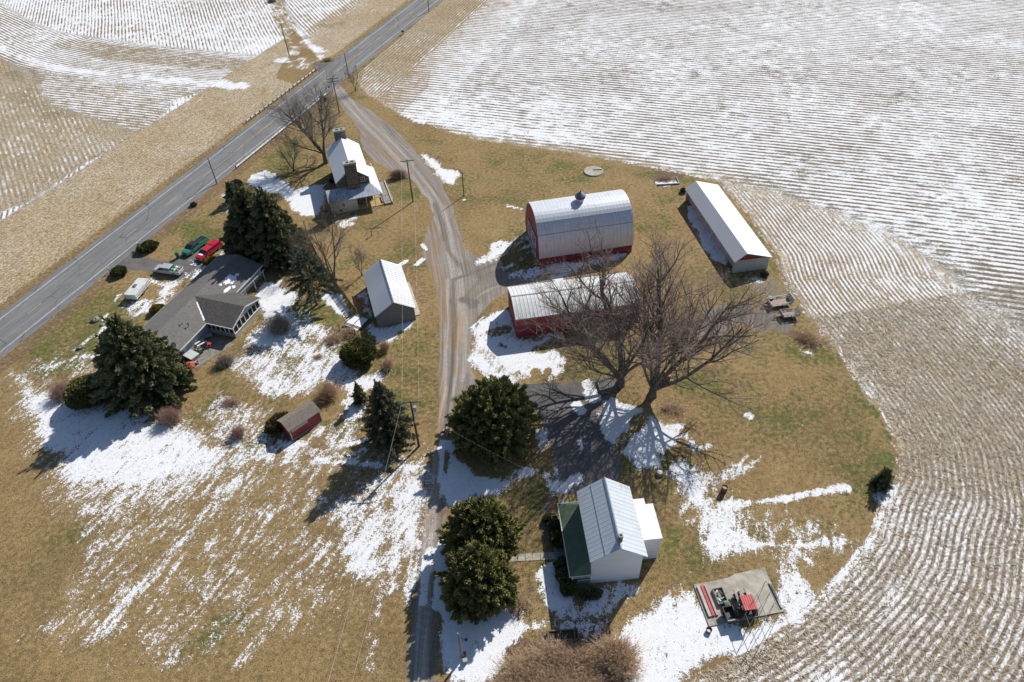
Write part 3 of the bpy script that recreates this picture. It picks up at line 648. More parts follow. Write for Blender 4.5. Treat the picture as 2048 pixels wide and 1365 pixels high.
ii, jj = np.meshgrid(np.arange(NI-1), np.arange(NJ-1))
q0 = (jj*NI+ii).ravel(); FQ = np.stack([q0, q0+1, q0+1+NI, q0+NI], 1)
def fmean(a): return a[FQ].mean(1)
fg, fa, fs = fmean(grav.a), fmean(asph.a), fmean(stub.a)
fx, fy = fmean(X), fmean(Y)
kind = np.zeros(len(FQ), int)
kind[fs > 0.5] = 1
kind[fg > 0.62] = 2
kind[fa > 0.5] = 3
def sub_ground(name, sel):
    F = FQ[sel]; used, inv = np.unique(F, return_inverse=True)
    Vv = np.stack([X[used], Y[used], np.zeros(len(used))], 1)
    o = raw_mesh(name, Vv, inv.reshape(F.shape), GM, cols={"m1": m1[used], "m2": m2[used], "m3": m3_[used]})
    return struct(o)
sub_ground("ground", kind == 0)
sub_ground("stubble_field", kind == 1)
sub_ground("gravel_driveway", kind == 2)
sub_ground("asphalt_driveway", kind == 3)

# ---- the paved road with its markings
def road_pt(s_, o_): return (RA[0]+RU[0]*s_+RN[0]*o_, RA[1]+RU[1]*s_+RN[1]*o_)
def strip(mb, s0, s1, o0, o1, z, n=1):
    for k in range(n):
        a, b = s0+(s1-s0)*k/n, s0+(s1-s0)*(k+1)/n
        mb.poly([(*road_pt(a, o1), z), (*road_pt(a, o0), z), (*road_pt(b, o0), z), (*road_pt(b, o1), z)])
def road_material():
    s = NT("road_asphalt"); P = s.tc.outputs['Object']
    r = s.mapv(P, (1, 1, 1), (0, 0, -R(70)))
    rs = s.mapv(r, (0.05, 1.4, 1))
    lane_ = s.noise(rs, 1.1, 3.0, 0.6)
    n = s.noise(P, 6.0, 3.0, 0.6); nl = s.noise(P, 0.25, 4.0, 0.6)
    c = s.mix(s.step(lane_, 0.3, 0.7), (0.235, 0.232, 0.228), (0.165, 0.163, 0.160))
    c = s.mix(s.math('MULTIPLY', s.step(nl, 0.5, 0.7), 0.4), c, (0.275, 0.268, 0.255))
    ff = s.lin(n, 0.3, 0.7, 0.86, 1.14); c = s.mix(1.0, c, s.comb(ff, ff, ff), 'MULTIPLY')
    crk = s.N("ShaderNodeTexVoronoi", feature='DISTANCE_TO_EDGE'); crk.inputs['Scale'].default_value = 0.16
    s.L(s.mapv(r, (0.7, 2.2, 1)), crk.inputs['Vector'])
    c = s.mix(s.math('MULTIPLY', s.step(crk.outputs[0], 0.012, 0.004), 0.6), c, (0.05, 0.05, 0.052))
    s.put(s.b.inputs['Base Color'], c); s.b.inputs['Roughness'].default_value = 0.85; s.b.inputs['Specular IOR Level'].default_value = 0.3
    s.bump(n, 0.01); return s.m
mb = MB(); z0 = 0.0
i = len(mb.v); N_ = 260
prof = [(-1.5, -0.02), (-1.15, 0.05), (3.5, 0.11), (8.15, 0.05), (8.6, -0.02)]
for k in range(N_+1):
    s_ = -70+k*(330.0/N_)
    j1 = (rnd.random()-0.5)*0.35; j2 = (rnd.random()-0.5)*0.35
    for a_, (o_, z_) in enumerate(prof):
        oo = o_+(j1 if a_ == 0 else j2 if a_ == 4 else 0)
        mb.v.append((*road_pt(s_, oo), z_))
for k in range(N_):
    for a_ in range(4):
        q = i+k*5+a_; mb.f.append((q+1, q, q+5, q+6))
road = struct(mb.build("road", road_material()))
pw = pm("road_paint_white", (0.72, 0.73, 0.73), (0.45, 0.45, 0.45), 3.0, 0.7, dirt=(0.16, 0.16, 0.16), dirt_amt=0.5)
py_ = pm("road_paint_yellow", (0.62, 0.43, 0.12), (0.45, 0.33, 0.14), 2.0, 0.7, dirt=(0.16, 0.16, 0.15), dirt_amt=0.5)
mb = MB(); strip(mb, -70, 112, -0.07, 0.09, 0.084, 40); strip(mb, 124, 260, -0.07, 0.09, 0.084, 30); mb.build("edge_line", pw, road)
mb = MB(); strip(mb, -70, 118, 6.92, 7.08, 0.084, 40); strip(mb, 132, 260, 6.92, 7.08, 0.084, 30); mb.build("edge_line", pw, road)
for k in range(-4, 6): 
    a_ = 9.0+12.2*k; mb = MB(); strip(mb, a_, a_+3.1, 3.28, 3.42, 0.125); mb.build("centre_dash", py_, road)
mb = MB(); strip(mb, 72, 260, 3.48, 3.62, 0.125, 40); mb.build("centre_line", py_, road)
for k in range(6, 21):
    a_ = 9.0+12.2*k; mb = MB(); strip(mb, a_, a_+3.1, 3.22, 3.36, 0.125); mb.build("centre_dash", py_, road)
# ------------------------------------------------------------------ buildings
def roofpoly(W, e, r, ov, fr=0.5, er=None, th=0.12):
    """cross-section of a gable roof slab"""
    er = e if er is None else er; xr = W*fr
    zl = e-(r-e)/xr*ov; zr = er-(r-er)/(W-xr)*ov
    return [(-ov, zl), (xr, r), (W+ov, zr), (W+ov, zr+th), (xr, r+th), (-ov, zl+th)]
def gable_shell(mb, W, L, e, r, fr=0.5, er=None, y0=0.0, z0=0.0):
    er = e if er is None else er
    mb.ext_y([(0, z0), (W, z0), (W, er-0.01), (W*fr, r-0.01), (0, e-0.01)], y0, L)
def window(parent, x, y, z, w, h, axis='y', out=-1, frame=None, glass=None, mull=1, name='window'):
    """flat window proud of a wall; axis = normal axis"""
    frame = frame or M_TRIM; glass = glass or M_GLASS; t = 0.05
    f = MB(); b = 0.09
    def bx(m, u0, u1, v0, v1, d0, d1):
        lo, hi = sorted((out*d0, out*d1))
        if axis == 'y': m.box(u0, u1, y+lo, y+hi, v0, v1)
        else: m.box(x+lo, x+hi, u0, u1, v0, v1)
    c = x if axis == 'y' else y
    bx(f, c-w/2-b, c+w/2+b, z-h/2-b, z-h/2, 0.0, 0.07); bx(f, c-w/2-b, c+w/2+b, z+h/2, z+h/2+b, 0.0, 0.07)
    bx(f, c-w/2-b, c-w/2, z-h/2, z+h/2, 0.0, 0.07); bx(f, c+w/2, c+w/2+b, z-h/2, z+h/2, 0.0, 0.07)
    for k in range(mull): 
        u = c-w/2+w*(k+1)/(mull+1); bx(f, u-0.02, u+0.02, z-h/2, z+h/2, 0.0, 0.055)
    bx(f, c-w/2, c+w/2, z-0.02, z+0.02, 0.0, 0.05)
    fo = f.build(name, frame, parent)
    g_ = MB(); bx(g_, c-w/2+0.002, c+w/2-0.002, z-h/2+0.002, z+h/2-0.002, 0.004, 0.03); g_.build("pane", glass, fo)
    return fo

M_TRIM = pm("trim_white", (0.78, 0.78, 0.76), (0.66, 0.66, 0.64), 3, 0.6)
def _glass():
    s = NT("window_glass"); n = s.noise(s.tc.outputs['Object'], 1.5)
    s.put(s.b.inputs['Base Color'], s.mix(n, (0.02, 0.025, 0.03), (0.05, 0.06, 0.07)))
    s.b.inputs['Roughness'].default_value = 0.08; return s.m
M_GLASS = _glass()
M_SHADE = pm("dark_interior", (0.02, 0.02, 0.022), (0.035, 0.033, 0.03), 2, 0.9)
M_RED = seam_mat("red_board_siding", (0.235, 0.030, 0.040), (0.18, 0.026, 0.034), 0, 0.23, 0.10, 0.6, rough=0.65, damt=0.15, dirt=(0.12, 0.04, 0.04), bump=0.01)
M_REDY = seam_mat("red_panel_siding", (0.33, 0.038, 0.062), (0.26, 0.033, 0.050), 1, 0.23, 0.14, 0.55, rough=0.55, damt=0.12, dirt=(0.15, 0.04, 0.05), bump=0.015)
M_REDEND = pm("red_gable_wall", (0.33, 0.068, 0.045), (0.25, 0.045, 0.035), 1.2, 0.7, stretch=(1, 1, 0.25), dirt=(0.15, 0.05, 0.04), dirt_amt=0.3)
M_CONC = pm("weathered_concrete", (0.50, 0.46, 0.38), (0.38, 0.345, 0.28), 0.9, 0.9, bump=0.01, dirt=(0.16, 0.145, 0.125), dirt_amt=0.65)
M_WOOD = pm("weathered_wood", (0.23, 0.18, 0.13), (0.13, 0.10, 0.075), 4, 0.85, stretch=(1, 1, 1), bump=0.01)
M_WOODL = pm("pale_deck_wood", (0.42, 0.37, 0.31), (0.30, 0.26, 0.22), 3, 0.85)
M_BRICK = None
def brick_mat(name, c1, c2, mortar, scale=5.0, w=0.5, h=0.25, stone=False):
    s = NT(name); P = s.tc.outputs['Object']
    sep = s.N("ShaderNodeSeparateXYZ"); s.L(P, sep.inputs[0])
    v = s.comb(s.math('ADD', sep.outputs[0], sep.outputs[1]), sep.outputs[2])
    if stone:
        vo = s.voro(s.mapv(P, (1.0, 1.0, 2.1)), scale); ed = s.N("ShaderNodeTexVoronoi", feature='DISTANCE_TO_EDGE'); ed.inputs['Scale'].default_value = scale
        s.L(s.mapv(P, (1.0, 1.0, 2.1)), ed.inputs['Vector'])
        k = s.N("ShaderNodeSeparateColor"); s.L(vo.outputs['Color'], k.inputs[0])
        c = s.mix(k.outputs[0], c1, c2); c = s.mix(s.step(ed.outputs[0], 0.09, 0.03), c, mortar)
        s.put(s.b.inputs['Base Color'], c); s.bump(s.step(ed.outputs[0], 0.02, 0.12), 0.04)
    else:
        b = s.N("ShaderNodeTexBrick"); b.inputs['Scale'].default_value = scale
        for i_, cc in ((1, c1), (2, c2), (3, mortar)): b.inputs[i_].default_value = (*cc, 1)
        s.L(v, b.inputs[0]); s.L(b.outputs[0], s.b.inputs['Base Color'])
    s.b.inputs['Roughness'].default_value = 0.9; return s.m
M_STONE = brick_mat("field_stone", (0.19, 0.155, 0.115), (0.08, 0.072, 0.065), (0.26, 0.235, 0.19), 1.9, stone=True)
M_BRICK = brick_mat("red_brick", (0.30, 0.11, 0.07), (0.22, 0.08, 0.055), (0.3, 0.27, 0.24), 6.0)
M_STONECAP = pm("stone_cap", (0.42, 0.42, 0.36), (0.27, 0.28, 0.22), 3, 0.9)
M_SHINGLE = None
def shingle_mat(name, c1, c2, axis, dirt=(0.1, 0.1, 0.1)):
    s = NT(name); P = s.tc.outputs['Object']
    sep = s.N("ShaderNodeSeparateXYZ"); s.L(P, sep.inputs[0])
    b = s.N("ShaderNodeTexBrick"); b.inputs['Scale'].default_value = 1.0; b.inputs['Brick Width'].default_value = 0.33; b.inputs['Row Height'].default_value = 0.16
    b.inputs['Mortar Size'].default_value = 0.012
    s.L(s.comb(sep.outputs[1-axis], sep.outputs[axis]), b.inputs[0])
    for i_, cc in ((1, c1), (2, c2), (3, tuple(x*0.5 for x in c2))): b.inputs[i_].default_value = (*cc, 1)
    n = s.noise(P, 0.7, 5, 0.65); n2 = s.noise(P, 7.0, 3, 0.6)
    c = s.mix(s.math('MULTIPLY', s.step(n, 0.45, 0.7), 0.4), b.outputs[0], dirt)
    ff = s.lin(n2, 0.3, 0.7, 0.75, 1.25); c = s.mix(1.0, c, s.comb(ff, ff, ff), 'MULTIPLY')
    s.L(c, s.b.inputs['Base Color']); s.b.inputs['Roughness'].default_value = 0.9; s.bump(n2, 0.015); return s.m

# ---------- quonset barn (local x along the ridge 0..17.6, y depth 0..11.5)
q = thing("barn", "big round-roofed silver metal barn with red end wall and roof ventilator", "barn", (5.66, 101.45), R(10.4))
LQ, DQ, HQ, BQ = 17.5, 11.6, 8.95, 1.55
def arch(inset=0.0, n=26, k=0.0):
    a_ = DQ/2-inset+k; h_ = HQ-BQ-inset+k; out = []
    for i_ in range(n+1):
        t = math.pi*i_/n; cx_ = math.cos(t); sx_ = math.sin(t)
        out.append((DQ/2-a_*math.copysign(abs(cx_)**0.88, cx_), BQ+h_*abs(sx_)**0.92))
    return out
o_ = arch(0.0); i2 = arch(0.14)
mb = MB()
for k in range(len(o_)-1):
    mb.prism([(-0.15, *o_[k]), (-0.15, *o_[k+1]), (-0.15, *i2[k+1]), (-0.15, *i2[k])], [(LQ+0.15, *o_[k]), (LQ+0.15, *o_[k+1]), (LQ+0.15, *i2[k+1]), (LQ+0.15, *i2[k])])
me_roof = mb.build("roof", None, q)
def quonset_mat():
    s = NT("curved_galvanised_roof"); P = s.tc.outputs['Object']
    sep = s.N("ShaderNodeSeparateXYZ"); s.L(P, sep.inputs[0])
    fr = s.math('ABSOLUTE', s.math('SUBTRACT', s.math('FRACT', s.math('DIVIDE', sep.outputs[0], 0.66)), 0.5))
    rib = s.step(fr, 0.44, 0.49)
    n = s.noise(s.mapv(P, (2.6, 0.3, 0.3)), 1.2, 5, 0.65); n2 = s.noise(P, 0.5, 5, 0.65)
    c = s.mix(s.step(n, 0.3, 0.7), (0.74, 0.76, 0.79), (0.63, 0.65, 0.68))
    lowz = s.math('MULTIPLY', s.step(s.math('ADD', sep.outputs[2], s.math('MULTIPLY', s.math('SUBTRACT', n, 0.5), 2.0)), 3.4, 1.4), 0.35)
    c = s.mix(lowz, c, (0.52, 0.50, 0.46))
    c = s.mix(s.math('MULTIPLY', s.step(n2, 0.5, 0.75), 0.3), c, (0.36, 0.35, 0.33))
    c = s.mix(s.math('MULTIPLY', rib, 0.22), c, (0.22, 0.23, 0.25))
    s.L(c, s.b.inputs['Base Color']); s.b.inputs['Metallic'].default_value = 0.2
    s.put(s.b.inputs['Roughness'], s.lin(n, 0.3, 0.7, 0.36, 0.5)); s.bump(s.math('ADD', rib, s.math('MULTIPLY', n, 0.5)), 0.03); return s.m
me_roof.data.materials.append(quonset_mat())
# horizontal lap seams
mb = MB()
for k in (5, 8, 18, 21):
    y_, z_ = o_[k]; mb.bar((-0.16, y_, z_+0.01), (LQ+0.16, y_, z_+0.01), 0.07, 0.07)
mb.build("lap_seam", pm("dull_zinc", (0.25, 0.26, 0.28), (0.18, 0.18, 0.19), 2, 0.6), q)
ar = arch(0.16)
for xx in (0.0, LQ-0.15):
    mb = MB(); mb.prism([(xx, 0, 0), (xx, 0, BQ)]+[(xx, *p) for p in ar]+[(xx, DQ, BQ), (xx, DQ, 0)], [(xx+0.15, 0, 0), (xx+0.15, 0, BQ)]+[(xx+0.15, *p) for p in ar]+[(xx+0.15, DQ, BQ), (xx+0.15, DQ, 0)])
    mb.build("end_wall", M_REDEND, q)
mb = MB(); mb.box(0.16, LQ-0.16, 0.0, 0.2, 0, BQ); mb.box(0.16, LQ-0.16, DQ-0.2, DQ, 0, BQ); mb.build("base_wall", M_RED, q)
# double door with white X bracing on the west end
dr = MB(); dr.box(-0.10, -0.01, 2.6, 8.9, 0.05, 4.6); do = dr.build("door", pm("door_red", (0.20, 0.03, 0.035), None, 2, 0.7), q)
mb = MB()
for a_, b_ in ((2.6, 5.7), (5.8, 8.9)):
    for (p, r_) in (((a_, 0.1), (b_, 0.1)), ((a_, 2.3), (b_, 2.3)), ((a_, 4.5), (b_, 4.5)), ((a_, 0.1), (a_, 4.5)), ((b_, 0.1), (b_, 4.5)), ((a_, 0.1), (b_, 2.3)), ((a_, 2.3), (b_, 0.1)), ((a_, 2.3), (b_, 4.5)), ((a_, 4.5), (b_, 2.3))):
        mb.bar((-0.15, *p), (-0.15, *r_), 0.22, 0.05)
mb.build("door_brace", M_TRIM, do)
vent = MB(); vx = 8.9; vz = HQ-0.1
vent.lathe([(0.75, vz-0.25), (0.72, vz+0.55), (0.55, vz+0.75), (0.55, vz+0.8)], vx, DQ/2, 18)
vo_ = vent.build("ventilator", pm("vent_white", (0.7, 0.71, 0.72), (0.5, 0.5, 0.52), 2, 0.5), q)
mb = MB(); mb.lathe([(0.8, vz+0.62), (0.95, vz+0.7), (0.98, vz+1.1), (0.9, vz+1.15)], vx, DQ/2, 18); mb.build("vent_band", pm("vent_red", (0.22, 0.025, 0.04), None, 2, 0.5), vo_)
mb = MB(); mb.lathe([(1.0, vz+1.13), (0.9, vz+1.28), (0.45, vz+1.6), (0.16, vz+1.8), (0.12, vz+2.0), (0.03, vz+2.1)], vx, DQ/2, 18); mb.build("vent_cap", pm("vent_zinc", (0.25, 0.28, 0.3), (0.12, 0.16, 0.18), 2, 0.35, metal=0.6), vo_)

# ---------- red equipment shed (ridge along local y; local x = depth)
q = thing("shed", "long low red shed with pale corrugated metal roof behind the bare giant trees", "shed", (-0.35, 90.33), R(-82.2))
W, L, e, r = 7.9, 20.4, 3.95, 5.25
mb = MB(); mb.ext_y([(0, 0), (W, 0), (W, e-0.01), (W/2, r-0.01), (0, e-0.01)], 0, L)
mb.build("wall", M_REDY, q)
mb = MB()
n = 10; prof = [(-0.25+(W+0.5)*k/n, 0) for k in range(n+1)]
prof = [(x, e-0.08+(r-e+0.08)*(1-abs((x-W/2)/(W/2+0.25))**1.35)) for x, _ in prof]
for k in range(n): mb.ext_y([prof[k], prof[k+1], (prof[k+1][0], prof[k+1][1]+0.12), (prof[k][0], prof[k][1]+0.12)], -0.1, L+0.15)
mb.build("roof", seam_mat("corrugated_pale_roof", (0.76, 0.76, 0.74), (0.66, 0.66, 0.64), 1, 0.62, 0.17, 0.82, metal=0.1, rough=0.5, dirt=(0.36, 0.34, 0.30), damt=0.45, bump=0.04), q)
mb = MB(); mb.box(W/2-0.12, W/2+0.12, -0.12, L+0.17, r+0.10, r+0.16); mb.build("ridge_cap", pm("ridge_grey", (0.42, 0.41, 0.39), None, 2, 0.6), q)
mb = MB(); mb.box(1.5, 5.5, -0.08, 0.0, 0.05, 3.3); mb.build("door", pm("shed_door_red", (0.20, 0.025, 0.04), None, 1, 0.6), q)

# ---------- grey tool shed
q = thing("tool_shed", "grey gabled tool shed with white standing-seam roof beside the gravel lane", "shed", (-22.06, 86.0), R(16.24))
W, L, e, r = 6.33, 11.9, 2.85, 4.91
mb = MB(); gable_shell(mb, W, L, e, r); mb.build("wall", pm("grey_block_wall", (0.225, 0.225, 0.215), (0.18, 0.18, 0.175), 1.5, 0.85, stretch=(1, 1, 3)), q)
mb = MB(); mb.ext_y(roofpoly(W, e, r, 0.25, th=0.08), -0.35, L+0.25)
M_SEAM_W = seam_mat("white_seam_roof", (0.78, 0.79, 0.81), (0.70, 0.72, 0.75), 1, 0.6, 0.10, 0.35, metal=0.0, rough=0.5, damt=0.10, bump=0.03)
mb.build("roof", M_SEAM_W, q)
mb = MB()
sl_ = (r-e)/(W/2)
for k in range(20):
    y_ = -0.2+k*0.62
    for sgn in (-1, 1):
        xa, xb = W/2+sgn*0.1, W/2+sgn*(W/2+0.24)
        za, zb = r-sl_*0.1+0.09, e-sl_*0.24+0.09
        mb.bar((xa, y_, za), (xb, y_, zb), 0.05, 0.05)
mb.build("roof_seam", pm("seam_shadow_grey", (0.33, 0.35, 0.38), None, 2, 0.5), q)
mb = MB(); mb.bar((W/2, -0.37, r+0.10), (W/2, L+0.27, r+0.10), 0.16, 0.05); mb.build("ridge_cap", pm("ridge_dark", (0.16, 0.18, 0.22), None, 2, 0.5), q)
mb = MB(); mb.box(W+0.0, W+1.0, 1.0, 10.5, 0.0, 0.14); mb.build("apron", M_CONC, q)
for y_ in (2.0, 6.5): mb = MB(); mb.box(W, W+0.06, y_, y_+2.8, 0.16, 2.4); mb.build("door", M_TRIM, q)

# ---------- long open-front machine shed
q = thing("machine_shed", "long narrow white machine shed with open bays and red gable at the field edge", "shed", (39.67, 97.07), R(7.77))
W, L, e, r, fr = 6.5, 24.6, 2.67, 4.14, 0.27
mw = pm("offwhite_wall", (0.52, 0.52, 0.49), (0.42, 0.42, 0.40), 1.2, 0.8, dirt=(0.25, 0.24, 0.21), dirt_amt=0.3)
mb = MB(); mb.box(0.04, W-0.02, 0.0, 0.15, 0, e-0.1); mb.box(W-0.15, W, 0.15, L-0.15, 0, e+0.02); mb.box(0.04, W-0.02, L-0.15, L, 0, e-0.1)
mb.box(0.75, 0.85, 0.16, L-0.16, 0, 3.0); mb.build("wall", mw, q)
for y_ in (0.0, L-0.12):
    mb = MB(); mb.ext_y([(0.03, e-0.09), (W-0.03, e-0.09), (W-0.03, e+0.0), (W*fr, r-0.02), (0.03, e-0.02)], y_, y_+0.12)
    mb.build("gable", pm("gable_red", (0.27, 0.035, 0.05), (0.2, 0.03, 0.04), 2, 0.65), q)
mb = MB(); mb.ext_y(roofpoly(W, e, r, 0.22, fr, 2.7, 0.07), -0.37, L+0.3)
mb.build("roof", seam_mat("white_ribbed_roof", (0.86, 0.86, 0.86), (0.80, 0.80, 0.80), 1, 0.32, 0.18, 0.5, rough=0.5, damt=0.06, bump=0.03), q)
for k in range(8):
    mb = MB(); y_ = 0.16+(L-0.46)*k/7; mb.box(0.02, 0.2, y_, y_+0.18, 0, e-0.12); mb.build("post", pm("post_white", (0.60, 0.60, 0.58), None, 2, 0.7), q)
mb = MB(); mb.box(0.02, 0.16, 0.36, L-0.36, e-0.42, e-0.12); mb.build("lintel", mw, q)

# ---------- small red garden shed with shingle roof
q = thing("garden_shed", "small dark red garden shed with brown shingle roof and a row of little windows", "shed", (-33.56, 64.79), R(-46.0))
W, L, e, r = 2.8, 5.05, 2.1, 2.75
mb = MB(); gable_shell(mb, W, L, e, r); mb.build("wall", M_REDY, q)
mb = MB(); mb.ext_y(roofpoly(W, e, r, 0.14, th=0.08), -0.15, L+0.15); mb.build("roof", shingle_mat("brown_shingle", (0.27, 0.225, 0.17), (0.20, 0.17, 0.135), 1, (0.20, 0.17, 0.14)), q)
for k in range(7):
    window(q, W, 0.55+k*0.36, 1.72, 0.22, 0.20, 'x', 1, mull=0, name='window')
mb = MB()
for y_ in (0.0, L-0.1): mb.box(W+0.0, W+0.04, y_, y_+0.1, 0, e-0.1)
mb.box(W+0.005, W+0.045, 0.1, L-0.1, 0.02, 0.10); mb.build("corner_trim", M_TRIM, q)

# ---------- white farmhouse
q = thing("farmhouse", "white two-storey farmhouse with grey metal roof and green porch roof by the driveway", "house", (7.96, 39.49), R(3.8))
W, L, e, r = 5.8, 8.45, 6.05, 8.2
mwh = pm("white_siding", (0.75, 0.77, 0.82), (0.68, 0.70, 0.76), 1.0, 0.7, stretch=(0.3, 0.3, 5), bump=0.008)
mb = MB(); gable_shell(mb, W, L, e, r); mb.build("wall", mwh, q)
mb = MB(); mb.ext_y(roofpoly(W, e, r, 0.34, th=0.07), -0.62, L+0.35)
mb.build("roof", seam_mat("old_grey_roof", (0.60, 0.64, 0.68), (0.50, 0.545, 0.59), 1, 0.56, 0.13, 0.86, rough=0.5, dirt=(0.33, 0.35, 0.36), damt=0.35, bump=0.03), q)
mb = MB(); mb.ext_y([(W/2-0.16, r-0.02), (W/2, r+0.1), (W/2+0.16, r-0.02), (W/2+0.16, r+0.03), (W/2, r+0.15), (W/2-0.16, r+0.03)], -0.64, L+0.37)
mb.build("ridge_cap", pm("ridge_blue_grey", (0.28, 0.33, 0.38), None, 2, 0.5), q)
mb = MB(); xx = W/4-0.1; zz = e+(r-e)/2-0.0; mb.bar((xx, -0.6, zz+0.06), (xx, L+0.3, zz+0.06), 0.03, 0.02); mb.build("roof_seam", pm("seam_grey", (0.25, 0.28, 0.31), None, 2, 0.5), q)
mb = MB(); mb.box(W/2-0.02, W/2+0.40, 0.35, 0.77, r-0.4, r+0.75); co = mb.build("chimney", M_BRICK, q)
mb = MB(); mb.box(W/2+0.07, W/2+0.31, 0.44, 0.68, r+0.752, r+0.80); mb.build("flue", M_SHADE, co)
mb = MB(); mb.box(W/2-0.05, W/2+0.43, 0.32, 0.44, r+0.68, r+0.78); mb.box(W/2-0.05, W/2+0.07, 0.44, 0.68, r+0.68, r+0.78); mb.box(W/2+0.31, W/2+0.43, 0.44, 0.68, r+0.68, r+0.78); mb.box(W/2-0.05, W/2+0.43, 0.68, 0.80, r+0.68, r+0.78); mb.build("chimney_cap", M_STONECAP, co)
# porch
mg = pm("green_porch_roof", (0.105, 0.150, 0.090), (0.085, 0.125, 0.075), 1.5, 0.75, dirt=(0.12, 0.16, 0.11), dirt_amt=0.5)
mb = MB(); pw_ = 2.45
E1, E2 = (-pw_, -0.35, 2.75), (-pw_, 9.4, 2.75); T1, T2 = (-0.02, 0.9, 3.85), (-0.02, 8.3, 3.85); B1, B2 = (-0.02, -0.35, 2.75), (-0.02, 9.4, 2.75)
mb.poly([E1, T1, T2, E2]); mb.poly([E1, B1, T1]); mb.poly([E2, T2, B2]); mb.poly([E1, E2, B2, B1]); mb.poly([B1, B2, T2, T1])
mb.build("porch_roof", mg, q)
mb = MB(); mb.box(-pw_-0.10, -pw_+0.0, -0.40, 9.45, 2.64, 2.80); mb.box(-pw_, 0.0, -0.42, -0.36, 2.58, 2.78); mb.box(-pw_, -0.0, 9.41, 9.47, 2.58, 2.78); mb.build("gutter", pm("gutter_white", (0.6, 0.66, 0.58), None, 3, 0.5), q)
mb = MB(); mb.box(-2.2, -0.01, 0.0, 8.9, 0.0, 0.45); mb.build("porch_floor", pm("porch_grey_floor", (0.32, 0.34, 0.36), None, 2, 0.7, stretch=(4, 0.4, 1)), q)
for y_ in (0.02, 2.9, 5.9, 8.75):
    mb = MB(); mb.box(-2.18, -2.04, y_, y_+0.14, 0.452, 2.62); mb.build("porch_post", M_TRIM, q)
mb = MB()
for z_ in (0.75, 1.35): mb.box(-2.03, -0.02, 0.06, 0.12, z_, z_+0.1)
for z_ in (0.75, 1.35): mb.box(-2.15, -2.09, 0.17, 2.88, z_, z_+0.08); mb.box(-2.15, -2.09, 6.06, 8.74, z_, z_+0.08)
mb.build("porch_railing", M_TRIM, q)
mb = MB(); mb.box(-2.2, -0.02, -0.02, 0.04, 2.3, 2.55); mb.build("porch_beam", M_TRIM, q)
for k in range(4): 
    mb = MB(); mb.box(-2.55-0.36*k, -2.21-0.36*k, 3.2, 5.2, 0.0, 0.36-0.09*k); mb.build("porch_step", pm("step_grey", (0.33, 0.35, 0.38), None, 2, 0.7), q)
for yy in (1.6, 4.3, 7.0): window(q, 0, yy, 1.7, 0.8, 1.3, 'x', -1)
for yy in (1.6, 4.3, 7.0): window(q, 0, yy, 4.95, 0.8, 1.1, 'x', -1)
# flat-roofed white addition on the east side
mb = MB(); mb.box(W+0.01, W+2.75, 2.35, 6.95, 0, 4.45); mb.box(W+0.01, W+2.0, 6.96, 7.9, 0, 4.2); mb.build("addition", mwh, q)
mb = MB(); mb.box(W+0.01, W+2.9, 2.25, 7.0, 4.46, 4.56); mb.box(W+0.01, W+2.05, 7.01, 8.0, 4.21, 4.31); mb.build("flat_roof", pm("white_membrane", (0.84, 0.85, 0.87), (0.78, 0.79, 0.81), 0.8, 0.6, dirt=(0.6, 0.58, 0.52), dirt_amt=0.15), q)
window(q, W+2.75, 4.6, 2.6, 0.9, 1.0, 'x', 1)
for x_ in (-0.02, W-0.9): mb = MB(); mb.box(x_, x_+0.92, -0.03, -0.005, e-0.35, e-0.1); mb.build("cornice_return", pm("trim_shadow", (0.5, 0.52, 0.56), None, 3, 0.6), q)

# ---------- stone farmhouse
q = thing("stone_farmhouse", "old stone farmhouse with two big stone chimneys and white metal roof near the road", "house", (-34.12, 124.85), R(16.6))
W, L, e, r = 6.54, 14.9, 5.5, 7.95
mb = MB(); gable_shell(mb, W, L, e, r); mb.build("wall", M_STONE, q)
mb = MB(); mb.ext_y(roofpoly(W, e, r, 0.32, th=0.08), -0.3, L+0.3)
mb.build("roof", seam_mat("white_painted_roof", (0.84, 0.85, 0.88), (0.77, 0.79, 0.83), 1, 0.55, 0.10, 0.72, rough=0.5, damt=0.08, dirt=(0.5, 0.5, 0.52), bump=0.03), q)
for nm_, y0_, y1_ in (("front", -0.95, 0.25), ("back", L-0.6, L+0.55)):
    mb = MB(); mb.box(W/2-1.25, W/2+1.15, y0_, y1_, 0.0, 9.15); c_ = mb.build("chimney", M_STONE, q)
    mb = MB(); mb.box(W/2-1.35, W/2+1.25, y0_-0.08, y1_+0.08, 9.152, 9.5); mb.build("chimney_cap", M_STONECAP, c_)
    mb = MB()
    for k in (-0.75, 0.25): mb.box(W/2+k, W/2+k+0.5, (y0_+y1_)/2-0.3, (y0_+y1_)/2+0.3, 9.503, 9.53)
    mb.build("flue", M_SHADE, c_)
window(q, W/2+1.95, 0, 5.1, 0.75, 0.85, 'y', -1)
for yy in (2.5, 6.0, 9.5, 12.8): window(q, 0, yy, 3.9, 0.8, 1.2, 'x', -1); window(q, W, yy, 3.9, 0.8, 1.2, 'x', 1)
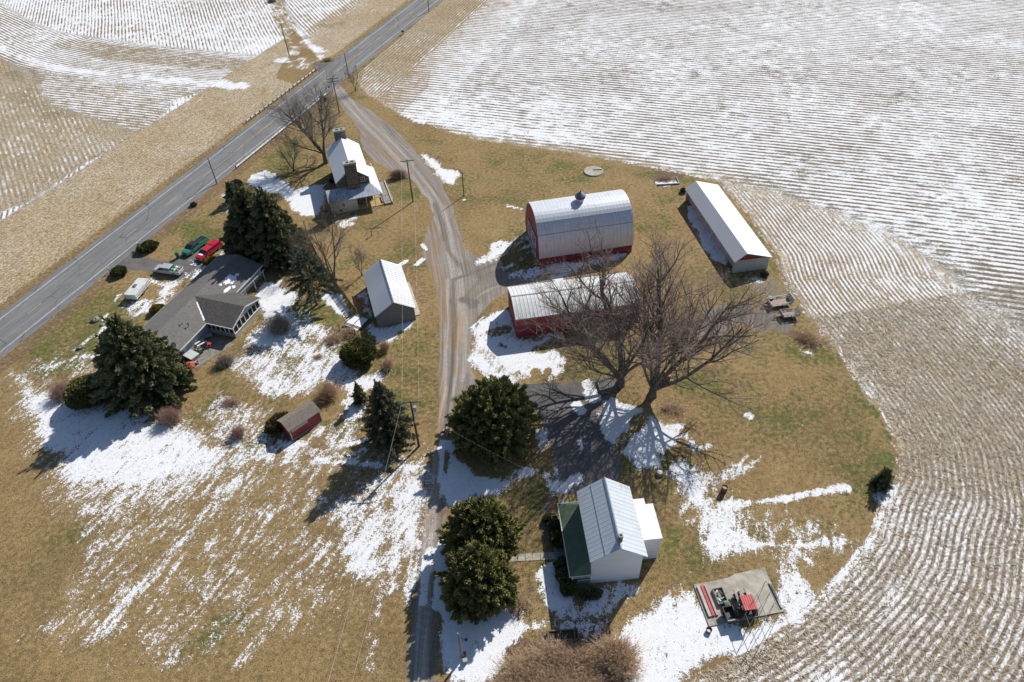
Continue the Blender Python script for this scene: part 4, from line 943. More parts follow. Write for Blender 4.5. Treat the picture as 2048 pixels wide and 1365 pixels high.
# wrap-round lean-to roof (south and east)
M_LEAN = seam_mat("worn_lean_roof", (0.58, 0.61, 0.68), (0.30, 0.34, 0.42), 0, 0.62, 0.07, 0.4, rough=0.55, damt=0.35, dirt=(0.22, 0.25, 0.32), bump=0.03, cstretch=(1.2, 0.4, 1))
mb = MB(); zt, zo = 3.95, 2.75; xl, xr_, yf = -2.6, W+1.9, -3.15
mb.prism([(xl, yf, zo), (xr_, yf, zo), (W, -0.02, zt), (xl, -0.02, zt)], [(xl, yf, zo+0.1), (xr_, yf, zo+0.1), (W, -0.02, zt+0.1), (xl, -0.02, zt+0.1)])
mb.build("lean_to_roof", M_LEAN, q)
mb = MB(); mb.prism([(xr_, yf, zo), (xr_, 8.2, zo), (W+0.02, 8.2, zt), (W+0.02, -0.02, zt)], [(xr_, yf, zo+0.1), (xr_, 8.2, zo+0.1), (W+0.02, 8.2, zt+0.1), (W+0.02, -0.02, zt+0.1)])
mb.build("porch_roof", seam_mat("white_porch_roof", (0.78, 0.79, 0.82), (0.70, 0.71, 0.75), 1, 0.55, 0.10, 0.75, rough=0.5, damt=0.1, bump=0.02), q)
crm = pm("cream_wall", (0.62, 0.60, 0.54), (0.52, 0.50, 0.44), 1.0, 0.8, dirt=(0.32, 0.27, 0.2), dirt_amt=0.25)
mb = MB(); mb.prism([(-2.35, yf+0.35, 0), (3.1, yf+0.35, 0), (3.1, -0.02, 0), (-2.35, -0.02, 0)], [(-2.35, yf+0.35, zo+0.06), (3.1, yf+0.35, zo+0.06), (3.1, -0.02, zt-0.08), (-2.35, -0.02, zt-0.08)])
mb.build("lean_to_wall", crm, q)
window(q, 0.2, yf+0.35, 1.75, 0.6, 0.85, 'y', -1)
mb = MB(); mb.box(3.12, xr_-0.1, yf+0.3, -0.02, 0.0, 0.12); mb.box(W+0.02, xr_-0.1, 0.0, 8.0, 0.0, 0.12); mb.build("porch_floor", pm("porch_ochre", (0.50, 0.36, 0.15), (0.38, 0.26, 0.11), 1, 0.8), q)
for p_ in ((4.9, yf+0.35), (6.6, yf+0.35), (xr_-0.25, yf+0.35), (xr_-0.25, 1.0), (xr_-0.25, 4.5), (xr_-0.25, 7.8)):
    mb = MB(); mb.box(p_[0], p_[0]+0.12, p_[1], p_[1]+0.12, 0.12, zo); mb.build("porch_post", M_TRIM, q)
mb = MB(); mb.box(3.6, 4.4, -0.09, -0.02, 0.13, 2.1); mb.build("door", pm("door_dark_green", (0.03, 0.05, 0.04), None, 2, 0.6), q)
mb = MB(); mb.box(3.4, 6.3, -0.10, -0.03, 2.2, 2.9); mb.build("porch_beam", M_SHADE, q)

# raised stone terrace and walk on the east side of the stone house
tr = thing("terrace", "narrow raised slab walk with pale coping along the stone farmhouse", "terrace", (-34.12, 124.85), R(16.6))
mb = MB(); mb.box(8.5, 10.0, -3.0, 6.2, 0.0, 0.35); mb.build("slab", pm("grey_paving", (0.36, 0.34, 0.30), (0.22, 0.21, 0.19), 2.2, 0.9, dirt=(0.5, 0.46, 0.38), dirt_amt=0.4), tr)
mb = MB(); mb.box(10.0, 10.22, -3.05, 6.2, 0.0, 0.55); mb.box(8.4, 8.6, 10.5, 14.2, 0, 0.8); mb.build("coping", pm("pale_coping", (0.62, 0.60, 0.54), (0.45, 0.43, 0.38), 3, 0.8), tr)
mb = MB(); mb.box(7.4, 8.4, 10.0, 14.0, 0, 0.3); mb.build("side_slab", M_STONECAP, tr)
pit = thing("planter", "square brick-edged planter full of dead leaves at the porch corner", "planter", plan(774, 399), R(16.6))
mb = MB()
for b_ in ((-1.2, 1.2, -1.2, -1.0), (-1.2, 1.2, 1.0, 1.2), (-1.2, -1.0, -1.0, 1.0), (1.0, 1.2, -1.0, 1.0)): mb.box(*b_, 0, 0.4)
mb.build("wall", pm("planter_stone", (0.36, 0.30, 0.24), (0.24, 0.19, 0.15), 3, 0.9), pit)
mb = MB(); mb.box(-1.0, 1.0, -1.0, 1.0, 0.0, 0.28); mb.build("soil", pm("leaf_soil", (0.24, 0.12, 0.07), (0.12, 0.07, 0.045), 6, 0.95, bump=0.03), pit)

# ---------- ranch house
q = thing("ranch_house", "low brown-grey shingled ranch house with screened gable wing and white trim", "house", (-60.8, 83.13), R(-19.7))
W, L, e, r, ov = 8.5, 22.8, 2.5, 3.75, 0.55
M_SH = shingle_mat("grey_brown_shingle", (0.205, 0.19, 0.172), (0.155, 0.145, 0.133), 1, (0.235, 0.215, 0.19))
M_SHX = shingle_mat("dark_brown_shingle", (0.125, 0.112, 0.098), (0.085, 0.078, 0.070), 0, (0.15, 0.135, 0.115))
wl = pm("pale_grey_siding", (0.42, 0.44, 0.46), (0.36, 0.38, 0.40), 1, 0.75, stretch=(0.3, 0.3, 5))
mb = MB(); gable_shell(mb, W, L, e, r); mb.build("wall", wl, q)
mb = MB(); mb.ext_y(roofpoly(W, e, r, ov, th=0.10), -0.15, L+0.3); mb.build("roof", M_SH, q)
ze = e-(r-e)/(W/2)*ov
mb = MB(); mb.box(W+ov, W+ov+0.08, -0.17, 6.7, ze-0.14, ze+0.06); mb.box(W+ov, W+ov+0.08, 14.9, L+0.32, ze-0.14, ze+0.06); mb.box(-ov-0.08, -ov, -0.17, L+0.32, ze-0.14, ze+0.06); mb.build("fascia", M_TRIM, q)
yw, hw_, ex, wr = 10.7, 3.75, 5.3, 3.70
# wing roof: ridge along x
mb = MB(); xa, xb = W/2+0.15, W+ex+0.35
sw = (wr-ze)/(hw_+0.4)
for sg in (-1, 1):
    yo = yw+sg*(hw_+0.4)
    lo = [(xa, yw, wr+0.13), (xb, yw, wr+0.13), (xb, yo, ze+0.13), (W+ov+0.02, yo, ze+0.13)]
    if sg > 0: lo = lo[::-1]
    lo2 = [(x_, y_, z_-0.1) for x_, y_, z_ in lo]
    mb.prism(lo, lo2)
mb.build("wing_roof", M_SHX, q)
mb = MB(); x1 = W+ex
mb.prism([(W+0.02, yw-hw_, 0), (x1, yw-hw_, 0), (x1, yw+hw_, 0), (W+0.02, yw+hw_, 0)], [(W+0.02, yw-hw_, 0.85), (x1, yw-hw_, 0.85), (x1, yw+hw_, 0.85), (W+0.02, yw+hw_, 0.85)])
mb.build("wing_base", wl, q)
mb = MB(); mb.box(W+0.2, x1-0.12, yw-hw_+0.12, yw+hw_-0.12, 0.86, 2.32); mb.build("screen", M_SHADE, q)
mb = MB(); mb.prism([(x1-0.1, yw-hw_, 2.3), (x1-0.1, yw+hw_, 2.3), (x1-0.1, yw, wr-0.02)], [(x1+0.02, yw-hw_, 2.3), (x1+0.02, yw+hw_, 2.3), (x1+0.02, yw, wr-0.02)]); mb.build("gable", pm("pale_blue_gable", (0.55, 0.60, 0.64), None, 2, 0.7), q)
for k in range(8):
    y_ = yw-hw_+0.02+k*(2*hw_-0.1)/7; mb = MB(); mb.box(x1-0.08, x1+0.03, y_-0.02, y_+0.08, 0.86, 2.29); mb.build("screen_post", M_TRIM, q)
for k in range(6):
    x_ = W+0.9+k*(ex-1.0)/5.0; mb = MB(); mb.box(x_-0.04, x_+0.04, yw-hw_-0.03, yw-hw_+0.08, 0.86, 2.29); mb.build("screen_post", M_TRIM, q)
for sg in (-1, 1):
    mb = MB(); mb.bar((x1+0.38, yw, wr+0.02), (x1+0.38, yw+sg*(hw_+0.4), ze+0.02), 0.06, 0.2); mb.build("rake_board", M_TRIM, q)
mb = MB(); mb.box(W+ov+0.1, x1+0.36, yw-hw_-0.5, yw-hw_-0.42, ze-0.02, ze+0.14); mb.box(x1-0.02, x1+0.12, yw-hw_-0.02, yw+hw_+0.02, 0.8, 0.88); mb.build("wing_fascia", M_TRIM, q)
mb = MB(); mb.lathe([(0.06, 3.0), (0.06, 3.75)], 6.3, 4.6, 8); mb.lathe([(0.12, 3.72), (0.12, 3.82)], 6.3, 4.6, 10); mb.build("vent_pipe", pm("vent_metal", (0.5, 0.5, 0.5), None, 2, 0.4, metal=0.5), q)
mb = MB(); mb.lathe([(0.05, 2.9), (0.05, 3.5), (0.16, 3.5), (0.14, 3.6)], 7.4, 4.6, 8); mb.build("vent_pipe", M_SHADE, q)
# satellite dish
mb = MB(); mb.tube((8.4, -0.1, 2.7), (8.4, -0.1, 3.25), 0.03, n=6); do = mb.build("dish_mast", pm("dish_grey", (0.4, 0.4, 0.4), None, 2, 0.5), q)
mb = MB(); c_ = Vector((8.4, -0.2, 3.45)); ax = Vector((0.3, -0.9, 0.5)).normalized(); a_ = ax.cross(Vector((0, 0, 1))).normalized(); b_ = ax.cross(a_)
rings = [(0.0, 0.0), (0.22, 0.02), (0.42, 0.09)]; n = 16; vs = []
for rr, dd in rings[1:]: vs += [c_+ax*dd+(a_*math.cos(6.2832*k/n)+b_*math.sin(6.2832*k/n)*1.15)*rr for k in range(n)]
mb.v = [tuple(c_)]+[tuple(v) for v in vs]; mb.f = [(0, 1+k, 1+(k+1) % n) for k in range(n)]+[(1+k, 1+n+k, 1+n+(k+1) % n, 1+(k+1) % n) for k in range(n)]
mb.build("satellite_dish", M_TRIM, do)
# snow lying in the roof valley and on the dark slope
def snow_blob(name, parent, pts, m, h=0.05):
    mb = MB(); n = len(pts); cx_ = sum(p[0] for p in pts)/n; cy_ = sum(p[1] for p in pts)/n; cz_ = sum(p[2] for p in pts)/n+h
    mb.v = [(cx_, cy_, cz_)]+[tuple(p) for p in pts]; mb.f = [(0, 1+k, 1+(k+1) % n) for k in range(n)]; return mb.build(name, m, parent, smooth=True)
M_SNOW = pm("snow", (0.88, 0.90, 0.93), (0.80, 0.83, 0.88), 3, 0.85, bump=0.03)
def roofz(x_): return r+0.1-(abs(x_-W/2))*(r-e)/(W/2)
pts = []
for k in range(14):
    t = k/13; x_ = W/2+1.1+t*3.2; y_ = yw-(x_-W/2)*(hw_+0.4)/(W/2+ov)-0.12; pts.append((x_, y_-0.05-rnd.random()*0.16, roofz(x_)+0.03))
for k in range(14):
    t = 1-k/13; x_ = W/2+1.1+t*3.2; y_ = yw-(x_-W/2)*(hw_+0.4)/(W/2+ov)+0.05; pts.append((x_, y_+rnd.random()*0.05, roofz(x_)+0.05))
mb = MB(); 
for k in range(13): mb.poly([pts[k], pts[k+1], pts[26-k], pts[27-k]])
mb.build("snow_patch", M_SNOW, q)
for cx_, cy_, rx, ry in ((6.6, 16.9, 0.9, 1.4), (7.6, 14.6, 0.35, 1.0), (7.0, 18.6, 0.3, 0.5), (6.1, 15.1, 0.25, 0.3), (8.1, 15.8, 0.3, 0.4), (7.4, 16.4, 0.25, 0.3)):
    ps = []
    for k in range(22):
        t = 6.2832*k/22; rr = 0.65+0.5*rnd.random(); x_ = cx_+rx*rr*math.cos(t); y_ = cy_+ry*rr*math.sin(t); ps.append((x_, y_, roofz(x_)+0.012))
    snow_blob("snow_patch", q, ps, M_SNOW, 0.04)
# open pergola frame beside the wing
pg = thing("pergola", "bare pale porch frame on posts along the shaded end of the ranch house", "pergola", (-60.8, 83.13), R(-19.7))
mp = M_TRIM
mb = MB(); mb.bar((9.8, 14.4, 2.22), (9.95, 22.1, 2.22), 0.09, 0.13); mb.build("beam", pm("pergola_grey", (0.46, 0.46, 0.45), None, 2, 0.6), pg)
mb = MB(); mb.bar((9.1, 14.5, 2.2), (9.75, 14.5, 2.2), 0.07, 0.07); mb.build("rafter", mp, pg)
for y_ in (14.6, 16.2, 18.8, 21.7): mb = MB(); mb.box(9.8, 9.9, y_-0.05, y_+0.05, 0, 2.15); mb.build("post", pm("pergola_grey", (0.46, 0.46, 0.45)), pg)
# ------------------------------------------------------------------ vegetation
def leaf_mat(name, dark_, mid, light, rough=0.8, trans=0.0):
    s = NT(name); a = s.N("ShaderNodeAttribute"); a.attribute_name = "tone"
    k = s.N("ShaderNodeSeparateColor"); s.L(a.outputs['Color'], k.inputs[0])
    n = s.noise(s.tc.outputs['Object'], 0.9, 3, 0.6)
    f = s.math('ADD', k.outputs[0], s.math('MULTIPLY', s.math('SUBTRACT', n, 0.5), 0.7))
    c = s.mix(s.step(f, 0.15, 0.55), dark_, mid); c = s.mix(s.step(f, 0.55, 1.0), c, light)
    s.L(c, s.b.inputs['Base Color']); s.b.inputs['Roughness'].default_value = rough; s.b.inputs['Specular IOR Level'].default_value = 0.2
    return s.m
def bark_mat(name, c1, c2): return pm(name, c1, c2, 3.0, 0.9, stretch=(1, 1, 0.3), bump=0.02)

def tubes(P0, P1, R0, R1, n=4):
    D = P1-P0; Ln = np.linalg.norm(D, axis=1, keepdims=True)+1e-9; D = D/Ln
    up = np.where(np.abs(D[:, 2:3]) < 0.9, np.array([[0, 0, 1.0]]), np.array([[1.0, 0, 0]]))
    A = np.cross(D, up); A /= np.linalg.norm(A, axis=1, keepdims=True)+1e-9; B = np.cross(A, D)
    t = np.arange(n)*2*np.pi/n; ct, st = np.cos(t), np.sin(t)
    ring = A[:, None, :]*ct[None, :, None]+B[:, None, :]*st[None, :, None]
    V0 = P0[:, None, :]+ring*R0[:, None, None]; V1 = P1[:, None, :]+ring*R1[:, None, None]
    Vv = np.concatenate([V0, V1], 1).reshape(-1, 3); m = len(P0); base = (np.arange(m)*2*n)[:, None]
    k = np.arange(n); k2 = (k+1) % n
    F = np.stack([base+k, base+k2, base+n+k2, base+n+k], 2).reshape(-1, 4)
    return Vv, F

class Wood:
    def __init__(s): s.l = {}
    def add(s, lvl, p, q_, r0, r1): s.l.setdefault(lvl, []).append((*p, *q_, r0, r1))
    def arr(s, lvls):
        d = [x for l in lvls for x in s.l.get(l, [])]; return np.array(d) if d else None
def nrm(v): return v/(np.linalg.norm(v)+1e-9)
def grow(W_, rs, p, d, L, r, lvl, prm):
    """recursive bare branch"""
    nseg = prm['seg'][lvl]; step_ = L/nseg; n_ch = prm['ch'][lvl]; wobl = prm['wob'][lvl]; up = prm['up'][lvl]
    t0 = prm['t0'][lvl]; pts = [(p, d, r)]
    r_end = r*prm['tap'][lvl]
    for i_ in range(nseg):
        d = nrm(d+rs.normal(0, wobl, 3)+np.array([0, 0, up])*step_/L*2)
        q_ = p+d*step_; ra = r+(r_end-r)*i_/nseg; rb = r+(r_end-r)*(i_+1)/nseg
        W_.add(lvl, p, q_, ra, rb); p = q_; pts.append((p, d, rb))
    if lvl+1 >= prm['n']: return
    for c_ in range(n_ch):
        t = t0+(1-t0)*(c_+rs.rand()*0.8)/n_ch if n_ch > 1 else 0.9
        t = min(t, 0.999); k = t*nseg; i_ = int(k); f_ = k-i_
        pa, da, ra = pts[i_]; pb, db, rb = pts[i_+1]
        pp = pa+(pb-pa)*f_; rr = ra+(rb-ra)*f_; dd = nrm(db)
        ang = R(rs.uniform(*prm['ang'][lvl])); az = rs.uniform(0, 2*np.pi)
        a_ = nrm(np.cross(dd, [0, 0, 1.0] if abs(dd[2]) < 0.95 else [1.0, 0, 0])); b_ = np.cross(dd, a_)
        nd = nrm(dd*math.cos(ang)+(a_*math.cos(az)+b_*math.sin(az))*math.sin(ang))
        if nd[2] < -0.15: nd[2] *= 0.3; nd = nrm(nd)
        nl_ = L*prm['len'][lvl]*(1.0-0.45*t)*rs.uniform(0.75, 1.2)
        nr = max(min(rr*0.72, r*prm['rad'][lvl]), prm['rmin'])
        grow(W_, rs, pp, nd, nl_, nr, lvl+1, prm)
def tree_parts(root, W_, m, trunk_lv, limb_lv, twig_lv, nt=9):
    for nm_, lv, n in (("trunk", trunk_lv, nt), ("crown", limb_lv, 5), ("twigs", twig_lv, 3)):
        a = W_.arr(lv)
        if a is None: continue
        Vv, F = tubes(a[:, 0:3], a[:, 3:6], a[:, 6], a[:, 7], n)
        raw_mesh(nm_, Vv, F, m if nm_ != "twigs" else TWIG.get(m.name, m), root, smooth=(nm_ != "twigs"))
BK1 = bark_mat("bark_grey_brown", (0.20, 0.17, 0.14), (0.10, 0.084, 0.07))
BK2 = bark_mat("twig_grey", (0.33, 0.285, 0.245), (0.20, 0.17, 0.145))
BK3 = bark_mat("twig_reddish", (0.44, 0.34, 0.29), (0.27, 0.20, 0.17))
TWIG = {BK1.name: BK3}
def bare_tree(px, label, leaders, prm, seed, group=None, name="bare_tree", base_r=0.5, bark=BK1, twig=None, lean=(0, 0), flare=True):
    x, y = plan(*px); t = thing(name, label, "tree", (x, y, 0), 0, group)
    rs = np.random.RandomState(seed); W_ = Wood()
    fork = prm.get('fork', 2.0)
    p = np.array([0., 0., -0.1]); q_ = np.array([lean[0], lean[1], fork])
    m_ = (p+q_)/2+rs.normal(0, 0.05, 3)
    if flare: W_.add(0, p, p+np.array([0, 0, 0.5]), base_r*1.45, base_r*1.1); p = p+np.array([0, 0, 0.5])
    W_.add(0, p, m_, base_r*1.1, base_r); W_.add(0, m_, q_, base_r, base_r*0.92)
    for (dx, dy, dz, L_, r_) in leaders:
        grow(W_, rs, q_-np.array([0, 0, 0.25]), nrm(np.array([dx, dy, dz])), L_, r_, 1, prm)
    if twig is not None: TWIG[bark.name] = twig
    tree_parts(t, W_, bark, [0, 1], [2, 3], list(range(4, 9)))
    return t
BIG = dict(n=6, seg=[1, 8, 6, 5, 4, 3], ch=[0, 10, 7, 5, 4, 0], wob=[0, 0.09, 0.14, 0.19, 0.22, 0.24], up=[0, 0.25, 0.22, 0.18, 0.12, 0.08], t0=[0, 0.22, 0.2, 0.2, 0.2, 0], tap=[1, 0.28, 0.25, 0.3, 0.4, 0.5], ang=[(0, 0), (28, 58), (28, 58), (25, 60), (25, 65)], len=[0, 0.64, 0.62, 0.62, 0.62], rad=[0, 0.42, 0.5, 0.5, 0.6], rmin=0.010, fork=1.5)
MID = dict(BIG, n=6, ch=[0, 9, 7, 6, 4, 0], rmin=0.008, fork=1.6)
SML = dict(BIG, n=5, seg=[1, 6, 5, 4, 3], ch=[0, 9, 8, 5, 0], rmin=0.008, fork=0.6)

# two giants in the yard
bare_tree((1240, 770), "left giant bare tree with forked trunks reaching over the red shed roof", [(-0.42, 0.1, 1, 17.5, 0.40), (0.15, 0.30, 1, 19.5, 0.48), (-0.15, -0.35, 1, 15, 0.30), (-0.85, 0.35, 0.85, 15, 0.30), (0.55, -0.1, 1, 15, 0.26), (-0.6, -0.3, 0.8, 13, 0.2), (0.7, 0.5, 1.3, 17, 0.26), (-1.0, 0.0, 0.9, 14, 0.2)], BIG, 11, "giant bare trees in the yard", base_r=0.62)
bare_tree((1304, 792), "right giant bare tree with reddish twigs between the yard and the field", [(0.55, 0.15, 1, 18, 0.42), (-0.08, 0.1, 1, 20, 0.46), (1.0, -0.1, 0.95, 16.5, 0.36), (-0.4, 0.5, 1, 15, 0.26), (0.3, -0.5, 1, 13, 0.22), (0.5, 0.9, 1.1, 17, 0.26), (-0.7, 0.1, 1.3, 17, 0.24), (0.9, 0.6, 1.0, 16, 0.22)], BIG, 23, "giant bare trees in the yard", base_r=0.60)
bare_tree((652, 326), "broad bare tree between the stone farmhouse and the paved road", [(-0.75, 0.25, 1, 13, 0.26), (0.05, 0.2, 1, 14, 0.28), (-0.35, -0.2, 1, 12, 0.22), (0.4, 0.3, 1, 11, 0.2), (-1.0, 0.4, 0.75, 12, 0.2), (-0.4, 0.8, 0.9, 12, 0.2), (-1.1, -0.1, 0.6, 9, 0.16)], dict(MID, ch=[0, 9, 7, 6, 4, 0], fork=2.4), 5, base_r=0.50, twig=BK2)
bare_tree((672, 572), "mid-sized vase-shaped bare tree beside the board fence and tool shed", [(-0.3, 0.2, 1, 10, 0.17), (0.25, 0.3, 1, 10.5, 0.2), (0.0, -0.2, 1, 8, 0.14), (-0.75, 0.1, 0.8, 7, 0.12)], dict(SML, fork=1.8, ch=[0, 8, 7, 5, 0], rmin=0.012), 8, base_r=0.34, twig=BK2)
bare_tree((724, 552), "small wispy bare tree behind the grey tool shed", [(-0.3, 0.2, 1, 5, 0.07), (0.3, 0.1, 1, 5, 0.07), (0.0, -0.3, 1, 4, 0.05)], dict(SML, fork=0.5), 9, base_r=0.10, twig=BK2)
bare_tree((588, 343), "low twisted bare tree shaded beside the broad tree at the stone farmhouse", [(-0.6, 0.2, 1, 6, 0.10), (0.3, 0.1, 1, 6, 0.10), (-0.2, -0.4, 1, 5, 0.09), (0.1, 0.5, 1, 5.5, .09)], dict(SML, fork=0.6), 10, base_r=0.16, twig=BK2)
bare_tree((668, 440), "pale twiggy bare tree in the shade at the front corner of the stone farmhouse", [(-0.5, 0.2, 1, 4, 0.07), (0.4, 0.1, 1, 4, 0.07), (0.0, -0.4, 1, 3.5, 0.06), (0.1, 0.5, 1, 4, .06)], dict(SML, fork=0.5), 12, base_r=0.12, twig=BK2)
bare_tree((597, 535), "grey bare tree squeezed between the tall evergreens and the board fence", [(-0.2, 0.2, 1, 6, 0.08), (0.3, 0.1, 1, 6, 0.08), (0.0, -0.3, 1, 5, 0.07)], dict(SML, fork=1.0), 13, base_r=0.14, twig=BK2)
bare_tree((711, 182), "small bare tree on the bank where the gravel lane meets the road", [(-0.2, 0.2, 1, 5, 0.08), (0.3, 0.1, 1, 5, 0.08), (0.0, -0.3, 1, 4, 0.06)], dict(SML, fork=0.6), 14, base_r=0.12)
bare_tree((385, 594), "little ornamental bare tree by the driveway side of the ranch house", [(-0.3, 0.2, 1, 2.2, 0.04), (0.4, 0.1, 1, 2.2, 0.04), (0.0, -0.4, 1, 2, 0.04)], dict(SML, fork=0.5), 15, base_r=0.07, twig=BK2)

# evergreens -------------------------------------------------------
def tufts(rs, C, Dm, size, n_per, wid=0.22, spread=0.55, tone=None):
    """sprays of narrow leaf blades: C centres (m,3), Dm directions (m,3)"""
    m = len(C); Cc = np.repeat(C, n_per, 0); Dd = np.repeat(Dm, n_per, 0)+rs.normal(0, spread, (m*n_per, 3))
    Dd /= np.linalg.norm(Dd, axis=1, keepdims=True)+1e-9
    sz = np.repeat(size, n_per)*rs.uniform(0.6, 1.25, m*n_per)
    S = np.cross(Dd, rs.normal(0, 1, (m*n_per, 3))); S /= np.linalg.norm(S, axis=1, keepdims=True)+1e-9
    w = sz*wid
    A = Cc-Dd*sz[:, None]*0.15; B = Cc+Dd*sz[:, None]*0.45+S*w[:, None]; T = Cc+Dd*sz[:, None]; E_ = Cc+Dd*sz[:, None]*0.45-S*w[:, None]
    Vv = np.stack([A, B, T, E_], 1).reshape(-1, 3); F = np.arange(len(Vv)).reshape(-1, 4)
    tn = np.repeat(np.repeat(tone, n_per)+rs.normal(0, 0.10, m*n_per), 4)
    col = np.stack([tn, tn, tn, np.ones_like(tn)], 1)
    return Vv, F, col
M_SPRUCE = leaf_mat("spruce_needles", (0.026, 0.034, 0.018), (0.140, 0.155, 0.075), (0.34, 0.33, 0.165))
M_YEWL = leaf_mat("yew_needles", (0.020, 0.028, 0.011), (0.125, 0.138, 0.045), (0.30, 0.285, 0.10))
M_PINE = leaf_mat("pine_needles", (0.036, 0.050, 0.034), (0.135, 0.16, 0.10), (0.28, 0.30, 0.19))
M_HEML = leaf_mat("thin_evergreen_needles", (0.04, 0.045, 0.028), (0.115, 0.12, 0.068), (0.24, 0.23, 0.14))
def conifer(px, label, h, rad, seed, m=M_SPRUCE, nb=170, per=60, z0=0.04, shape=0.85, droop=0.18, tsize=0.5, wid=0.2, name="evergreen_tree", cat="evergreen tree", group=None, squash=(1, 1), tops=((0, 0, 1.0),), upturn=0.1, trunk_r=0.25, rot=0.0, pw=0.9, plume=True):
    x, y = plan(*px); t = thing(name, label, cat, (x, y, 0), R(rot), group)
    rs = np.random.RandomState(seed); VV, FF, CC = [], [], []; off = 0
    mbT = MB(); WB = Wood()
    for (tx, ty, sc_) in tops:
        H_ = h*sc_; mbT.tube((tx*rad, ty*rad, -0.1), (tx*rad, ty*rad, H_*0.93), trunk_r*sc_, 0.03, 8)
        nbt = int(nb*sc_)
        for b_ in range(nbt):
            u = (b_+rs.rand())/nbt; z = H_*(z0+(0.97-z0)*u); prof_ = (1-u)**pw
            prof_ = prof_*min(1.0, 0.55+u*2.6)                       # slightly narrower at the very foot
            Lb = rad*sc_*max(prof_, 0.05)*(rs.uniform(0.62, 1.02) if b_ % 3 else rs.uniform(0.95, 1.2))*shape/0.85
            az = b_*2.39996+rs.uniform(-0.4, 0.4)
            el = R(-8+upturn*200*u)+rs.normal(0, 0.08)
            d = np.array([math.cos(az)*math.cos(el), math.sin(az)*math.cos(el), math.sin(el)])
            n = max(8, int(per*Lb/rad*2.1))
            s_ = rs.beta(2.2, 1.1, n); latw = Lb*0.15*(1.12-s_)+0.04
            side = np.array([-math.sin(az), math.cos(az), 0])
            C = np.array([tx*rad, ty*rad, z])+np.outer(s_*Lb, d)+np.outer(rs.normal(0, 1, n)*latw, side)
            C[:, 2] += -droop*Lb*s_**2+rs.normal(0, 0.09, n)*0.6-np.abs(rs.normal(0, 1, n))*latw*0.25
            C[:, 0] *= squash[0]; C[:, 1] *= squash[1]
            Dm = np.tile(d*1.0+np.array([0, 0, 0.10+0.3*u]), (n, 1))
            k_ = max(4, n//5); C = np.concatenate([C, np.array([tx*rad, ty*rad, z])+np.outer((1.0+rs.rand(k_)*0.16)*Lb, d)*np.array([squash[0], squash[1], 1])+rs.normal(0, 0.10, (k_, 3))+np.array([0, 0, -droop*Lb*1.1])]); Dm = np.concatenate([Dm, np.tile(d, (k_, 1))]); s_ = np.concatenate([s_, np.full(k_, 0.98)]); n += k_
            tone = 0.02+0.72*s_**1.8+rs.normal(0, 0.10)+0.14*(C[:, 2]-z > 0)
            Vv, F, cc = tufts(rs, C, Dm, np.full(n, tsize*0.72)*(0.75+0.5*rs.rand(n)), 6, wid*0.75, 0.42, tone)
            VV.append(Vv); FF.append(F+off); CC.append(cc); off += len(Vv)
            if b_ % 4 == 1 and u > 0.2 and plume:
                tip = np.array([tx*rad, ty*rad, z])+d*Lb*0.85; k_ = 26; hh_ = rs.uniform(0.5, 1.1)*tsize*2.6; f_ = rs.rand(k_)
                C2 = tip+np.outer(f_*hh_, np.array([d[0]*0.35, d[1]*0.35, 0.95]))+rs.normal(0, 0.10, (k_, 3))*(1.1-f_)[:, None]; C2[:, 0] *= squash[0]; C2[:, 1] *= squash[1]
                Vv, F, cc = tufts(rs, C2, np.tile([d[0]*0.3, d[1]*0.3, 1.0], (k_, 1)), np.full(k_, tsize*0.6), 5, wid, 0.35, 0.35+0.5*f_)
                VV.append(Vv); FF.append(F+off); CC.append(cc); off += len(Vv)
            if b_ % 3 == 0:
                WB.add(0, (tx*rad*squash[0], ty*rad*squash[1], z), tuple(np.array([(tx*rad+d[0]*Lb*0.8)*squash[0], (ty*rad+d[1]*Lb*0.8)*squash[1], z+d[2]*Lb*0.8-droop*Lb*0.6])), 0.05, 0.015)
    mbT.build("trunk", BK1, t)
    a = WB.arr([0]); Vv, F = tubes(a[:, 0:3], a[:, 3:6], a[:, 6], a[:, 7], 4); raw_mesh("branches", Vv, F, BK1, t)
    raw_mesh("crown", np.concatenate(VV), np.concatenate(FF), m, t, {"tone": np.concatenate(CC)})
    return t
conifer((303, 778), "huge dark evergreen in front of the ranch house casting a long shadow on snow", 14.0, 5.6, 31, nb=250, per=105, tsize=0.62, shape=0.98, droop=0.12, pw=0.66, tops=((0, 0, 1.0), (-0.28, 0.12, 0.86), (0.25, -0.1, 0.80)))
conifer((522, 505), "tall dark evergreen beside the snow by the red pickup, left of its pair", 13.8, 5.2, 32, nb=230, per=100, tsize=0.62, shape=0.98, pw=0.7, tops=((0, 0, 1.0), (-0.3, -0.1, 0.8)), group="tall evergreens behind the ranch house")
conifer((562, 515), "tall pointed dark evergreen nearest the stone farmhouse yard, right of its pair", 14.2, 5.0, 33, nb=230, per=100, tsize=0.62, shape=0.98, pw=0.75, tops=((0, 0, 1.0), (0.3, -0.25, 0.72), (-0.1, 0.4, 0.8)), group="tall evergreens behind the ranch house")
conifer((468, 405), "small rounded blue-green evergreen at the road side of the tall evergreens", 4.5, 1.9, 34, M_PINE, nb=90, per=50, tsize=0.35, shape=0.9)
conifer((634, 610), "open blue-green pine with bare lower trunk over the mossy lawn", 12.0, 4.4, 35, M_PINE, nb=85, per=70, tsize=0.38, shape=0.9, z0=0.30, wid=0.13, pw=0.75)
conifer((782, 884), "thin greyish evergreen beside the utility pole with crossarm and transformer", 12.2, 3.5, 36, M_HEML, nb=230, per=60, tsize=0.34, shape=0.95, wid=0.15, droop=0.05, pw=0.75)
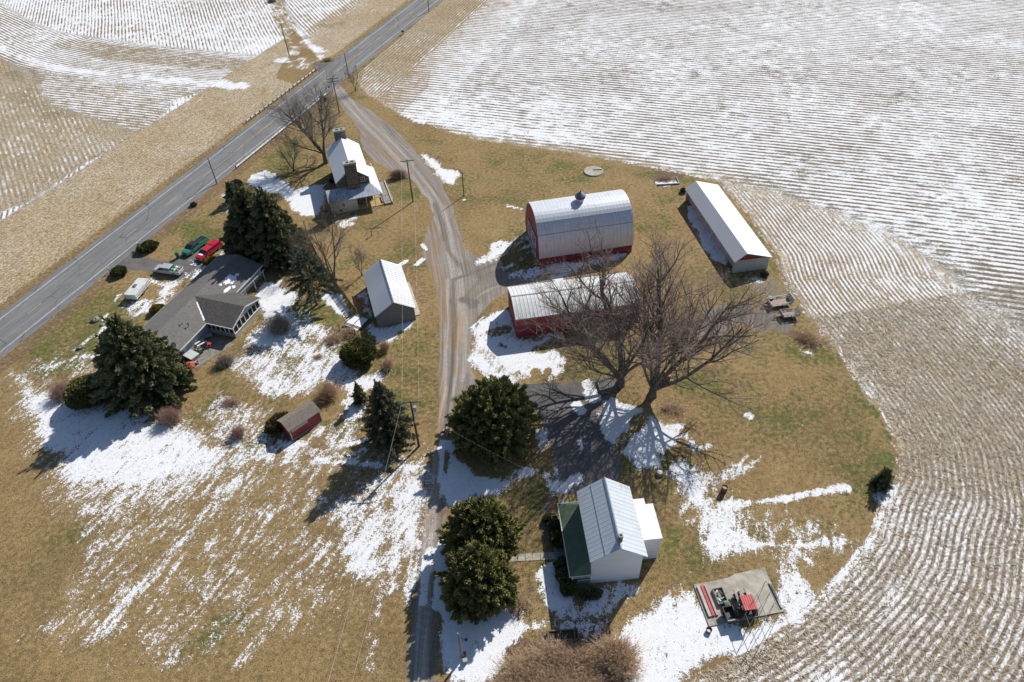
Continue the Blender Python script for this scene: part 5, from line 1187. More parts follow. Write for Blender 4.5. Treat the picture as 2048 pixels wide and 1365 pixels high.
conifer((988, 872), "huge round olive-green evergreen between the gravel lane and the asphalt driveway", 9.0, 5.1, 37, M_YEWL, nb=260, per=100, tsize=0.55, shape=0.95, pw=0.55, droop=-0.12, upturn=0.24, wid=0.19, tops=((0, 0, 1.0), (0.25, 0.2, 0.88), (-0.3, 0.05, 0.84), (0.1, -0.32, 0.8)))
conifer((962, 1116), "upper half of the olive-green evergreen pair along the lane by the farmhouse", 8.6, 3.6, 38, M_YEWL, nb=210, per=90, tsize=0.50, shape=0.95, pw=0.55, droop=-0.12, upturn=0.24, wid=0.19, tops=((0, 0.30, 1.0), (-0.25, 0.45, 0.9), (0.35, 0.35, 0.92)), group="olive evergreens in front of the white farmhouse")
conifer((956, 1190), "lower half of the olive-green evergreen pair, nearest the short post in snow", 7.8, 3.6, 39, M_YEWL, nb=210, per=90, tsize=0.50, shape=0.95, pw=0.55, droop=-0.12, upturn=0.24, wid=0.19, tops=((0, 0.15, 1.0), (-0.15, -0.2, 0.85), (0.3, 0.0, 0.88)), group="olive evergreens in front of the white farmhouse")
conifer((1760, 972), "lone narrow dark evergreen at the edge of the lawn and stubble field", 3.4, 1.2, 40, nb=80, per=40, tsize=0.3, shape=1.0)
conifer((722, 806), "little conical evergreen tucked beside the thin greyish evergreen", 4.2, 1.0, 41, M_SPRUCE, nb=80, per=40, tsize=0.26, shape=1.0)
conifer((676, 418), "dark spiky evergreen at the corner of the cream lean-to", 2.8, 1.9, 42, M_SPRUCE, nb=80, per=45, tsize=0.4, shape=1.0)

def shrub(px, label, rx, ry, h, seed, m=M_YEWL, n=1600, tsize=0.22, rz=0.0, name="evergreen_shrub", cat="shrub", group=None, wid=0.25, per=4, lump=0.12, parent=None):
    x, y = plan(*px); t = thing(name, label, cat, (x, y, 0), R(rz), group)
    rs = np.random.RandomState(seed)
    u = rs.normal(0, 1, (n, 3)); u[:, 2] = np.abs(u[:, 2])*0.9-0.15; u /= np.linalg.norm(u, axis=1, keepdims=True)
    lp = 1+lump*np.sin(u[:, 0]*5+seed)*np.cos(u[:, 1]*6+seed*2)+lump*0.6*np.sin(u[:, 2]*9+u[:, 0]*7)
    rr = (1-np.abs(rs.normal(0, 0.10, n)))*lp
    C = u*rr[:, None]*np.array([rx, ry, h*0.62])+np.array([0, 0, h*0.36]); C[:, 2] = np.maximum(C[:, 2], 0.05)
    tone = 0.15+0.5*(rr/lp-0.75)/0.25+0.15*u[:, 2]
    Vv, F, cc = tufts(rs, C, u+np.array([0, 0, 0.35]), np.full(n, tsize), per, wid, 0.45, tone)
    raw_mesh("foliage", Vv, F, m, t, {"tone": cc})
    mb = MB()
    for k in range(5):
        a_ = k*1.257; mb.tube((0, 0, 0), (rx*0.5*math.cos(a_), ry*0.5*math.sin(a_), h*0.55), 0.05, 0.02, 5)
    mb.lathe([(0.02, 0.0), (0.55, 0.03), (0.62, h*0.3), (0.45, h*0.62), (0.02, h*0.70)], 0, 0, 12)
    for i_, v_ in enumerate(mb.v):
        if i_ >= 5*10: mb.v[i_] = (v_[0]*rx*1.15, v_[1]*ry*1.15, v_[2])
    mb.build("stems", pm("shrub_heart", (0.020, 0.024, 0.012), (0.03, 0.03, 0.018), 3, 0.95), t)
    return t
M_YELLOW = leaf_mat("yellow_evergreen", (0.10, 0.09, 0.02), (0.30, 0.21, 0.03), (0.42, 0.30, 0.05))
M_BROWNL = leaf_mat("brown_hedge_leaf", (0.05, 0.035, 0.018), (0.13, 0.085, 0.04), (0.20, 0.14, 0.06))
shrub((184, 800), "large clipped dark green yew dome next to the reddish bare shrub", 2.9, 2.9, 3.9, 51, n=5000, tsize=0.30, lump=0.04)
shrub((720, 722), "olive-green yew bush below the garden frame", 2.6, 2.5, 3.6, 52, n=3600, tsize=0.34)
shrub((297, 500), "low green shrub on the north side of the driveway entrance", 1.9, 1.3, 1.5, 53, n=1400, tsize=0.28, rz=30)
shrub((240, 549), "small green shrub on the south side of the driveway entrance", 1.3, 1.3, 1.4, 54, n=1000, tsize=0.28)
shrub((318, 625), "golden-yellow evergreen bush against the ranch house wall", 1.2, 1.0, 1.4, 55, M_YELLOW, n=1000, tsize=0.24)
shrub((424, 528), "yellow-green bush in front of the red pickup", 1.3, 1.0, 1.3, 56, M_YELLOW, n=900, tsize=0.22, rz=40)
shrub((559, 855), "rust-brown leafy hedge bush behind the small red garden shed", 1.9, 1.4, 1.9, 57, M_BROWNL, n=1800, tsize=0.22, rz=45)
for k, (p_, rx, ry, h_, lb) in enumerate([((1112, 1060), 0.9, 0.9, 1.5, "round foundation shrub at the north end of the green porch"), ((1116, 1084), 0.95, 1.1, 1.7, "foundation shrub just north of the porch steps"), ((1127, 1138), 1.05, 1.0, 1.6, "round foundation shrub just south of the porch steps"), ((1133, 1160), 1.1, 1.1, 1.8, "foundation shrub in deep shade near the porch corner"), ((1137, 1182), 0.9, 0.8, 1.2, "southernmost foundation shrub at the snowy porch corner"), ((1100, 1042), 0.8, 0.6, 0.9, "low foundation shrub at the porch trellis")]):
    shrub(p_, lb, rx, ry, h_, 60+k, n=900, tsize=0.22, group="foundation shrubs along the green porch")
shrub((1180, 1190), "dark low shrub against the south wall of the white farmhouse", 1.3, 0.7, 0.8, 70, n=700, tsize=0.22, m=M_SPRUCE)
shrub((474, 372), "dark juniper shrub against the road bank", 1.1, 1.0, 1.2, 71, n=700, tsize=0.3, m=M_SPRUCE)
shrub((1528, 553), "small dark shrub at the corner of the white machine shed", 0.6, 0.5, 0.9, 72, n=350, tsize=0.25, m=M_SPRUCE)
shrub((665, 366), "small dark shrub against the west wall of the stone farmhouse", 0.6, 0.5, 1.0, 73, n=300, tsize=0.25, m=M_SPRUCE)
shrub((1366, 385), "small dark shrub at the back corner of the machine shed", 0.5, 0.5, 0.9, 74, n=300, tsize=0.22, m=M_SPRUCE)
shrub((388, 412), "tiny dark shrub on the bank between the road and the lawn", 0.6, 0.5, 0.7, 75, n=260, tsize=0.22, m=M_SPRUCE)

def twig_shrub(px, label, rx, ry, h, seed, m=BK3, n=900, r=0.017, rz=0.0, name="bare_shrub", group=None, arch_=0.35, base=0.25, cat="shrub", z_el=(25, 88)):
    x, y = plan(*px); t = thing(name, label, cat, (x, y, 0), R(rz), group)
    rs = np.random.RandomState(seed); W_ = Wood()
    n = int(n*(1.3 if arch_ > 0.5 else 0.6))
    for k in range(n):
        az = rs.uniform(0, 2*np.pi); el = R(rs.uniform(*z_el)); d = np.array([math.cos(az)*math.cos(el), math.sin(az)*math.cos(el), math.sin(el)])
        p = np.array([rs.normal(0, base)*rx, rs.normal(0, base)*ry, 0.02]); sc_ = np.array([rx, ry, h])
        Lk = rs.uniform(0.72, 1.05); prev = p; ns = 4
        for j in range(ns):
            t_ = (j+1)/ns; q_ = p+d*sc_*Lk*t_+np.array([0, 0, -arch_*h*t_**2.2*(1-math.sin(el))])+rs.normal(0, 0.04, 3)
            q_[2] = max(q_[2], 0.04)
            W_.add(0 if j < 2 else 1, prev, q_, r*(1.7-t_), r*(1.5-t_)+0.002)
            if j >= 1:
                for c_ in range(2):
                    dd = nrm(q_-prev)+rs.normal(0, 0.45, 3); W_.add(1, q_, q_+nrm(dd)*np.array([rx, ry, h]).mean()*0.16*rs.uniform(.6, 1.2), r*0.8, r*0.4)
            prev = q_
    a = W_.arr([0]); Vv, F = tubes(a[:, 0:3], a[:, 3:6], a[:, 6], a[:, 7], 3); raw_mesh("stems", Vv, F, m, t)
    a = W_.arr([1]); Vv, F = tubes(a[:, 0:3], a[:, 3:6], a[:, 6], a[:, 7], 3); raw_mesh("twigs", Vv, F, m, t)
    return t
BKR = bark_mat("red_twig", (0.52, 0.345, 0.28), (0.33, 0.21, 0.165))
BKT = bark_mat("tan_twig", (0.74, 0.55, 0.37), (0.48, 0.34, 0.22))
BKG = bark_mat("grey_twig", (0.42, 0.37, 0.32), (0.25, 0.215, 0.19))
twig_shrub((128, 792), "pinkish bare twiggy shrub left of the clipped yew dome", 1.9, 1.9, 2.2, 81, BKR, 700)
twig_shrub((343, 842), "reddish bare shrub at the foot of the huge dark evergreen", 1.9, 1.8, 2.2, 82, BKR, 800)
twig_shrub((478, 872), "small red-brown bare shrub on the snow streaks left of the garden shed", 1.3, 1.3, 1.5, 83, BKR, 550)
twig_shrub((659, 792), "round brown bare shrub on the snowy lawn above the garden shed", 1.9, 1.9, 2.3, 84, BKT, 900)
twig_shrub((562, 662), "grey bare shrub with a blue shadow on the snowy lawn", 2.3, 2.0, 2.6, 85, BKG, 900)
twig_shrub((452, 728), "grey tangled bare shrub ringed with dead leaves on the lawn by the ranch patio", 1.9, 1.3, 1.5, 86, BKG, 700, rz=20)
twig_shrub((770, 700), "upper bare brown shrub beside the yew bush", 1.1, 1.3, 1.7, 87, BKT, 420, group="bare brown shrubs beside the yew bush")
twig_shrub((778, 735), "lower bare brown shrub beside the yew bush", 1.0, 1.4, 1.6, 88, BKT, 420, group="bare brown shrubs beside the yew bush")
twig_shrub((797, 356), "reddish bare hedge shrub between the stone farmhouse and the lane", 2.6, 1.0, 1.9, 89, BKR, 700, rz=8)
twig_shrub((1036, 1212), "sprawling bare bush on dead leaves below the olive evergreen", 1.9, 1.5, 1.1, 90, BKT, 420)
twig_shrub((700, 668), "dead brown garden plants around the snow-covered garden frame", 1.8, 1.6, 0.9, 91, BKT, 450, name="dead_plants", cat="plants")
twig_shrub((668, 680), "tangle of dead brown perennials left of the garden frame", 1.9, 1.5, 0.8, 92, BKT, 450, name="dead_plants", cat="plants")
twig_shrub((1618, 680), "island bed of dead perennials with snow at its lower edge near the trailers", 2.6, 2.0, 0.8, 93, BKT, 600, name="dead_plants", cat="plants")
twig_shrub((1333, 360), "dead plants inside the board-edged bed behind the machine shed", 1.9, 1.0, 0.7, 94, BKT, 300, name="dead_plants", cat="plants")
twig_shrub((1345, 818), "low tangle of dead twigs under the right giant bare tree", 2.0, 1.3, 0.5, 95, BKT, 300, name="dead_plants", cat="plants")
twig_shrub((637, 715), "round dead clump on the snowy centre lawn", 1.0, 0.8, 0.4, 96, BKT, 220, name="dead_plants", cat="plants")
twig_shrub((460, 808), "low dead flower bed on the patchy snow by the white clothes post", 1.8, 1.1, 0.5, 97, BKR, 300, name="dead_plants", cat="plants")
# thicket at the bottom edge
for k, (p_, rx, ry, h_, n_, lb) in enumerate([
    ((1228, 1322), 2.7, 2.5, 2.0, 1700, "round fountain-shaped bare shrub at the right end of the thicket"),
    ((1165, 1325), 2.9, 2.2, 1.15, 1000, "bare arching shrub below the raised planting box"),
    ((1110, 1322), 3.1, 2.3, 1.2, 1100, "bare arching shrub in the upper middle of the thicket"),
    ((1050, 1348), 3.0, 2.3, 1.05, 1100, "bare arching shrub at the left end of the thicket"),
    ((1105, 1372), 3.2, 2.3, 1.2, 1100, "bare arching shrub at the bottom edge of the thicket"),
    ((1172, 1376), 3.0, 2.3, 1.2, 1000, "bare arching shrub at the bottom edge next to the fountain-shaped one"),
    ((1018, 1388), 2.8, 2.1, 0.95, 900, "lowest bare arching shrub nearest the gravel lane")]):
    twig_shrub(p_, lb, rx, ry, h_, 101+k, BKT, n_, r=0.016, group="bare arching shrubs of the thicket", arch_=0.55, base=0.25)
for k, (p_, rx, ry, h_, lb) in enumerate([((560, 30), 1.6, 1.2, 0.8, ""),]): pass
twig_shrub((545, 4), "dark scrubby bush at the far end of the field track", 2.2, 1.4, 1.6, 120, BKG, 350, r=0.02)
twig_shrub((655, 122), "brown scrub bush beside the road at the field track entrance", 2.4, 1.2, 1.0, 121, BKT, 300, r=0.02)
# ------------------------------------------------------------------ poles, wires, rails
M_POLE = pm("pole_wood", (0.115, 0.088, 0.068), (0.065, 0.05, 0.04), 3, 0.9, stretch=(1, 1, 0.15))
M_POLEL = pm("pole_pale", (0.30, 0.25, 0.20), (0.20, 0.165, 0.135), 3, 0.9, stretch=(1, 1, 0.15))
M_INS = pm("insulator", (0.30, 0.31, 0.32), None, 4, 0.3)
M_TANK = pm("transformer_grey", (0.42, 0.44, 0.45), None, 2, 0.4)
M_WIRE = pm("wire_aluminium", (0.62, 0.61, 0.58), None, 1, 0.5)
M_BLK = pm("black_plastic", (0.018, 0.018, 0.02), (0.03, 0.03, 0.03), 3, 0.5)
M_STEEL = pm("galvanised_steel", (0.44, 0.46, 0.46), (0.33, 0.35, 0.35), 2, 0.5, metal=0.3, dirt=(0.22, 0.25, 0.24), dirt_amt=0.4)
M_TYRE = pm("tyre_rubber", (0.02, 0.02, 0.02), (0.03, 0.03, 0.03), 3, 0.85)
M_RIM = pm("wheel_rim", (0.42, 0.43, 0.44), None, 3, 0.35, metal=0.6)
def pole(px, label, h, arms=(), ang=0.0, r=0.15, m=None, tr=False, lean=(0, 0), group=None):
    x, y = plan(*px); t = thing("utility_pole", label, "utility pole", (x, y, 0), R(ang), group)
    mb = MB(); mb.tube((0, 0, -0.1), (lean[0], lean[1], h), r, r*0.68, 10); mb.build("shaft", m or M_POLE, t)
    for (z, half, n_) in arms:
        mb = MB(); mb.bar((-half, 0.14, z), (half, 0.14, z), 0.11, 0.13); a_ = mb.build("crossarm", m or M_POLE, t)
        for k in range(n_):
            u = -half+0.12+(2*half-0.24)*k/(n_-1)
            mb = MB(); mb.lathe([(0.03, z+0.06), (0.06, z+0.12), (0.06, z+0.22), (0.02, z+0.26)], u, 0.14, 8); mb.build("insulator", M_INS, a_)
        mb = MB(); mb.bar((-half*0.55, 0.1, z), (0, 0.1, z-0.6), 0.03); mb.bar((half*0.55, 0.1, z), (0, 0.1, z-0.6), 0.03); mb.build("brace", M_STEEL, a_)
    if tr:
        mb = MB(); mb.lathe([(0.2, h-2.0), (0.24, h-1.95), (0.24, h-1.15), (0.2, h-1.1)], 0.42, 0.0, 12); mb.box(0.1, 0.25, -0.05, 0.05, h-1.7, h-1.4); mb.build("transformer", M_TANK, t)
    return t
pole((838, 893), "tall utility pole with crossarm and transformer beside the lower lane", 9.35, ((9.0, 1.25, 3),), 2, 0.17, tr=True)
pole((826, 404), "utility pole with long double crossarm beside the stone farmhouse shrub", 9.6, ((9.25, 1.35, 4),), 6, 0.15)
pole((434, 368), "short armless pole on the near side of the paved road", 6.2, (), 0, 0.12)
pole((679, 226), "utility pole with two stacked crossarms at the head of the gravel lane", 9.0, ((8.7, 1.5, 4), (8.0, 1.5, 4)), 10, 0.15)
pole((698, 156), "armless pole standing by the dark mailbox at the lane mouth", 6.7, (), 0, 0.13)
pole((579, 113), "tall armless pole on the grass track across the left field", 9.2, (), 0, 0.15, lean=(-0.3, 0.2))
pole((858, 24), "pole at the far top edge of the photo by the paved road", 8.6, (), 0, 0.14)
pole((928, 392), "short dark pole on the brown lawn right of the gravel lane", 5.6, (), 0, 0.12)
t = pole((925, 1316), "short pale grey pole rising from snow near the bottom edge", 6.0, (), 0, 0.15, M_POLEL)

def wire(p, q_, label, sag=0.9, r=0.010, n=18, group="overhead wires along the lane"):
    pts = [Vector(p).lerp(Vector(q_), k/n)-Vector((0, 0, sag*4*(k/n)*(1-k/n))) for k in range(n+1)]
    mb = MB()
    for a_, b_ in zip(pts[:-1], pts[1:]): mb.tube(a_, b_, r, r, 4)
    o = mb.build("overhead_wire", M_WIRE); tag(o, label, "wire", group); return o
def PT(px, h, dx=0, dy=0): x, y = plan(*px); return (x+dx, y+dy, h)
A1 = PT((838, 893), 9.28, -1.1, 0.1); A2 = PT((838, 893), 9.28, 1.1, 0.18)
B1 = PT((826, 404), 9.52, -1.2, 0.0); B2 = PT((826, 404), 9.52, 1.2, 0.2)
C1 = PT((679, 226), 8.95, -1.3, 0.0); C2 = PT((679, 226), 8.95, 1.3, 0.3)
wire(A1, B1, "left overhead wire between the transformer pole and the double-crossarm pole", 1.0)
wire(A2, B2, "right overhead wire between the transformer pole and the double-crossarm pole", 1.0)
wire(B1, C1, "left overhead wire from the double-crossarm pole up to the lane head pole", 0.6, 0.010)
wire(B2, C2, "right overhead wire from the double-crossarm pole up to the lane head pole", 0.6, 0.010)
D1 = (*plan(640, 1420, 8.6), 8.6); D2 = (*plan(690, 1420, 8.6), 8.6)
wire(A1, D1, "left overhead wire crossing the hay field to the bottom edge", 0.8)
wire(A2, D2, "right overhead wire crossing the hay field to the bottom edge", 0.8)
wire(PT((838, 893), 8.4), (7.75, 47.6, 6.2), "service wire from the transformer pole over the round evergreen to the white farmhouse", 1.0, 0.008, group=None)
wire(PT((679, 226), 8.0), PT((698, 156), 6.6), "short wire between the lane head pole and the pole by the mailbox", 0.3, 0.010, group=None)

def guard_rail(p, q_, label, ends):
    (x0, y0), (x1, y1) = p, q_; L_ = math.hypot(x1-x0, y1-y0); a_ = math.atan2(y1-y0, x1-x0)
    t = thing("guard_rail", label, "guard rail", (x0, y0, 0), a_, "steel guard rails beside the paved road")
    prof = [(-0.02, 0.48), (0.05, 0.52), (-0.02, 0.58), (-0.02, 0.62), (0.05, 0.68), (-0.02, 0.76), (-0.05, 0.76), (0.02, 0.68), (-0.05, 0.62), (-0.05, 0.58), (0.02, 0.52), (-0.05, 0.48)]
    mb = MB(); mb.ext_x(prof, 0, L_); mb.build("rail", M_STEEL, t)
    n = int(L_/1.95)
    for k in range(n+1):
        mb = MB(); xx = L_*k/n; mb.box(xx-0.07, xx+0.07, -0.30, -0.12, 0, 0.80); mb.box(xx-0.05, xx+0.05, -0.12, -0.055, 0.5, 0.75); mb.build("post", pm("rail_post", (0.13, 0.14, 0.13), (0.09, 0.10, 0.09), 3, 0.8), t)
    if ends:
        mb = MB(); mb.box(L_, L_+1.6, -0.06, 0.06, 0.35, 0.9); mb.build("end_board", pm("red_white_board", (0.55, 0.05, 0.06), (0.7, 0.6, 0.6), 1.6, 0.6), t)
    return t
guard_rail(road_pt(83.5, 9.6), road_pt(117.5, 9.6), "far-side guard rail of the paved road ending in a red and white marker", True)
g0 = road_pt(104.0, -1.95); g1 = road_pt(63.0, -1.95)
guard_rail(g0, g1, "near-side guard rail of the paved road behind the broad bare tree", False)

# board fence by the evergreens
fp = pl([(610, 457), (628, 502), (650, 543), (671, 573), (692, 601), (714, 631)])
t = thing("board_fence", "long tan board fence running between the evergreens and the tool shed", "fence", (fp[0][0], fp[0][1], 0))
o0 = fp[0]
mf = pm("fence_board", (0.30, 0.22, 0.15), (0.19, 0.14, 0.10), 4, 0.85)
for (a_, b_) in zip(fp[:-1], fp[1:]):
    a_ = (a_[0]-o0[0], a_[1]-o0[1]); b_ = (b_[0]-o0[0], b_[1]-o0[1]); n = int(math.dist(a_, b_)/0.16)
    mb = MB()
    for k in range(n):
        t0_, t1_ = k/n, (k+0.93)/n; j = rnd.uniform(-0.03, 0.03)
        mb.bar((a_[0]+(b_[0]-a_[0])*t0_, a_[1]+(b_[1]-a_[1])*t0_, 0.8), (a_[0]+(b_[0]-a_[0])*t1_, a_[1]+(b_[1]-a_[1])*t1_, 0.8+j), 0.03, 1.6)
    mb.build("boards", mf, t)
for p_ in fp:
    mb = MB(); mb.box(p_[0]-o0[0]+0.04, p_[0]-o0[0]+0.16, p_[1]-o0[1]-0.06, p_[1]-o0[1]+0.06, 0, 1.75); mb.build("post", mf, t)
# snow-covered garden frame
x, y = plan(709, 652); t = thing("timber_frame", "snow-covered timber garden frame with crossing rails beside the tool shed shadow", "garden frame", (x, y, 0), R(-28))
mb = MB()
for xx in (-1.5, 0, 1.5): mb.box(xx-0.06, xx+0.06, -2.2, 2.2, 0.30, 0.42)
mb.build("long_rail", M_WOOD, t)
mb = MB(); mb.box(-1.44, -0.06, -0.8, 2.1, 0.22, 0.36); mb.box(0.06, 1.44, -1.2, 2.1, 0.22, 0.36); mb.build("snow_cover", M_SNOW, t)
for yy in (-2.0, -0.4, 2.1):
    mb = MB(); mb.box(-1.7, 1.7, yy-0.06, yy+0.06, 0.44, 0.56); mb.build("cross_rail", M_WOOD, t)
for xx in (-1.6, 1.6):
    for yy in (-2.0, 2.1): mb = MB(); mb.box(xx-0.06, xx+0.06, yy+0.07, yy+0.19, 0, 1.3); mb.build("post", M_WOOD, t)

# ------------------------------------------------------------------ vehicles
def loft(mb, secs):
    """secs: list of loops (same count) joined"""
    i = len(mb.v); n = len(secs[0])
    for s_ in secs: mb.v += [tuple(p) for p in s_]
    for j in range(len(secs)-1):
        for k in range(n): mb.f.append((i+j*n+k, i+j*n+(k+1) % n, i+(j+1)*n+(k+1) % n, i+(j+1)*n+k))
    mb.f.append(tuple(range(i+n-1, i-1, -1))); m = i+(len(secs)-1)*n; mb.f.append(tuple(range(m, m+n)))
def wheel(parent, x, y, r=0.37, w=0.24, rim=True, name="wheel"):
    mb = MB(); prof = [(r*0.62, -w/2), (r*0.93, -w/2), (r, -w/2+0.05), (r, w/2-0.05), (r*0.93, w/2), (r*0.62, w/2)]
    n = 18; i = 0
    for a_, b_ in prof: mb.v += [(x+a_*math.cos(6.2832*k/n), y+b_, r+a_*math.sin(6.2832*k/n)) for k in range(n)]
    for j in range(len(prof)-1):
        for k in range(n): mb.f.append((j*n+k, j*n+(k+1) % n, (j+1)*n+(k+1) % n, (j+1)*n+k))
    mb.f.append(tuple(range(n-1, -1, -1))); m = (len(prof)-1)*n; mb.f.append(tuple(range(m, m+n)))
    wo_ = mb.build(name, M_TYRE, parent)
    if rim:
        mb = MB(); s_ = 1 if y > 0 else -1; mb.tube((x, y+s_*(w/2-0.04), r), (x, y+s_*(w/2+0.012), r), r*0.58, r*0.5, 14); mb.build("rim", M_RIM, wo_)
    return wo_
def car_paint(name, c):
    s = NT(name); n = s.noise(s.tc.outputs['Object'], 1.5, 4, 0.6); c2 = tuple(x*0.8 for x in c)
    s.L(s.mix(s.step(n, 0.3, 0.7), c, c2), s.b.inputs['Base Color']); s.b.inputs['Roughness'].default_value = 0.32; s.b.inputs['Coat Weight'].default_value = 0.5; s.b.inputs['Coat Roughness'].default_value = 0.15
    return s.m
def pickup(label, front_px, rear_px, paint, cap=False, load=False, roofc=None, Lc=5.5, ext=0.0, snow_=False):
    a_ = Vector((*plan(*rear_px), 0)); b_ = Vector((*plan(*front_px), 0)); d = (b_-a_).normalized(); mid = (a_+b_)/2
    t = thing("pickup_truck", label, "pickup truck", tuple(mid), math.atan2(d.y, d.x))
    hw = 0.93; hl = Lc/2
    # lower body side profile, front = +x
    def sec(x, zb, zt, w, tw=None):
        tw = tw or w-0.06; return [(x, -w, zb), (x, w, zb), (x, w+0.01, (zb+zt)/2), (x, tw, zt), (x, -tw, zt), (x, -w-0.01, (zb+zt)/2)]
    mb = MB()
    loft(mb, [sec(-hl, 0.55, 0.98, hw-0.03), sec(-hl+0.08, 0.42, 1.02, hw), sec(-0.35, 0.38, 1.02, hw), sec(0.2, 0.38, 1.04, hw), sec(hl-1.35, 0.38, 1.02, hw), sec(hl-0.5, 0.42, 0.96, hw-0.01), sec(hl-0.1, 0.45, 0.86, hw-0.06), sec(hl, 0.5, 0.76, hw-0.14)])
    body = mb.build("body", paint, t, bevel=0.03)
    mb = MB(); x0, x1 = -0.45-ext, 1.35
    lo = [(x0, -hw+0.06), (x1+0.42, -hw+0.06), (x1+0.42, hw-0.06), (x0, hw-0.06)]; hi = [(x0+0.08, -hw+0.22), (x1-0.28, -hw+0.22), (x1-0.28, hw-0.22), (x0+0.08, hw-0.22)]
    mb.prism([(x_, y_, 1.0) for x_, y_ in lo], [(x_, y_, 1.50) for x_, y_ in hi])
    cab = mb.build("cab_glass", M_GLASS, t)
    mb = MB(); mb.prism([(hi[0][0]-0.03, hi[0][1]-0.03, 1.47), (hi[1][0]+0.03, hi[1][1]-0.03, 1.47), (hi[2][0]+0.03, hi[2][1]+0.03, 1.47), (hi[3][0]-0.03, hi[3][1]+0.03, 1.47)], [(hi[0][0]+0.03, hi[0][1]+0.03, 1.55), (hi[1][0]-0.05, hi[1][1]+0.03, 1.55), (hi[2][0]-0.05, hi[2][1]-0.03, 1.55), (hi[3][0]+0.03, hi[3][1]-0.03, 1.55)])
    mb.build("roof", roofc or paint, t, bevel=0.02)
    mb = MB()
    for sy in (-1, 1):
        for (xl_, xh_) in ((x0, x0+0.08), ((x0+x1)/2+0.15, (x0+x1)/2+0.12), (x1+0.42, x1-0.28)):
            mb.bar((xl_, sy*(hw-0.055), 1.0), (xh_, sy*(hw-0.215), 1.5), 0.07, 0.05)
    mb.build("pillar", paint, t)
    # bed
    bx0, bx1 = -hl+0.1, x0-0.06
    if cap:
        mb = MB(); mb.prism([(bx0, -hw+0.03, 1.02), (bx1, -hw+0.03, 1.02), (bx1, hw-0.03, 1.02), (bx0, hw-0.03, 1.02)], [(bx0+0.12, -hw+0.18, 1.58), (bx1, -hw+0.18, 1.58), (bx1, hw-0.18, 1.58), (bx0+0.12, hw-0.18, 1.58)])
        cp = mb.build("bed_cap", paint, t, bevel=0.04)
        mb = MB()
        for k in range(4): yy = -0.5+k*0.33; mb.box(bx0+0.25, bx1-0.1, yy-0.02, yy+0.02, 1.56, 1.61)
        mb.build("cap_rib", paint, cp)
        mb = MB()
        for sy in (-1, 1):
            for xa, xb in ((bx0+0.3, bx0+0.95), (bx0+1.05, bx1-0.15)):
                ya = sy*(hw-0.055); yb = sy*(hw-0.135); pts = [(xa, ya, 1.12), (xb, ya, 1.12), (xb, yb, 1.42), (xa, yb, 1.42)]
                mb.prism(pts, [(p[0], p[1]+sy*0.02, p[2]) for p in pts])
        mb.build("cap_window", M_GLASS, cp)
    else:
        mb = MB(); mb.box(bx0+0.06, bx1-0.04, -hw+0.14, hw-0.14, 1.022, 1.03); mb.build("bed_floor", M_BLK, t)
        mb = MB(); mb.box(bx0-0.02, bx1, -hw+0.03, -hw+0.13, 1.0, 1.12); mb.box(bx0-0.02, bx1, hw-0.13, hw-0.03, 1.0, 1.12); mb.box(bx0-0.06, bx0+0.04, -hw+0.13, hw-0.13, 1.0, 1.12); mb.build("bed_rail", paint, t)
        if load:
            cols_ = [(0.05, 0.42, 0.25), (0.7, 0.72, 0.72), (0.04, 0.35, 0.22), (0.55, 0.12, 0.08), (0.7, 0.72, 0.74), (0.05, 0.40, 0.22)]
            for k, c in enumerate(cols_):
                mb = MB(); cx_ = bx0+0.4+(k % 3)*0.55; cy_ = -0.35+(k//3)*0.7
                mb.lathe([(0.12, 1.035), (0.30, 1.10), (0.28, 1.24), (0.10, 1.36)], cx_, cy_, 8)
                for i_, v_ in enumerate(mb.v): mb.v[i_] = (v_[0]+rnd.uniform(-.06, .06), v_[1]+rnd.uniform(-.06, .06), v_[2]+(rnd.uniform(-.04, .04) if v_[2] > 1.05 else 0))
                o = mb.build("feed_bag", pm("bag_%d" % k, c, tuple(min(1, x*1.5) for x in c), 5, 0.6)); o.location = t.location; o.rotation_euler = t.rotation_euler
                o["k"] = k; bags.append(o)
    for sx in (-hl+1.15, hl-0.95):
        for sy in (-1, 1): wheel(t, sx, sy*(hw-0.10))
    mb = MB(); mb.box(hl-0.06, hl+0.06, -hw+0.08, hw-0.08, 0.46, 0.60); mb.build("front_bumper", M_RIM, t)
    mb = MB(); mb.box(-hl-0.10, -hl+0.0, -hw+0.06, hw-0.06, 0.46, 0.60); mb.build("rear_bumper", M_RIM, t)
    for sy in (-1, 1):
        mb = MB(); mb.box(hl-0.03, hl+0.02, sy*0.62-0.13, sy*0.62+0.13, 0.62, 0.76); mb.build("headlight", M_TRIM, t)
        mb = MB(); mb.box(-hl-0.02, -hl+0.03, sy*0.82-0.06, sy*0.82+0.06, 0.66, 0.94); mb.build("tail_light", pm("tail_red", (0.4, 0.02, 0.02), None, 2, 0.3), t)
        mb = MB(); mb.box(1.2, 1.32, sy*(hw+0.02)-0.10 if sy > 0 else -hw-0.12, sy*(hw+0.02)+0.10 if sy > 0 else -hw+0.08, 1.06, 1.2); mb.build("mirror", M_BLK, t)
    mb = MB(); mb.box(hl-0.02, hl+0.012, -0.46, 0.46, 0.62, 0.76); mb.build("grille", M_BLK, t)
    if snow_:
        mb = MB(); mb.box(x1+0.30, x1+0.75, -0.6, 0.35, 1.03, 1.06); mb.build("snow_patch", M_SNOW, t)
    return t
bags = []
pickup("silver pickup truck with green and white bags in its bed on the asphalt driveway", (314, 542), (365, 549), car_paint("silver_paint", (0.50, 0.51, 0.53)), load=True, ext=0.5)
for k, o in enumerate(bags):
    pass
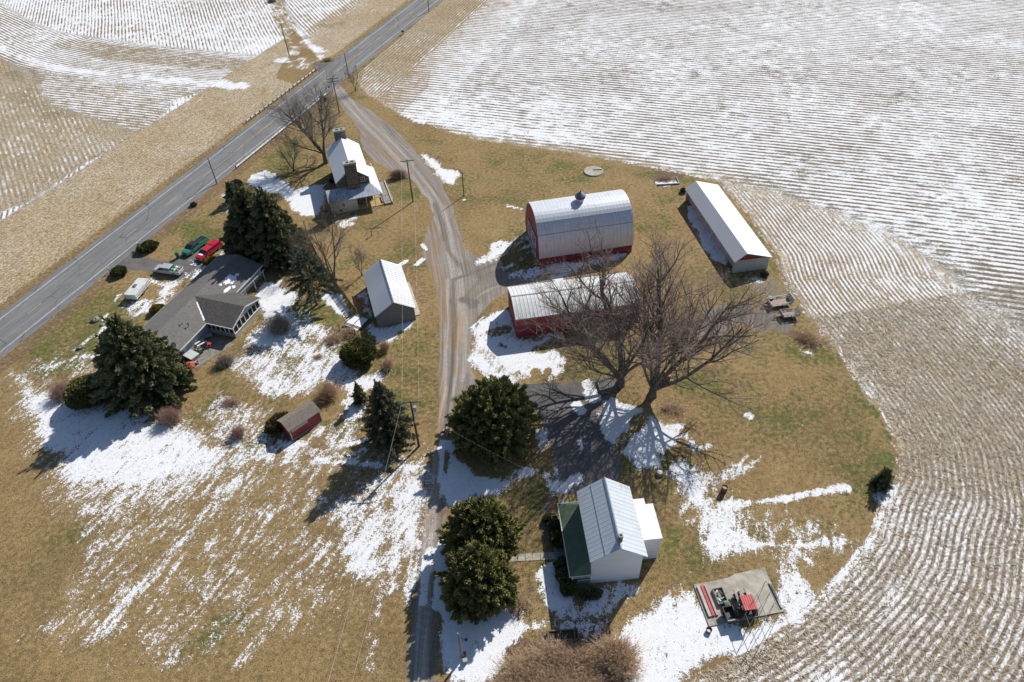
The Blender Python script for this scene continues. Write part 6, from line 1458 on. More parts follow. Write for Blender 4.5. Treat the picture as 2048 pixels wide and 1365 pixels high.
bl = ["green bag at the tailgate corner of the silver pickup bed", "white bag in the middle of the silver pickup bed, driver side row", "green bag behind the cab of the silver pickup, first row", "small red-brown bag at the tailgate of the silver pickup bed", "white bag in the middle of the second row of the silver pickup bed", "green bag behind the cab of the silver pickup, second row"]
for o, l in zip(bags, bl): tag(o, l, "bag", "bags in the bed of the silver pickup")
pickup("teal green pickup truck with black roof parked beside the red pickup", (371, 514), (413, 482), car_paint("teal_paint", (0.030, 0.27, 0.20)), roofc=M_BLK, Lc=5.6)
pickup("bright red pickup truck with red bed cap and side windows", (398, 525), (441, 491), car_paint("red_paint", (0.62, 0.012, 0.045)), cap=True, Lc=5.7, ext=0.35, snow_=True)

# folded camper trailer
a_ = Vector((*plan(266, 602), 0)); b_ = Vector((*plan(292, 571), 0)); d = (b_-a_).normalized(); mid = (a_+b_)/2
t = thing("camper_trailer", "white box-shaped folded camper trailer standing on the roadside lawn", "camper trailer", tuple(mid), math.atan2(d.y, d.x))
mb = MB(); mb.box(-2.35, 2.35, -1.05, 1.05, 0.45, 1.25); mb.build("body", pm("camper_white", (0.70, 0.71, 0.70), (0.58, 0.60, 0.59), 1.2, 0.5, dirt=(0.42, 0.42, 0.40), dirt_amt=0.4), t, bevel=0.04)
mb = MB(); mb.box(-2.42, 2.42, -1.1, 1.1, 1.255, 1.50); mb.build("roof", pm("camper_roof", (0.72, 0.72, 0.69), (0.55, 0.55, 0.51), 1.0, 0.6, dirt=(0.36, 0.35, 0.30), dirt_amt=0.5), t, bevel=0.06)
mb = MB(); mb.box(-0.3, 0.4, 0.0, 0.6, 1.502, 1.68); mb.build("roof_vent", pm("vent_dark_grey", (0.16, 0.17, 0.19), None, 2, 0.5), t, bevel=0.03)
mb = MB(); mb.bar((2.35, 0.4, 0.5), (3.4, 0, 0.45), 0.08); mb.bar((2.35, -0.4, 0.5), (3.4, 0, 0.45), 0.08); mb.build("hitch", M_STEEL, t)
for sy in (-1, 1): wheel(t, -0.2, sy*0.95, 0.33, 0.2)
mb = MB(); mb.box(-2.30, 2.30, -1.07, -1.052, 0.75, 0.9); mb.build("side_stripe", pm("stripe_grey", (0.35, 0.37, 0.4), None, 2, 0.6), t)

# utility trailers
def utility_trailer(px, ang, L_, W_, label, m_rail, gate, floor_m):
    x, y = plan(*px); t = thing("utility_trailer", label, "trailer", (x, y, 0), R(ang), "utility trailers parked at the gravel edge")
    mb = MB(); mb.box(-L_/2, L_/2, -W_/2, W_/2, 0.55, 0.62); mb.build("deck", floor_m, t)
    mb = MB()
    for sy in (-1, 1):
        mb.box(-L_/2, L_/2, sy*W_/2-0.05 if sy < 0 else W_/2-0.01, -W_/2+0.01 if sy < 0 else W_/2+0.05, 0.50, 0.68)
        mb.box(-L_/2, L_/2, sy*W_/2-0.05 if sy < 0 else W_/2-0.01, -W_/2+0.01 if sy < 0 else W_/2+0.05, 0.92, 1.02)
        for k in range(5): xx = -L_/2+0.04+(L_-0.08)*k/4; mb.box(xx-0.04, xx+0.04, sy*W_/2-0.04 if sy < 0 else W_/2, -W_/2 if sy < 0 else W_/2+0.04, 0.68, 0.92)
    mb.box(-L_/2-0.06, -L_/2, -W_/2-0.05, W_/2+0.05, 0.50, 1.02)
    mb.build("side_rail", m_rail, t)
    mb = MB()
    if gate == 'mesh':
        for k in range(9): yy = -W_/2+W_*k/8; mb.bar((L_/2+0.03, yy, 0.55), (L_/2+0.35, yy, 1.85), 0.04)
        for z_ in (0.6, 1.2, 1.85): mb.bar((L_/2+0.03+(z_-0.55)*0.246, -W_/2, z_), (L_/2+0.03+(z_-0.55)*0.246, W_/2, z_), 0.05)
    else: mb.prism([(L_/2+0.02, -W_/2, 0.55), (L_/2+0.10, -W_/2, 0.55), (L_/2+0.10, W_/2, 0.55), (L_/2+0.02, W_/2, 0.55)], [(L_/2+0.22, -W_/2, 1.55), (L_/2+0.32, -W_/2, 1.55), (L_/2+0.32, W_/2, 1.55), (L_/2+0.22, W_/2, 1.55)])
    mb.build("tailgate", m_rail, t)
    mb = MB(); mb.bar((-L_/2, 0.5, 0.52), (-L_/2-1.3, 0, 0.5), 0.09); mb.bar((-L_/2, -0.5, 0.52), (-L_/2-1.3, 0, 0.5), 0.09); mb.bar((-L_/2-1.1, 0, 0.0), (-L_/2-1.1, 0, 0.8), 0.07); mb.build("tongue", M_BLK, t)
    for sy in (-1, 1):
        wheel(t, 0.35, sy*(W_/2+0.2), 0.34, 0.2)
        mb = MB(); mb.box(-0.1, 0.8, sy*(W_/2+0.2)-0.13, sy*(W_/2+0.2)+0.13, 0.73, 0.77); mb.build("fender", M_BLK, t)
    return t
utility_trailer((1557, 609), 9, 3.6, 1.9, "larger cream-railed utility trailer with solid raised tailgate", pm("cream_rail", (0.66, 0.63, 0.52), (0.5, 0.47, 0.38), 2, 0.6), 'solid', pm("plank_deck_pink", (0.42, 0.30, 0.24), (0.30, 0.22, 0.18), 3, 0.8))
utility_trailer((1577, 633), 6, 2.7, 1.5, "smaller dark utility trailer with mesh ramp gate standing up", pm("dull_rail", (0.20, 0.20, 0.19), (0.32, 0.30, 0.27), 2, 0.6), 'mesh', pm("plank_deck_grey", (0.36, 0.29, 0.25), (0.25, 0.21, 0.18), 3, 0.8))
x, y = plan(1541, 598, 0.6); 
mb = MB(); mb.box(-0.35, 0.35, -0.45, 0.45, 0, 0.34); o = mb.build("tool_box", M_BLK, None, bevel=0.03); o.location = (x-0.1, y, 0.622); o.rotation_euler = (0, 0, R(9)); tag(o, "black tool box at the front of the cream-railed trailer", "tool box")

# ------------------------------------------------------------------ concrete pad with machines
pad = pl([(1387, 1171), (1418, 1254), (1568, 1224), (1528, 1136), (1468, 1150), (1457, 1157)])
mb = MB(); mb.ext_z(pad, 0.0, 0.13); o = mb.build("concrete_pad", M_CONC); tag(o, "stained concrete pad holding the tractor and farm machines", "concrete pad")
p0 = Vector(plan(1418, 1254)).to_3d(); pu = (Vector(plan(1568, 1224)).to_3d()-p0).normalized(); pvv = (Vector(plan(1387, 1171)).to_3d()-p0).normalized()
PA = math.degrees(math.atan2(pu.y, pu.x)); PZ = 0.132
def pd(px, z=0.0): x, y = plan(px[0], px[1], z); return (x, y, PZ)
def zz(a, b): return (1380+a/5.6, 1120+b/5.6)
# tractor
VA = math.degrees(math.atan2(pvv.y, pvv.x))
tx = Vector(pd(zz(612, 560), 0.3)); t = thing("tractor", "small tractor with ribbed red canopy parked on the concrete pad", "tractor", tuple(tx), R(VA-2))
mb = MB(); 
for k in range(6): mb.box(-0.95, 0.75, -0.72+k*0.245, -0.72+k*0.245+0.20, 2.12, 2.19)
mb.box(-0.97, 0.77, -0.74, 0.74, 2.08, 2.119); mb.build("canopy", pm("faded_red_canopy", (0.60, 0.10, 0.09), (0.50, 0.075, 0.075), 2, 0.6), t)
for a_ in (-0.85, 0.62):
    for b_ in (-0.62, 0.62): mb = MB(); mb.box(a_-0.04, a_+0.04, b_-0.04, b_+0.04, 0.75, 2.08); mb.build("canopy_post", M_BLK, t)
mb = MB(); mb.box(-0.9, 0.4, -0.5, 0.5, 0.45, 0.85); mb.build("body", M_BLK, t, bevel=0.04)
mb = MB(); mb.prism([(0.45, -0.33, 0.5), (1.9, -0.28, 0.5), (1.9, 0.28, 0.5), (0.45, 0.33, 0.5)], [(0.45, -0.28, 1.15), (1.85, -0.23, 1.05), (1.85, 0.23, 1.05), (0.45, 0.28, 1.15)]); mb.build("hood", pm("tractor_grey", (0.20, 0.20, 0.19), (0.07, 0.07, 0.07), 4, 0.5), t, bevel=0.05)
mb = MB(); mb.box(-0.55, -0.1, -0.24, 0.24, 0.86, 1.0); mb.box(-0.62, -0.5, -0.24, 0.24, 1.0, 1.35); mb.build("seat", M_BLK, t, bevel=0.03)
mb = MB(); mb.tube((0.35, 0, 1.1), (0.15, 0, 1.35), 0.03, n=6); mb.tube((0.14, 0, 1.34), (0.10, 0, 1.38), 0.2, 0.2, 12); mb.build("steering_wheel", M_BLK, t)
for sy in (-1, 1): wheel(t, -0.45, sy*0.85, 0.58, 0.42); wheel(t, 1.5, sy*0.62, 0.36, 0.25)
mb = MB(); mb.tube((1.0, 0.12, 1.1), (1.0, 0.12, 1.75), 0.04, n=8); mb.build("exhaust", M_STEEL, t)
mb = MB(); mb.bar((0.2, 0.66, 0.9), (2.2, 0.62, 0.75), 0.1, 0.14); mb.bar((0.2, -0.66, 0.9), (2.2, -0.62, 0.75), 0.1, 0.14); mb.build("loader_arm", pm("loader_black", (0.05, 0.05, 0.05), (0.25, 0.25, 0.25), 3, 0.5), t)
# tipping hopper, mower, crate, boards
def prop(name, label, cat, px, ang, z=PZ, group=None):
    x, y = plan(*px); return thing(name, label, cat, (x, y, z), R(ang), group)
t = prop("hopper_cart", "black tipping hopper cart with handle at the lower edge of the concrete pad", "cart", zz(425, 640), VA)
mb = MB(); W0, W1 = [(-0.55, -0.4), (0.55, -0.4), (0.55, 0.4), (-0.55, 0.4)], [(-0.85, -0.6), (0.75, -0.6), (0.75, 0.6), (-0.85, 0.6)]
i_ = [(x*0.9, y*0.88) for x, y in W1]
loft(mb, [[(x, y, 0.35) for x, y in W0], [(x, y, 1.0) for x, y in W1], [(x, y, 1.0) for x, y in i_], [(x*0.8, y*0.8, 0.5) for x, y in W0]]); mb.build("tub", M_BLK, t)
for sy in (-1, 1): wheel(t, 0.1, sy*0.62, 0.28, 0.14)
mb = MB(); mb.bar((-0.9, -0.58, 0.98), (-0.9, 0.58, 0.98), 0.06); mb.bar((-0.6, -0.3, 0.4), (-1.1, -0.7, 0.9), 0.05); mb.build("frame", M_STEEL, t)
t = prop("lawn_mower", "green and black ride-on mower between the hopper cart and the junk crate", "lawn mower", zz(395, 522), VA)
mb = MB(); mb.box(-0.5, 0.35, -0.28, 0.28, 0.28, 0.6); mb.build("body", pm("mower_green", (0.02, 0.22, 0.09), (0.03, 0.32, 0.14), 2, 0.4), t, bevel=0.06)
mb = MB(); mb.box(-0.35, 0.1, -0.22, 0.22, 0.602, 0.7); mb.box(-0.42, -0.34, -0.2, 0.2, 0.62, 0.95); mb.build("seat", M_BLK, t, bevel=0.03)
mb = MB(); mb.box(-0.45, 0.3, -0.55, 0.55, 0.12, 0.24); mb.build("cutting_deck", pm("mower_red", (0.35, 0.05, 0.05), None, 2, 0.5), t)
for a_, b_ in ((-0.45, -0.4), (-0.45, 0.4), (0.55, -0.3), (0.55, 0.3)): wheel(t, a_, b_, 0.2, 0.13)
t = prop("junk_crate", "open wooden crate of metal scrap on the concrete pad beside the long red board", "crate", zz(330, 425), VA)
mb = MB()
for b_ in ((-0.95, 0.95, -0.6, -0.52), (-0.95, 0.95, 0.52, 0.6), (-0.95, -0.87, -0.52, 0.52), (0.87, 0.95, -0.52, 0.52)): mb.box(*b_, 0, 0.5)
mb.box(-0.87, 0.87, -0.52, 0.52, 0.0, 0.1); mb.build("crate", M_WOODL, t)
for k in range(16):
    mb = MB(); a_, b_ = rnd.uniform(-0.7, 0.7), rnd.uniform(-0.4, 0.4); an = rnd.uniform(0, 6.28); l_ = rnd.uniform(0.15, 0.4)
    mb.bar((a_-l_*math.cos(an), b_-l_*math.sin(an)*0.5, 0.2+0.02*k), (a_+l_*math.cos(an), b_+l_*math.sin(an)*0.5, 0.25+0.02*k), rnd.uniform(0.05, 0.16), 0.05)
    mb.build("scrap", [M_BLK, M_STEEL, M_TRIM, pm("scrap_green", (0.03, 0.2, 0.14), None, 3, 0.5)][k % 4], t)
bl_ = Vector(pd(zz(125, 300))); br_ = Vector(pd(zz(262, 640)))
dd = (br_-bl_).normalized(); sd_ = Vector((dd.y, -dd.x, 0))*-1
for nm_, lab, off, w_, m_ in (("long_board", "long red painted board lying on the concrete pad", 0.0, 0.30, pm("board_red", (0.58, 0.08, 0.09), (0.45, 0.06, 0.07), 2, 0.6)), ("long_board", "long white board lying left of the red board on the pad", -0.42, 0.32, pm("board_white", (0.62, 0.56, 0.50), (0.48, 0.42, 0.37), 2, 0.7)), ("long_board", "long pale board lying right of the red board on the pad", 0.42, 0.24, pm("board_pale", (0.52, 0.46, 0.40), (0.40, 0.35, 0.30), 2, 0.7))):
    mb = MB(); p_ = bl_+sd_*off; q_ = br_+sd_*off; mb.bar((0, 0, 0.12), tuple(q_-p_+Vector((0, 0, 0.12))), w_, 0.2); o = mb.build(nm_, m_); o.location = (p_.x, p_.y, PZ); tag(o, lab, "board", "long boards on the concrete pad")
mb = MB(); mb.bar((0, 0, 0.09), tuple(Vector(pd(zz(1025, 550)))-Vector(pd(zz(885, 265)))+Vector((0, 0, 0.09))), 0.22, 0.16); o = mb.build("plastic_trough", pm("trough_white", (0.7, 0.7, 0.68), (0.05, 0.05, 0.05), 0.5, 0.6)); o.location = pd(zz(885, 265)); tag(o, "long white and black trough lying along the right edge of the pad", "trough")
# bare pipe canopy frame over the right half of the pad
M_PIPE = pm("pipe_brown_grey", (0.20, 0.18, 0.16), (0.12, 0.11, 0.10), 3, 0.6)
o0 = Vector(pd(zz(900, 790))); t = thing("canopy_frame", "bare metal pipe carport frame with sloping ribs over the right of the pad", "canopy frame", tuple(o0))
def at_(a, b, z): x, y = plan(*zz(a, b), z); return (x-o0.x, y-o0.y, z-PZ)
rid = [at_(750+50*k, 390+120*k, 2.7) for k in range(4)]; rea = [at_(850+52*k, 235+117*k, 2.1) for k in range(4)]
vv = Vector(rea[0])-Vector(rid[0]); vh = Vector((vv.x, vv.y, 0))
lea = [tuple(Vector(p)-vh+Vector((0, 0, -0.6))) for p in rid]
def pipe(nm_, p, q_, r=0.028): mb = MB(); mb.tube(p, q_, r, r, 6); mb.build(nm_, M_PIPE, t)
pipe("ridge_rail", rid[0], rid[3]); pipe("eave_rail", rea[0], rea[3]); pipe("eave_rail", lea[0], lea[3])
for k in range(4):
    pipe("rib", rid[k], rea[k]); pipe("rib", rid[k], lea[k])
    pipe("leg", rea[k], (rea[k][0], rea[k][1], 0.0)); pipe("leg", lea[k], (lea[k][0], lea[k][1], 0.0))
t = prop("red_bucket", "dark red and white bucket in the snow left of the concrete pad", "bucket", zz(208, 800), 0, 0)
mb = MB(); mb.lathe([(0.28, 0.0), (0.34, 0.42), (0.31, 0.42), (0.27, 0.06)], 0, 0, 14); mb.build("tub", pm("bucket_maroon", (0.13, 0.03, 0.05), None, 2, 0.5), t)
mb = MB(); mb.lathe([(0.02, 0.062), (0.26, 0.064), (0.22, 0.22), (0.02, 0.26)], 0.0, 0.0, 10); mb.build("contents", M_TRIM, t)

# ------------------------------------------------------------------ bins, mailboxes, small things
def bin_(px, label, m, ang=0, h=1.05):
    t = prop("wheeled_bin", label, "rubbish bin", px, ang, 0)
    mb = MB(); mb.prism([(-0.25, -0.24, 0.06), (0.25, -0.24, 0.06), (0.25, 0.24, 0.06), (-0.25, 0.24, 0.06)], [(-0.32, -0.32, h), (0.32, -0.32, h), (0.32, 0.32, h), (-0.32, 0.32, h)]); mb.build("body", m, t, bevel=0.03)
    mb = MB(); mb.prism([(-0.35, -0.36, h+0.005), (0.35, -0.36, h+0.005), (0.35, 0.36, h+0.005), (-0.35, 0.36, h+0.005)], [(-0.3, -0.3, h+0.1), (0.3, -0.3, h+0.1), (0.3, 0.3, h+0.1), (-0.3, 0.3, h+0.1)]); mb.build("lid", m, t, bevel=0.02)
    for sy in (-1, 1): wheel(t, -0.27, sy*0.22, 0.11, 0.06, rim=False)
    return t
M_GBIN = pm("bin_green", (0.015, 0.22, 0.10), (0.012, 0.17, 0.08), 2, 0.5)
bin_((357, 516), "green wheeled bin at the lawn edge by the teal pickup", M_GBIN, 20, 1.15)
bin_((646, 200), "green wheeled bin at the end of the near guard rail", M_GBIN, 60, 1.15)
bin_((651, 203), "dark wheeled bin standing next to the green bin by the road", M_BLK, 60, 1.1)
def mailbox(px, label, m, h=1.1, ang=70):
    t = prop("mailbox", label, "mailbox", px, ang, 0)
    mb = MB(); mb.box(-0.05, 0.05, -0.05, 0.05, 0, h-0.1); mb.build("post", M_WOOD, t)
    mb = MB(); n = 8; pr = [(-0.12, h-0.1), (0.12, h-0.1)]+[(0.12*math.cos(math.pi*k/n), h+0.06+0.12*math.sin(math.pi*k/n)) for k in range(n+1)]; mb.ext_x(pr, -0.26, 0.26); mb.build("box", m, t)
mailbox((692, 156), "dark mailbox beside the armless pole at the lane mouth", M_BLK, 1.3)
mailbox((713, 142), "second dark mailbox further up the road shoulder", M_BLK, 1.2)
mailbox((279, 497), "grey mailbox on the road edge above the driveway entrance", M_STEEL, 1.2)
mailbox((221, 546), "pinkish mailbox on the road edge below the driveway entrance", pm("faded_pink", (0.42, 0.26, 0.22), None, 3, 0.7), 0.9)
t = prop("road_sign", "small dark sign on a stake at the field edge by the road", "sign", (806, 70), 70, 0)
mb = MB(); mb.box(-0.03, 0.03, -0.03, 0.03, 0, 0.9); mb.build("stake", M_BLK, t); mb = MB(); mb.box(0.032, 0.06, -0.4, 0.4, 0.7, 1.3); mb.build("panel", M_BLK, t)
t = prop("road_sign", "small pale road sign seen edge-on beside the lane head pole", "sign", (660, 186), 10, 0)
mb = MB(); mb.box(-0.03, 0.03, -0.03, 0.03, 0, 1.9); mb.build("stake", M_STEEL, t); mb = MB(); mb.box(-0.3, 0.3, 0.032, 0.06, 1.3, 1.9); mb.build("panel", pm("sign_pale_green", (0.35, 0.45, 0.42), None, 2, 0.5), t)

t = prop("burn_barrel", "rusty brown burn barrel standing alone on the lawn", "barrel", (1447, 984), 0, 0)
mb = MB(); rr = 0.36; mb.lathe([(rr, 0.0), (rr, 0.3), (rr+0.02, 0.32), (rr, 0.34), (rr, 0.62), (rr+0.02, 0.64), (rr, 0.66), (rr, 1.08), (rr-0.03, 1.08), (rr-0.04, 0.15)], 0, 0, 20); mb.build("drum", pm("rust", (0.13, 0.045, 0.03), (0.075, 0.03, 0.022), 4, 0.8), t)
mb = MB(); mb.lathe([(rr+0.005, 0.9), (rr+0.03, 0.92), (rr+0.005, 0.95)], 0, 0, 20); mb.build("hoop", pm("hoop_pale", (0.4, 0.3, 0.25), None, 3, 0.7), t)
t = prop("well_cover", "round grey concrete well cover on the lawn below the right giant tree", "well cover", (1319, 949), 0, 0)
mb = MB(); mb.lathe([(0.50, 0.0), (0.50, 0.35), (0.42, 0.42), (0.1, 0.44)], 0, 0, 20); mb.build("ring", pm("well_grey", (0.20, 0.21, 0.22), (0.13, 0.14, 0.15), 3, 0.8), t)
mb = MB(); mb.lathe([(0.36, 0.442), (0.34, 0.50), (0.05, 0.52)], 0, 0, 20); mb.build("lid", M_STEEL, t)
t = prop("cistern_cover", "flat round concrete cistern cover with dark hatch on the far lawn", "cistern cover", (1187, 344), 0, 0)
mb = MB(); mb.lathe([(2.1, 0.0), (2.1, 0.22), (2.0, 0.26), (0.1, 0.27)], 0, 0, 26); mb.build("slab", M_CONC, t)
mb = MB(); mb.box(-0.1, 1.8, 0.1, 0.45, 0.27, 0.32); mb.build("hatch", M_SHADE, t)
# raised planting box
x, y = plan(1126, 1274); t = thing("planting_box", "timber raised planting box of dark soil above the bare thicket", "planting box", (x, y, 0), R(2))
for b_ in ((-1.7, 1.7, -0.62, -0.5), (-1.7, 1.7, 0.5, 0.62), (-1.7, -1.58, -0.5, 0.5), (1.58, 1.7, -0.5, 0.5)):
    mb = MB(); mb.box(*b_, 0, 0.5); mb.build("side_board", M_WOOD, t)
mb = MB(); mb.box(-1.58, 1.58, -0.5, 0.5, 0.0, 0.32); mb.build("soil", pm("dark_soil", (0.06, 0.05, 0.035), (0.03, 0.026, 0.02), 6, 0.95, bump=0.03), t)
# timber-edged bed behind machine shed
x, y = plan(1333, 364); t = thing("garden_bed", "timber-edged garden bed with snowy front plank behind the machine shed", "garden bed", (x, y, 0), R(2))
mb = MB(); mb.box(-2.3, 2.3, -1.35, -1.15, 0, 0.28); mb.build("front_plank", M_WOODL, t); mb = MB(); mb.box(-2.25, 2.25, -1.34, -1.16, 0.282, 0.34); mb.build("snow_cover", M_SNOW, t)
mb = MB(); mb.box(2.3, 2.48, -1.35, 1.6, 0, 0.28); mb.build("side_plank", M_WOODL, t)
# platform and doghouse under the giant trees
x, y = plan(1214, 773); t = thing("wooden_platform", "square grey plank platform at the foot of the left giant tree", "platform", (x, y, 0), R(5))
for k in range(9): mb = MB(); mb.box(-1.35+k*0.3, -1.35+k*0.3+0.27, -1.5, 1.3, 0.32, 0.38); mb.build("plank", pm("grey_plank", (0.155, 0.15, 0.15), (0.10, 0.098, 0.10), 3, 0.85), t)
for y_ in (-1.45, 1.15): mb = MB(); mb.box(-1.3, 1.3, y_, y_+0.1, 0, 0.318); mb.build("joist", M_WOOD, t)
x, y = plan(1330, 758); t = thing("doghouse", "tiny hut with faded pink-red roof between trunks of the right giant tree", "doghouse", (x, y, 0), R(25))
mb = MB(); mb.ext_y([(-0.5, 0), (0.5, 0), (0.5, 0.8), (0, 1.12), (-0.5, 0.8)], -0.6, 0.6); mb.build("wall", M_RED, t)
mb = MB(); mb.ext_y([(-0.65, 0.72), (0, 1.14), (0.65, 0.72), (0.65, 0.77), (0, 1.19), (-0.65, 0.77)], -0.72, 0.72); mb.build("roof", pm("pink_roof", (0.55, 0.22, 0.22), (0.45, 0.15, 0.16), 3, 0.6), t)
# clothes post, hydrant, leaning rod
t = prop("clothes_post", "white T-shaped clothes post on the patchy lawn", "clothes post", (448, 802), 40, 0)
mb = MB(); mb.tube((0, 0, 0), (0, 0, 1.8), 0.04, n=8); mb.build("upright", M_TRIM, t); mb = MB(); mb.bar((-0.6, 0, 1.84), (0.6, 0, 1.84), 0.07); mb.build("crossbar", M_TRIM, t)
t = prop("yard_hydrant", "short post with rusty cap on the gravelly grass below the stone farmhouse", "hydrant", (744, 472), 0, 0)
mb = MB(); mb.tube((0, 0, 0), (0, 0, 1.0), 0.07, n=8); mb.build("pipe", M_BLK, t); mb = MB(); mb.box(-0.2, 0.2, -0.12, 0.12, 1.002, 1.2); mb.build("cap", pm("rusty_cap", (0.42, 0.22, 0.15), None, 3, 0.7), t)
t = prop("metal_stake", "thin leaning metal stake in a rusty weed patch by the short dark pole", "stake", (942, 390), 0, 0)
mb = MB(); mb.tube((0, 0, 0), (-0.3, 0.3, 1.5), 0.035, n=6); mb.build("rod", M_POLE, t)
for k, (p_, lb, h_) in enumerate([((928, 1312), "meter box at the foot of the short pale pole", 0.55), ((931, 1325), "squat green-grey junction box below the short pale pole", 0.6)]):
    t = prop("meter_box", lb, "meter box", p_, 10, 0, "small boxes at the short pale pole")
    mb = MB(); mb.box(-0.22, 0.22, -0.16, 0.16, 0, h_); mb.build("case", pm("meter_grey_%d" % k, ((0.30, 0.24, 0.18), (0.22, 0.25, 0.22))[k], None, 3, 0.6), t, bevel=0.02)
    mb = MB(); mb.box(-0.26, 0.26, -0.2, 0.2, h_+0.002, h_+0.06); mb.build("lid", (M_WOOD, M_STEEL)[k], t)
t = prop("guy_anchor", "thin guy rod anchored in the snow right of the short pale pole", "anchor rod", (932, 1280), 0, 0)
mb = MB(); mb.tube((0, 0, 0), (-0.5, -0.55, 1.6), 0.025, n=6); mb.build("rod", M_POLE, t); mb = MB(); mb.lathe([(0.2, 0.0), (0.12, 0.12), (0.02, 0.16)], 0, 0, 8); mb.build("anchor", M_WOOD, t)
# logs by the lane
for k in range(6):
    x, y = plan(890+k*1.6, 862+rnd.uniform(-4, 5)); mb = MB(); an = rnd.uniform(0, 3.1); l_ = rnd.uniform(0.4, 0.9)
    mb.tube((-l_*math.cos(an), -l_*math.sin(an), 0.12), (l_*math.cos(an), l_*math.sin(an), 0.16+0.05*k), 0.11, 0.09, 8)
    o = mb.build("cut_log", pm("pale_log", (0.60, 0.45, 0.38), (0.42, 0.30, 0.24), 4, 0.8)); o.location = (x, y, 0)
    tag(o, "pale cut log on the small pile at the lane edge beside the round evergreen", "log", "cut logs piled at the lane edge")
def rock(px, s_, label, group, m=None, name="stone"):
    x, y = plan(*px); bm_ = MB(); n = 9; rs = random.Random(int(px[0]*7+px[1]))
    prof = [(0.7, 0.0), (1.0, 0.25), (0.8, 0.55), (0.3, 0.72)]
    bm_.lathe([(a_*s_, b_*s_) for a_, b_ in prof], 0, 0, n)
    bm_.v = [(v[0]*rs.uniform(0.75, 1.25), v[1]*rs.uniform(0.75, 1.25), v[2]*rs.uniform(0.8, 1.2)) for v in bm_.v]
    o = bm_.build(name, m or pm("grey_stone", (0.30, 0.28, 0.25), (0.17, 0.16, 0.145), 4, 0.9)); o.location = (x, y, 0); tag(o, label, "stone", group); return o
rock((191, 641), 0.75, "weathered boulder on the lawn above the long snow streak", None)
rock((161, 696), 0.6, "weathered boulder on the lawn beside the long snow streak", None)
rock((205, 651), 0.4, "small flat stone beside the upper boulder on the lawn", None)
k = 0
for (cx_, cy_, n_, sx, sy) in ((395, 548, 16, 10, 8), (385, 527, 10, 9, 6), (372, 552, 8, 8, 5)):
    for j in range(n_):
        rock((cx_+rnd.uniform(-sx, sx), cy_+rnd.uniform(-sy, sy)), rnd.uniform(0.12, 0.28), "lump of shovelled snow piled between the driveway and the ranch house", "lumps of shovelled snow by the driveway", M_SNOW, "snow_lump"); k += 1

# ------------------------------------------------------------------ ranch patio clutter
mb = MB(); mb.ext_z(pl([(372, 722), (418, 668), (470, 690), (432, 712), (392, 738)]), 0, 0.05); o = mb.build("patio", pm("patio_concrete", (0.30, 0.265, 0.22), (0.20, 0.175, 0.15), 1.5, 0.9)); struct(o)
t = prop("storage_chest", "large white flat-topped chest on the ranch house patio", "chest", (385, 716), -33, 0.055)
mb = MB(); mb.box(-1.0, 1.0, -0.75, 0.75, 0, 0.65); mb.build("body", pm("chest_grey", (0.38, 0.4, 0.4), None, 2, 0.6), t)
for sy in (-1, 1): mb = MB(); mb.box(-1.05, 1.05, -0.8 if sy < 0 else 0.01, -0.01 if sy < 0 else 0.8, 0.652, 0.72); mb.build("lid", pm("lid_pale", (0.60, 0.63, 0.62), (0.52, 0.55, 0.54), 2, 0.6), t)
for k, (p_, a_, lb) in enumerate([((401, 688), 55, "white bench top nearest the ranch house wall"), ((406, 692), 50, "white bench top on the outer side of the patio picnic table")]):
    t = prop("patio_bench", lb, "bench", p_, a_-5, 0.055, "white benches on the ranch patio")
    mb = MB(); mb.box(-0.85, 0.85, -0.16, 0.16, 0.42, 0.48); mb.build("seat", M_TRIM, t)
    for xx in (-0.7, 0.7): mb = MB(); mb.box(xx-0.04, xx+0.04, -0.14, 0.14, 0, 0.42); mb.build("leg", M_TRIM, t)
t = prop("wheelbarrow", "red wheelbarrow tipped in the sun at the edge of the wing's shadow", "wheelbarrow", (421, 692), 100, 0)
mb = MB(); loft(mb, [[(x, y, 0.35) for x, y in ((-0.25, -0.2), (0.3, -0.2), (0.3, 0.2), (-0.25, 0.2))], [(x, y, 0.65) for x, y in ((-0.4, -0.34), (0.5, -0.3), (0.5, 0.3), (-0.4, 0.34))]]); mb.build("tray", pm("barrow_red", (0.6, 0.06, 0.04), None, 2, 0.5), t)
wheel(t, 0.55, 0.0, 0.2, 0.1, rim=False)
mb = MB(); mb.bar((0.5, 0.1, 0.25), (-0.9, 0.28, 0.6), 0.04); mb.bar((0.5, -0.1, 0.25), (-0.9, -0.28, 0.6), 0.04); mb.build("handle", M_WOOD, t)
pots = [((392, 700), (0.30, 0.26, 0.18), "tan pot"), ((394, 707), (0.02, 0.15, 0.09), "dark green pot"), ((399, 709), (0.02, 0.13, 0.08), "dark green tub"), ((397, 702), (0.5, 0.45, 0.36), "cream pot"), ((404, 706), (0.05, 0.05, 0.05), "black pot"), ((372, 727), (0.05, 0.05, 0.05), "black pot beside the orange tarp"), ((396, 727), (0.7, 0.7, 0.7), "white pail"), ((408, 700), (0.04, 0.04, 0.045), "black tub")]
for k, (p_, c_, lb) in enumerate(pots):
    t = prop("plant_pot", lb+" among the clutter of the ranch house patio", "pot", p_, 0, 0.055, "pots cluttering the ranch patio")
    mb = MB(); mb.lathe([(0.2, 0.0), (0.3, 0.38), (0.27, 0.38), (0.2, 0.1)], 0, 0, 12); mb.build("pot", pm("pot_%d" % k, c_, None, 3, 0.6), t)
    mb = MB(); mb.lathe([(0.02, 0.12), (0.22, 0.125), (0.2, 0.26), (0.02, 0.30)], 0, 0, 8); mb.build("soil", pm("pot_soil", (0.06, 0.045, 0.03), None, 5, 0.95), t)
x, y = plan(381, 730); mb = MB(); rs = random.Random(4); nn = 9
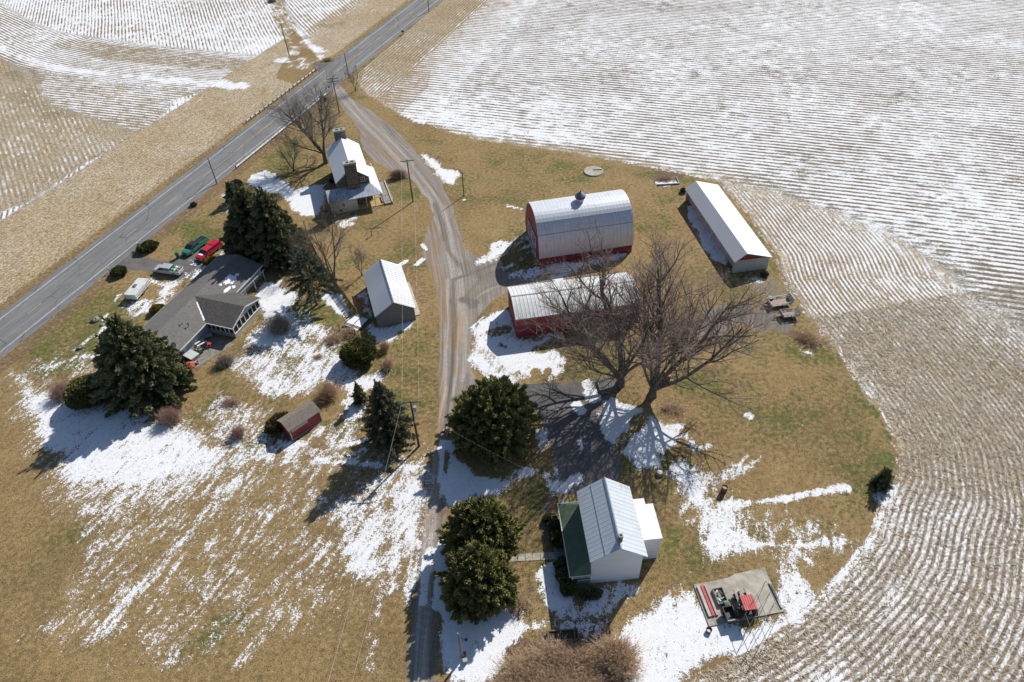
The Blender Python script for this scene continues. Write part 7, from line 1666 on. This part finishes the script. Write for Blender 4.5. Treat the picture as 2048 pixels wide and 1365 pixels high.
for a_ in range(nn+1):
    for b_ in range(nn+1): mb.v.append(((a_/nn-0.5)*1.9, (b_/nn-0.5)*1.5, 0.04+0.42*math.sin(math.pi*a_/nn)*math.sin(math.pi*b_/nn)+rs.uniform(0, 0.12)))
for a_ in range(nn):
    for b_ in range(nn): q_ = a_*(nn+1)+b_; mb.f.append((q_, q_+nn+1, q_+nn+2, q_+1))
o = mb.build("orange_tarp", pm("tarp_orange", (0.60, 0.13, 0.06), (0.42, 0.09, 0.05), 3, 0.7)); o.location = (x, y, 0.05); o.rotation_euler = (0, 0, R(-25)); tag(o, "crumpled orange tarp over a heap at the corner of the ranch patio", "tarp")
t = prop("patio_table", "grey metal patio table in the shadow of the screened wing", "table", (417, 678), 20, 0.055)
mb = MB(); mb.box(-0.75, 0.75, -0.45, 0.45, 0.70, 0.75); mb.build("top", pm("table_grey", (0.35, 0.38, 0.42), None, 2, 0.5), t)
for xx in (-0.65, 0.65):
    for yy in (-0.38, 0.38): mb = MB(); mb.box(xx-0.03, xx+0.03, yy-0.03, yy+0.03, 0, 0.7); mb.build("leg", M_STEEL, t)

# ------------------------------------------------------------------ walks
wk = thing("concrete_walk", "pale concrete slab walk leading from the evergreens to the porch steps", "walkway", (0, 0, 0))
wa, wb = Vector(plan(1020, 1117)), Vector(plan(1111, 1112)); n = 6
for k in range(n):
    p_ = wa.lerp(wb, (k+0.03)/n); q_ = wa.lerp(wb, (k+0.97)/n)
    mb = MB(); mb.bar((p_.x, p_.y, 0.03), (q_.x, q_.y, 0.03), 0.95, 0.06); mb.build("slab", pm("walk_slab", (0.50, 0.45, 0.37), (0.38, 0.34, 0.28), 2, 0.9), wk)
bw = pl([(1100, 995), (1094, 1020), (1090, 1045), (1090, 1068), (1093, 1082)])
wk = thing("brick_path", "narrow worn brick path beside the porch of the white farmhouse", "path", (0, 0, 0))
for k in range(4):
    for j in range(3):
        p_ = Vector(bw[k]).lerp(Vector(bw[k+1]), j/3+0.02); q_ = Vector(bw[k]).lerp(Vector(bw[k+1]), (j+1)/3-0.02)
        mb = MB(); mb.bar((p_.x, p_.y, 0.02), (q_.x, q_.y, 0.02), 0.8+0.12*((k+j) % 2), 0.05); mb.build("paver", brick_mat("path_brick", (0.27, 0.15, 0.12), (0.18, 0.13, 0.12), (0.2, 0.17, 0.14), 5.0) if (k == 0 and j == 0) else bpy.data.materials["path_brick"], wk)
x, y = plan(1122, 1008); mb = MB(); mb.box(-0.35, 0.35, -0.4, 0.4, 0, 0.5); o = mb.build("cellar_hatch", pm("hatch_cream", (0.5, 0.45, 0.36), None, 2, 0.8), None, bevel=0.03); o.location = (x, y, 0); o.rotation_euler = (0, 0, R(4)); tag(o, "small cream box at the north end of the green porch", "box")
t = prop("trellis", "low wooden trellis frame beside the foundation shrubs", "trellis", (1103, 1040), 4, 0)
mb = MB(); mb.box(0, 1.0, -0.04, 0.04, 0.9, 0.98); mb.box(-0.04, 0.04, -0.9, 0.04, 0.9, 0.98); mb.build("rail", M_WOODL, t)
for xx, yy in ((0, 0), (1.0, 0), (0, -0.9)): mb = MB(); mb.box(xx-0.04, xx+0.04, yy-0.1, yy-0.045, 0, 1.0); mb.build("post", M_WOODL, t)
# ------------------------------------------------------------------ loose corn residue lying on the near stubble
rs = np.random.RandomState(77)
reg = pl([(1440, 640), (1600, 640), (2080, 560), (2080, 1400), (1250, 1400), (1440, 1300), (1700, 1120), (1785, 940), (1700, 760)])
def scatter(reg, n, ok, seed):
    rs = np.random.RandomState(seed); xs = [p[0] for p in reg]; ys = [p[1] for p in reg]
    x = rs.uniform(min(xs), max(xs), n); y = rs.uniform(min(ys), max(ys), n)
    m = inside(x, y, reg); x, y = x[m], y[m]
    ix = np.clip(np.searchsorted(gx, x)-1, 0, NI-1); iy = np.clip(np.searchsorted(gy, y)-1, 0, NJ-1); k = iy*NI+ix
    m = ok(k, rs); return x[m], y[m], k[m]
x, y, kk = scatter(reg, 150000, lambda k, r_: (stub.a[k] > 0.6) & (r_.rand(len(k)) > snow.a[k]*0.9), 5)
n = len(x); an = rs.uniform(0, np.pi, n); ln = rs.uniform(0.12, 0.42, n); wd = rs.uniform(0.012, 0.035, n)
c, s_ = np.cos(an), np.sin(an); z0_ = rs.uniform(0.02, 0.07, n); z1_ = z0_+rs.uniform(0, 0.10, n)
P_ = np.stack([np.stack([x-c*ln+s_*wd, y-s_*ln-c*wd, z0_], 1), np.stack([x-c*ln-s_*wd, y-s_*ln+c*wd, z0_+0.01], 1), np.stack([x+c*ln-s_*wd, y+s_*ln+c*wd, z1_+0.01], 1), np.stack([x+c*ln+s_*wd, y+s_*ln-c*wd, z1_], 1)], 1).reshape(-1, 3)
tn = np.repeat(rs.rand(n), 4); col = np.stack([tn, tn, tn, np.ones_like(tn)], 1)
o = raw_mesh("corn_residue", P_, np.arange(4*n).reshape(-1, 4), leaf_mat("corn_straw", (0.24, 0.17, 0.11), (0.50, 0.42, 0.30), (0.74, 0.67, 0.52)), None, {"tone": col})
struct(o, 'stuff'); o["label"] = "loose pale corn stalks scattered over the stubble field"; 
# short grass blades and dead leaves on the lawns near the camera
reg = pl([(0, 700), (860, 700), (1700, 760), (1780, 960), (1700, 1120), (1500, 1280), (1300, 1400), (900, 1400), (0, 1400)])
x, y, kk = scatter(reg, 120000, lambda k, r_: (stub.a[k] < 0.3) & (grav.a[k] < 0.2) & (asph.a[k] < 0.1) & (r_.rand(len(k)) > snow.a[k]*1.0), 6)
n = len(x); an = rs.uniform(0, 2*np.pi, n); ln = rs.uniform(0.05, 0.13, n); wd = rs.uniform(0.02, 0.06, n); c, s_ = np.cos(an), np.sin(an); hh = rs.uniform(0.03, 0.12, n)
P_ = np.stack([np.stack([x+s_*wd, y-c*wd, np.zeros(n)], 1), np.stack([x-s_*wd, y+c*wd, np.zeros(n)], 1), np.stack([x+c*ln, y+s_*ln, hh], 1)], 1).reshape(-1, 3)
tn = np.repeat(np.clip(rs.rand(n)*0.9-green.a[kk]*0.3+0.2, 0, 1), 3); col = np.stack([tn, tn, tn, np.ones_like(tn)], 1)
o = raw_mesh("grass", P_, np.arange(3*n).reshape(-1, 3), leaf_mat("winter_grass", (0.080, 0.088, 0.032), (0.24, 0.165, 0.075), (0.44, 0.32, 0.165)), None, {"tone": col})
struct(o, 'stuff'); o["label"] = "short winter-tan grass tufts covering the lawns and hay field"
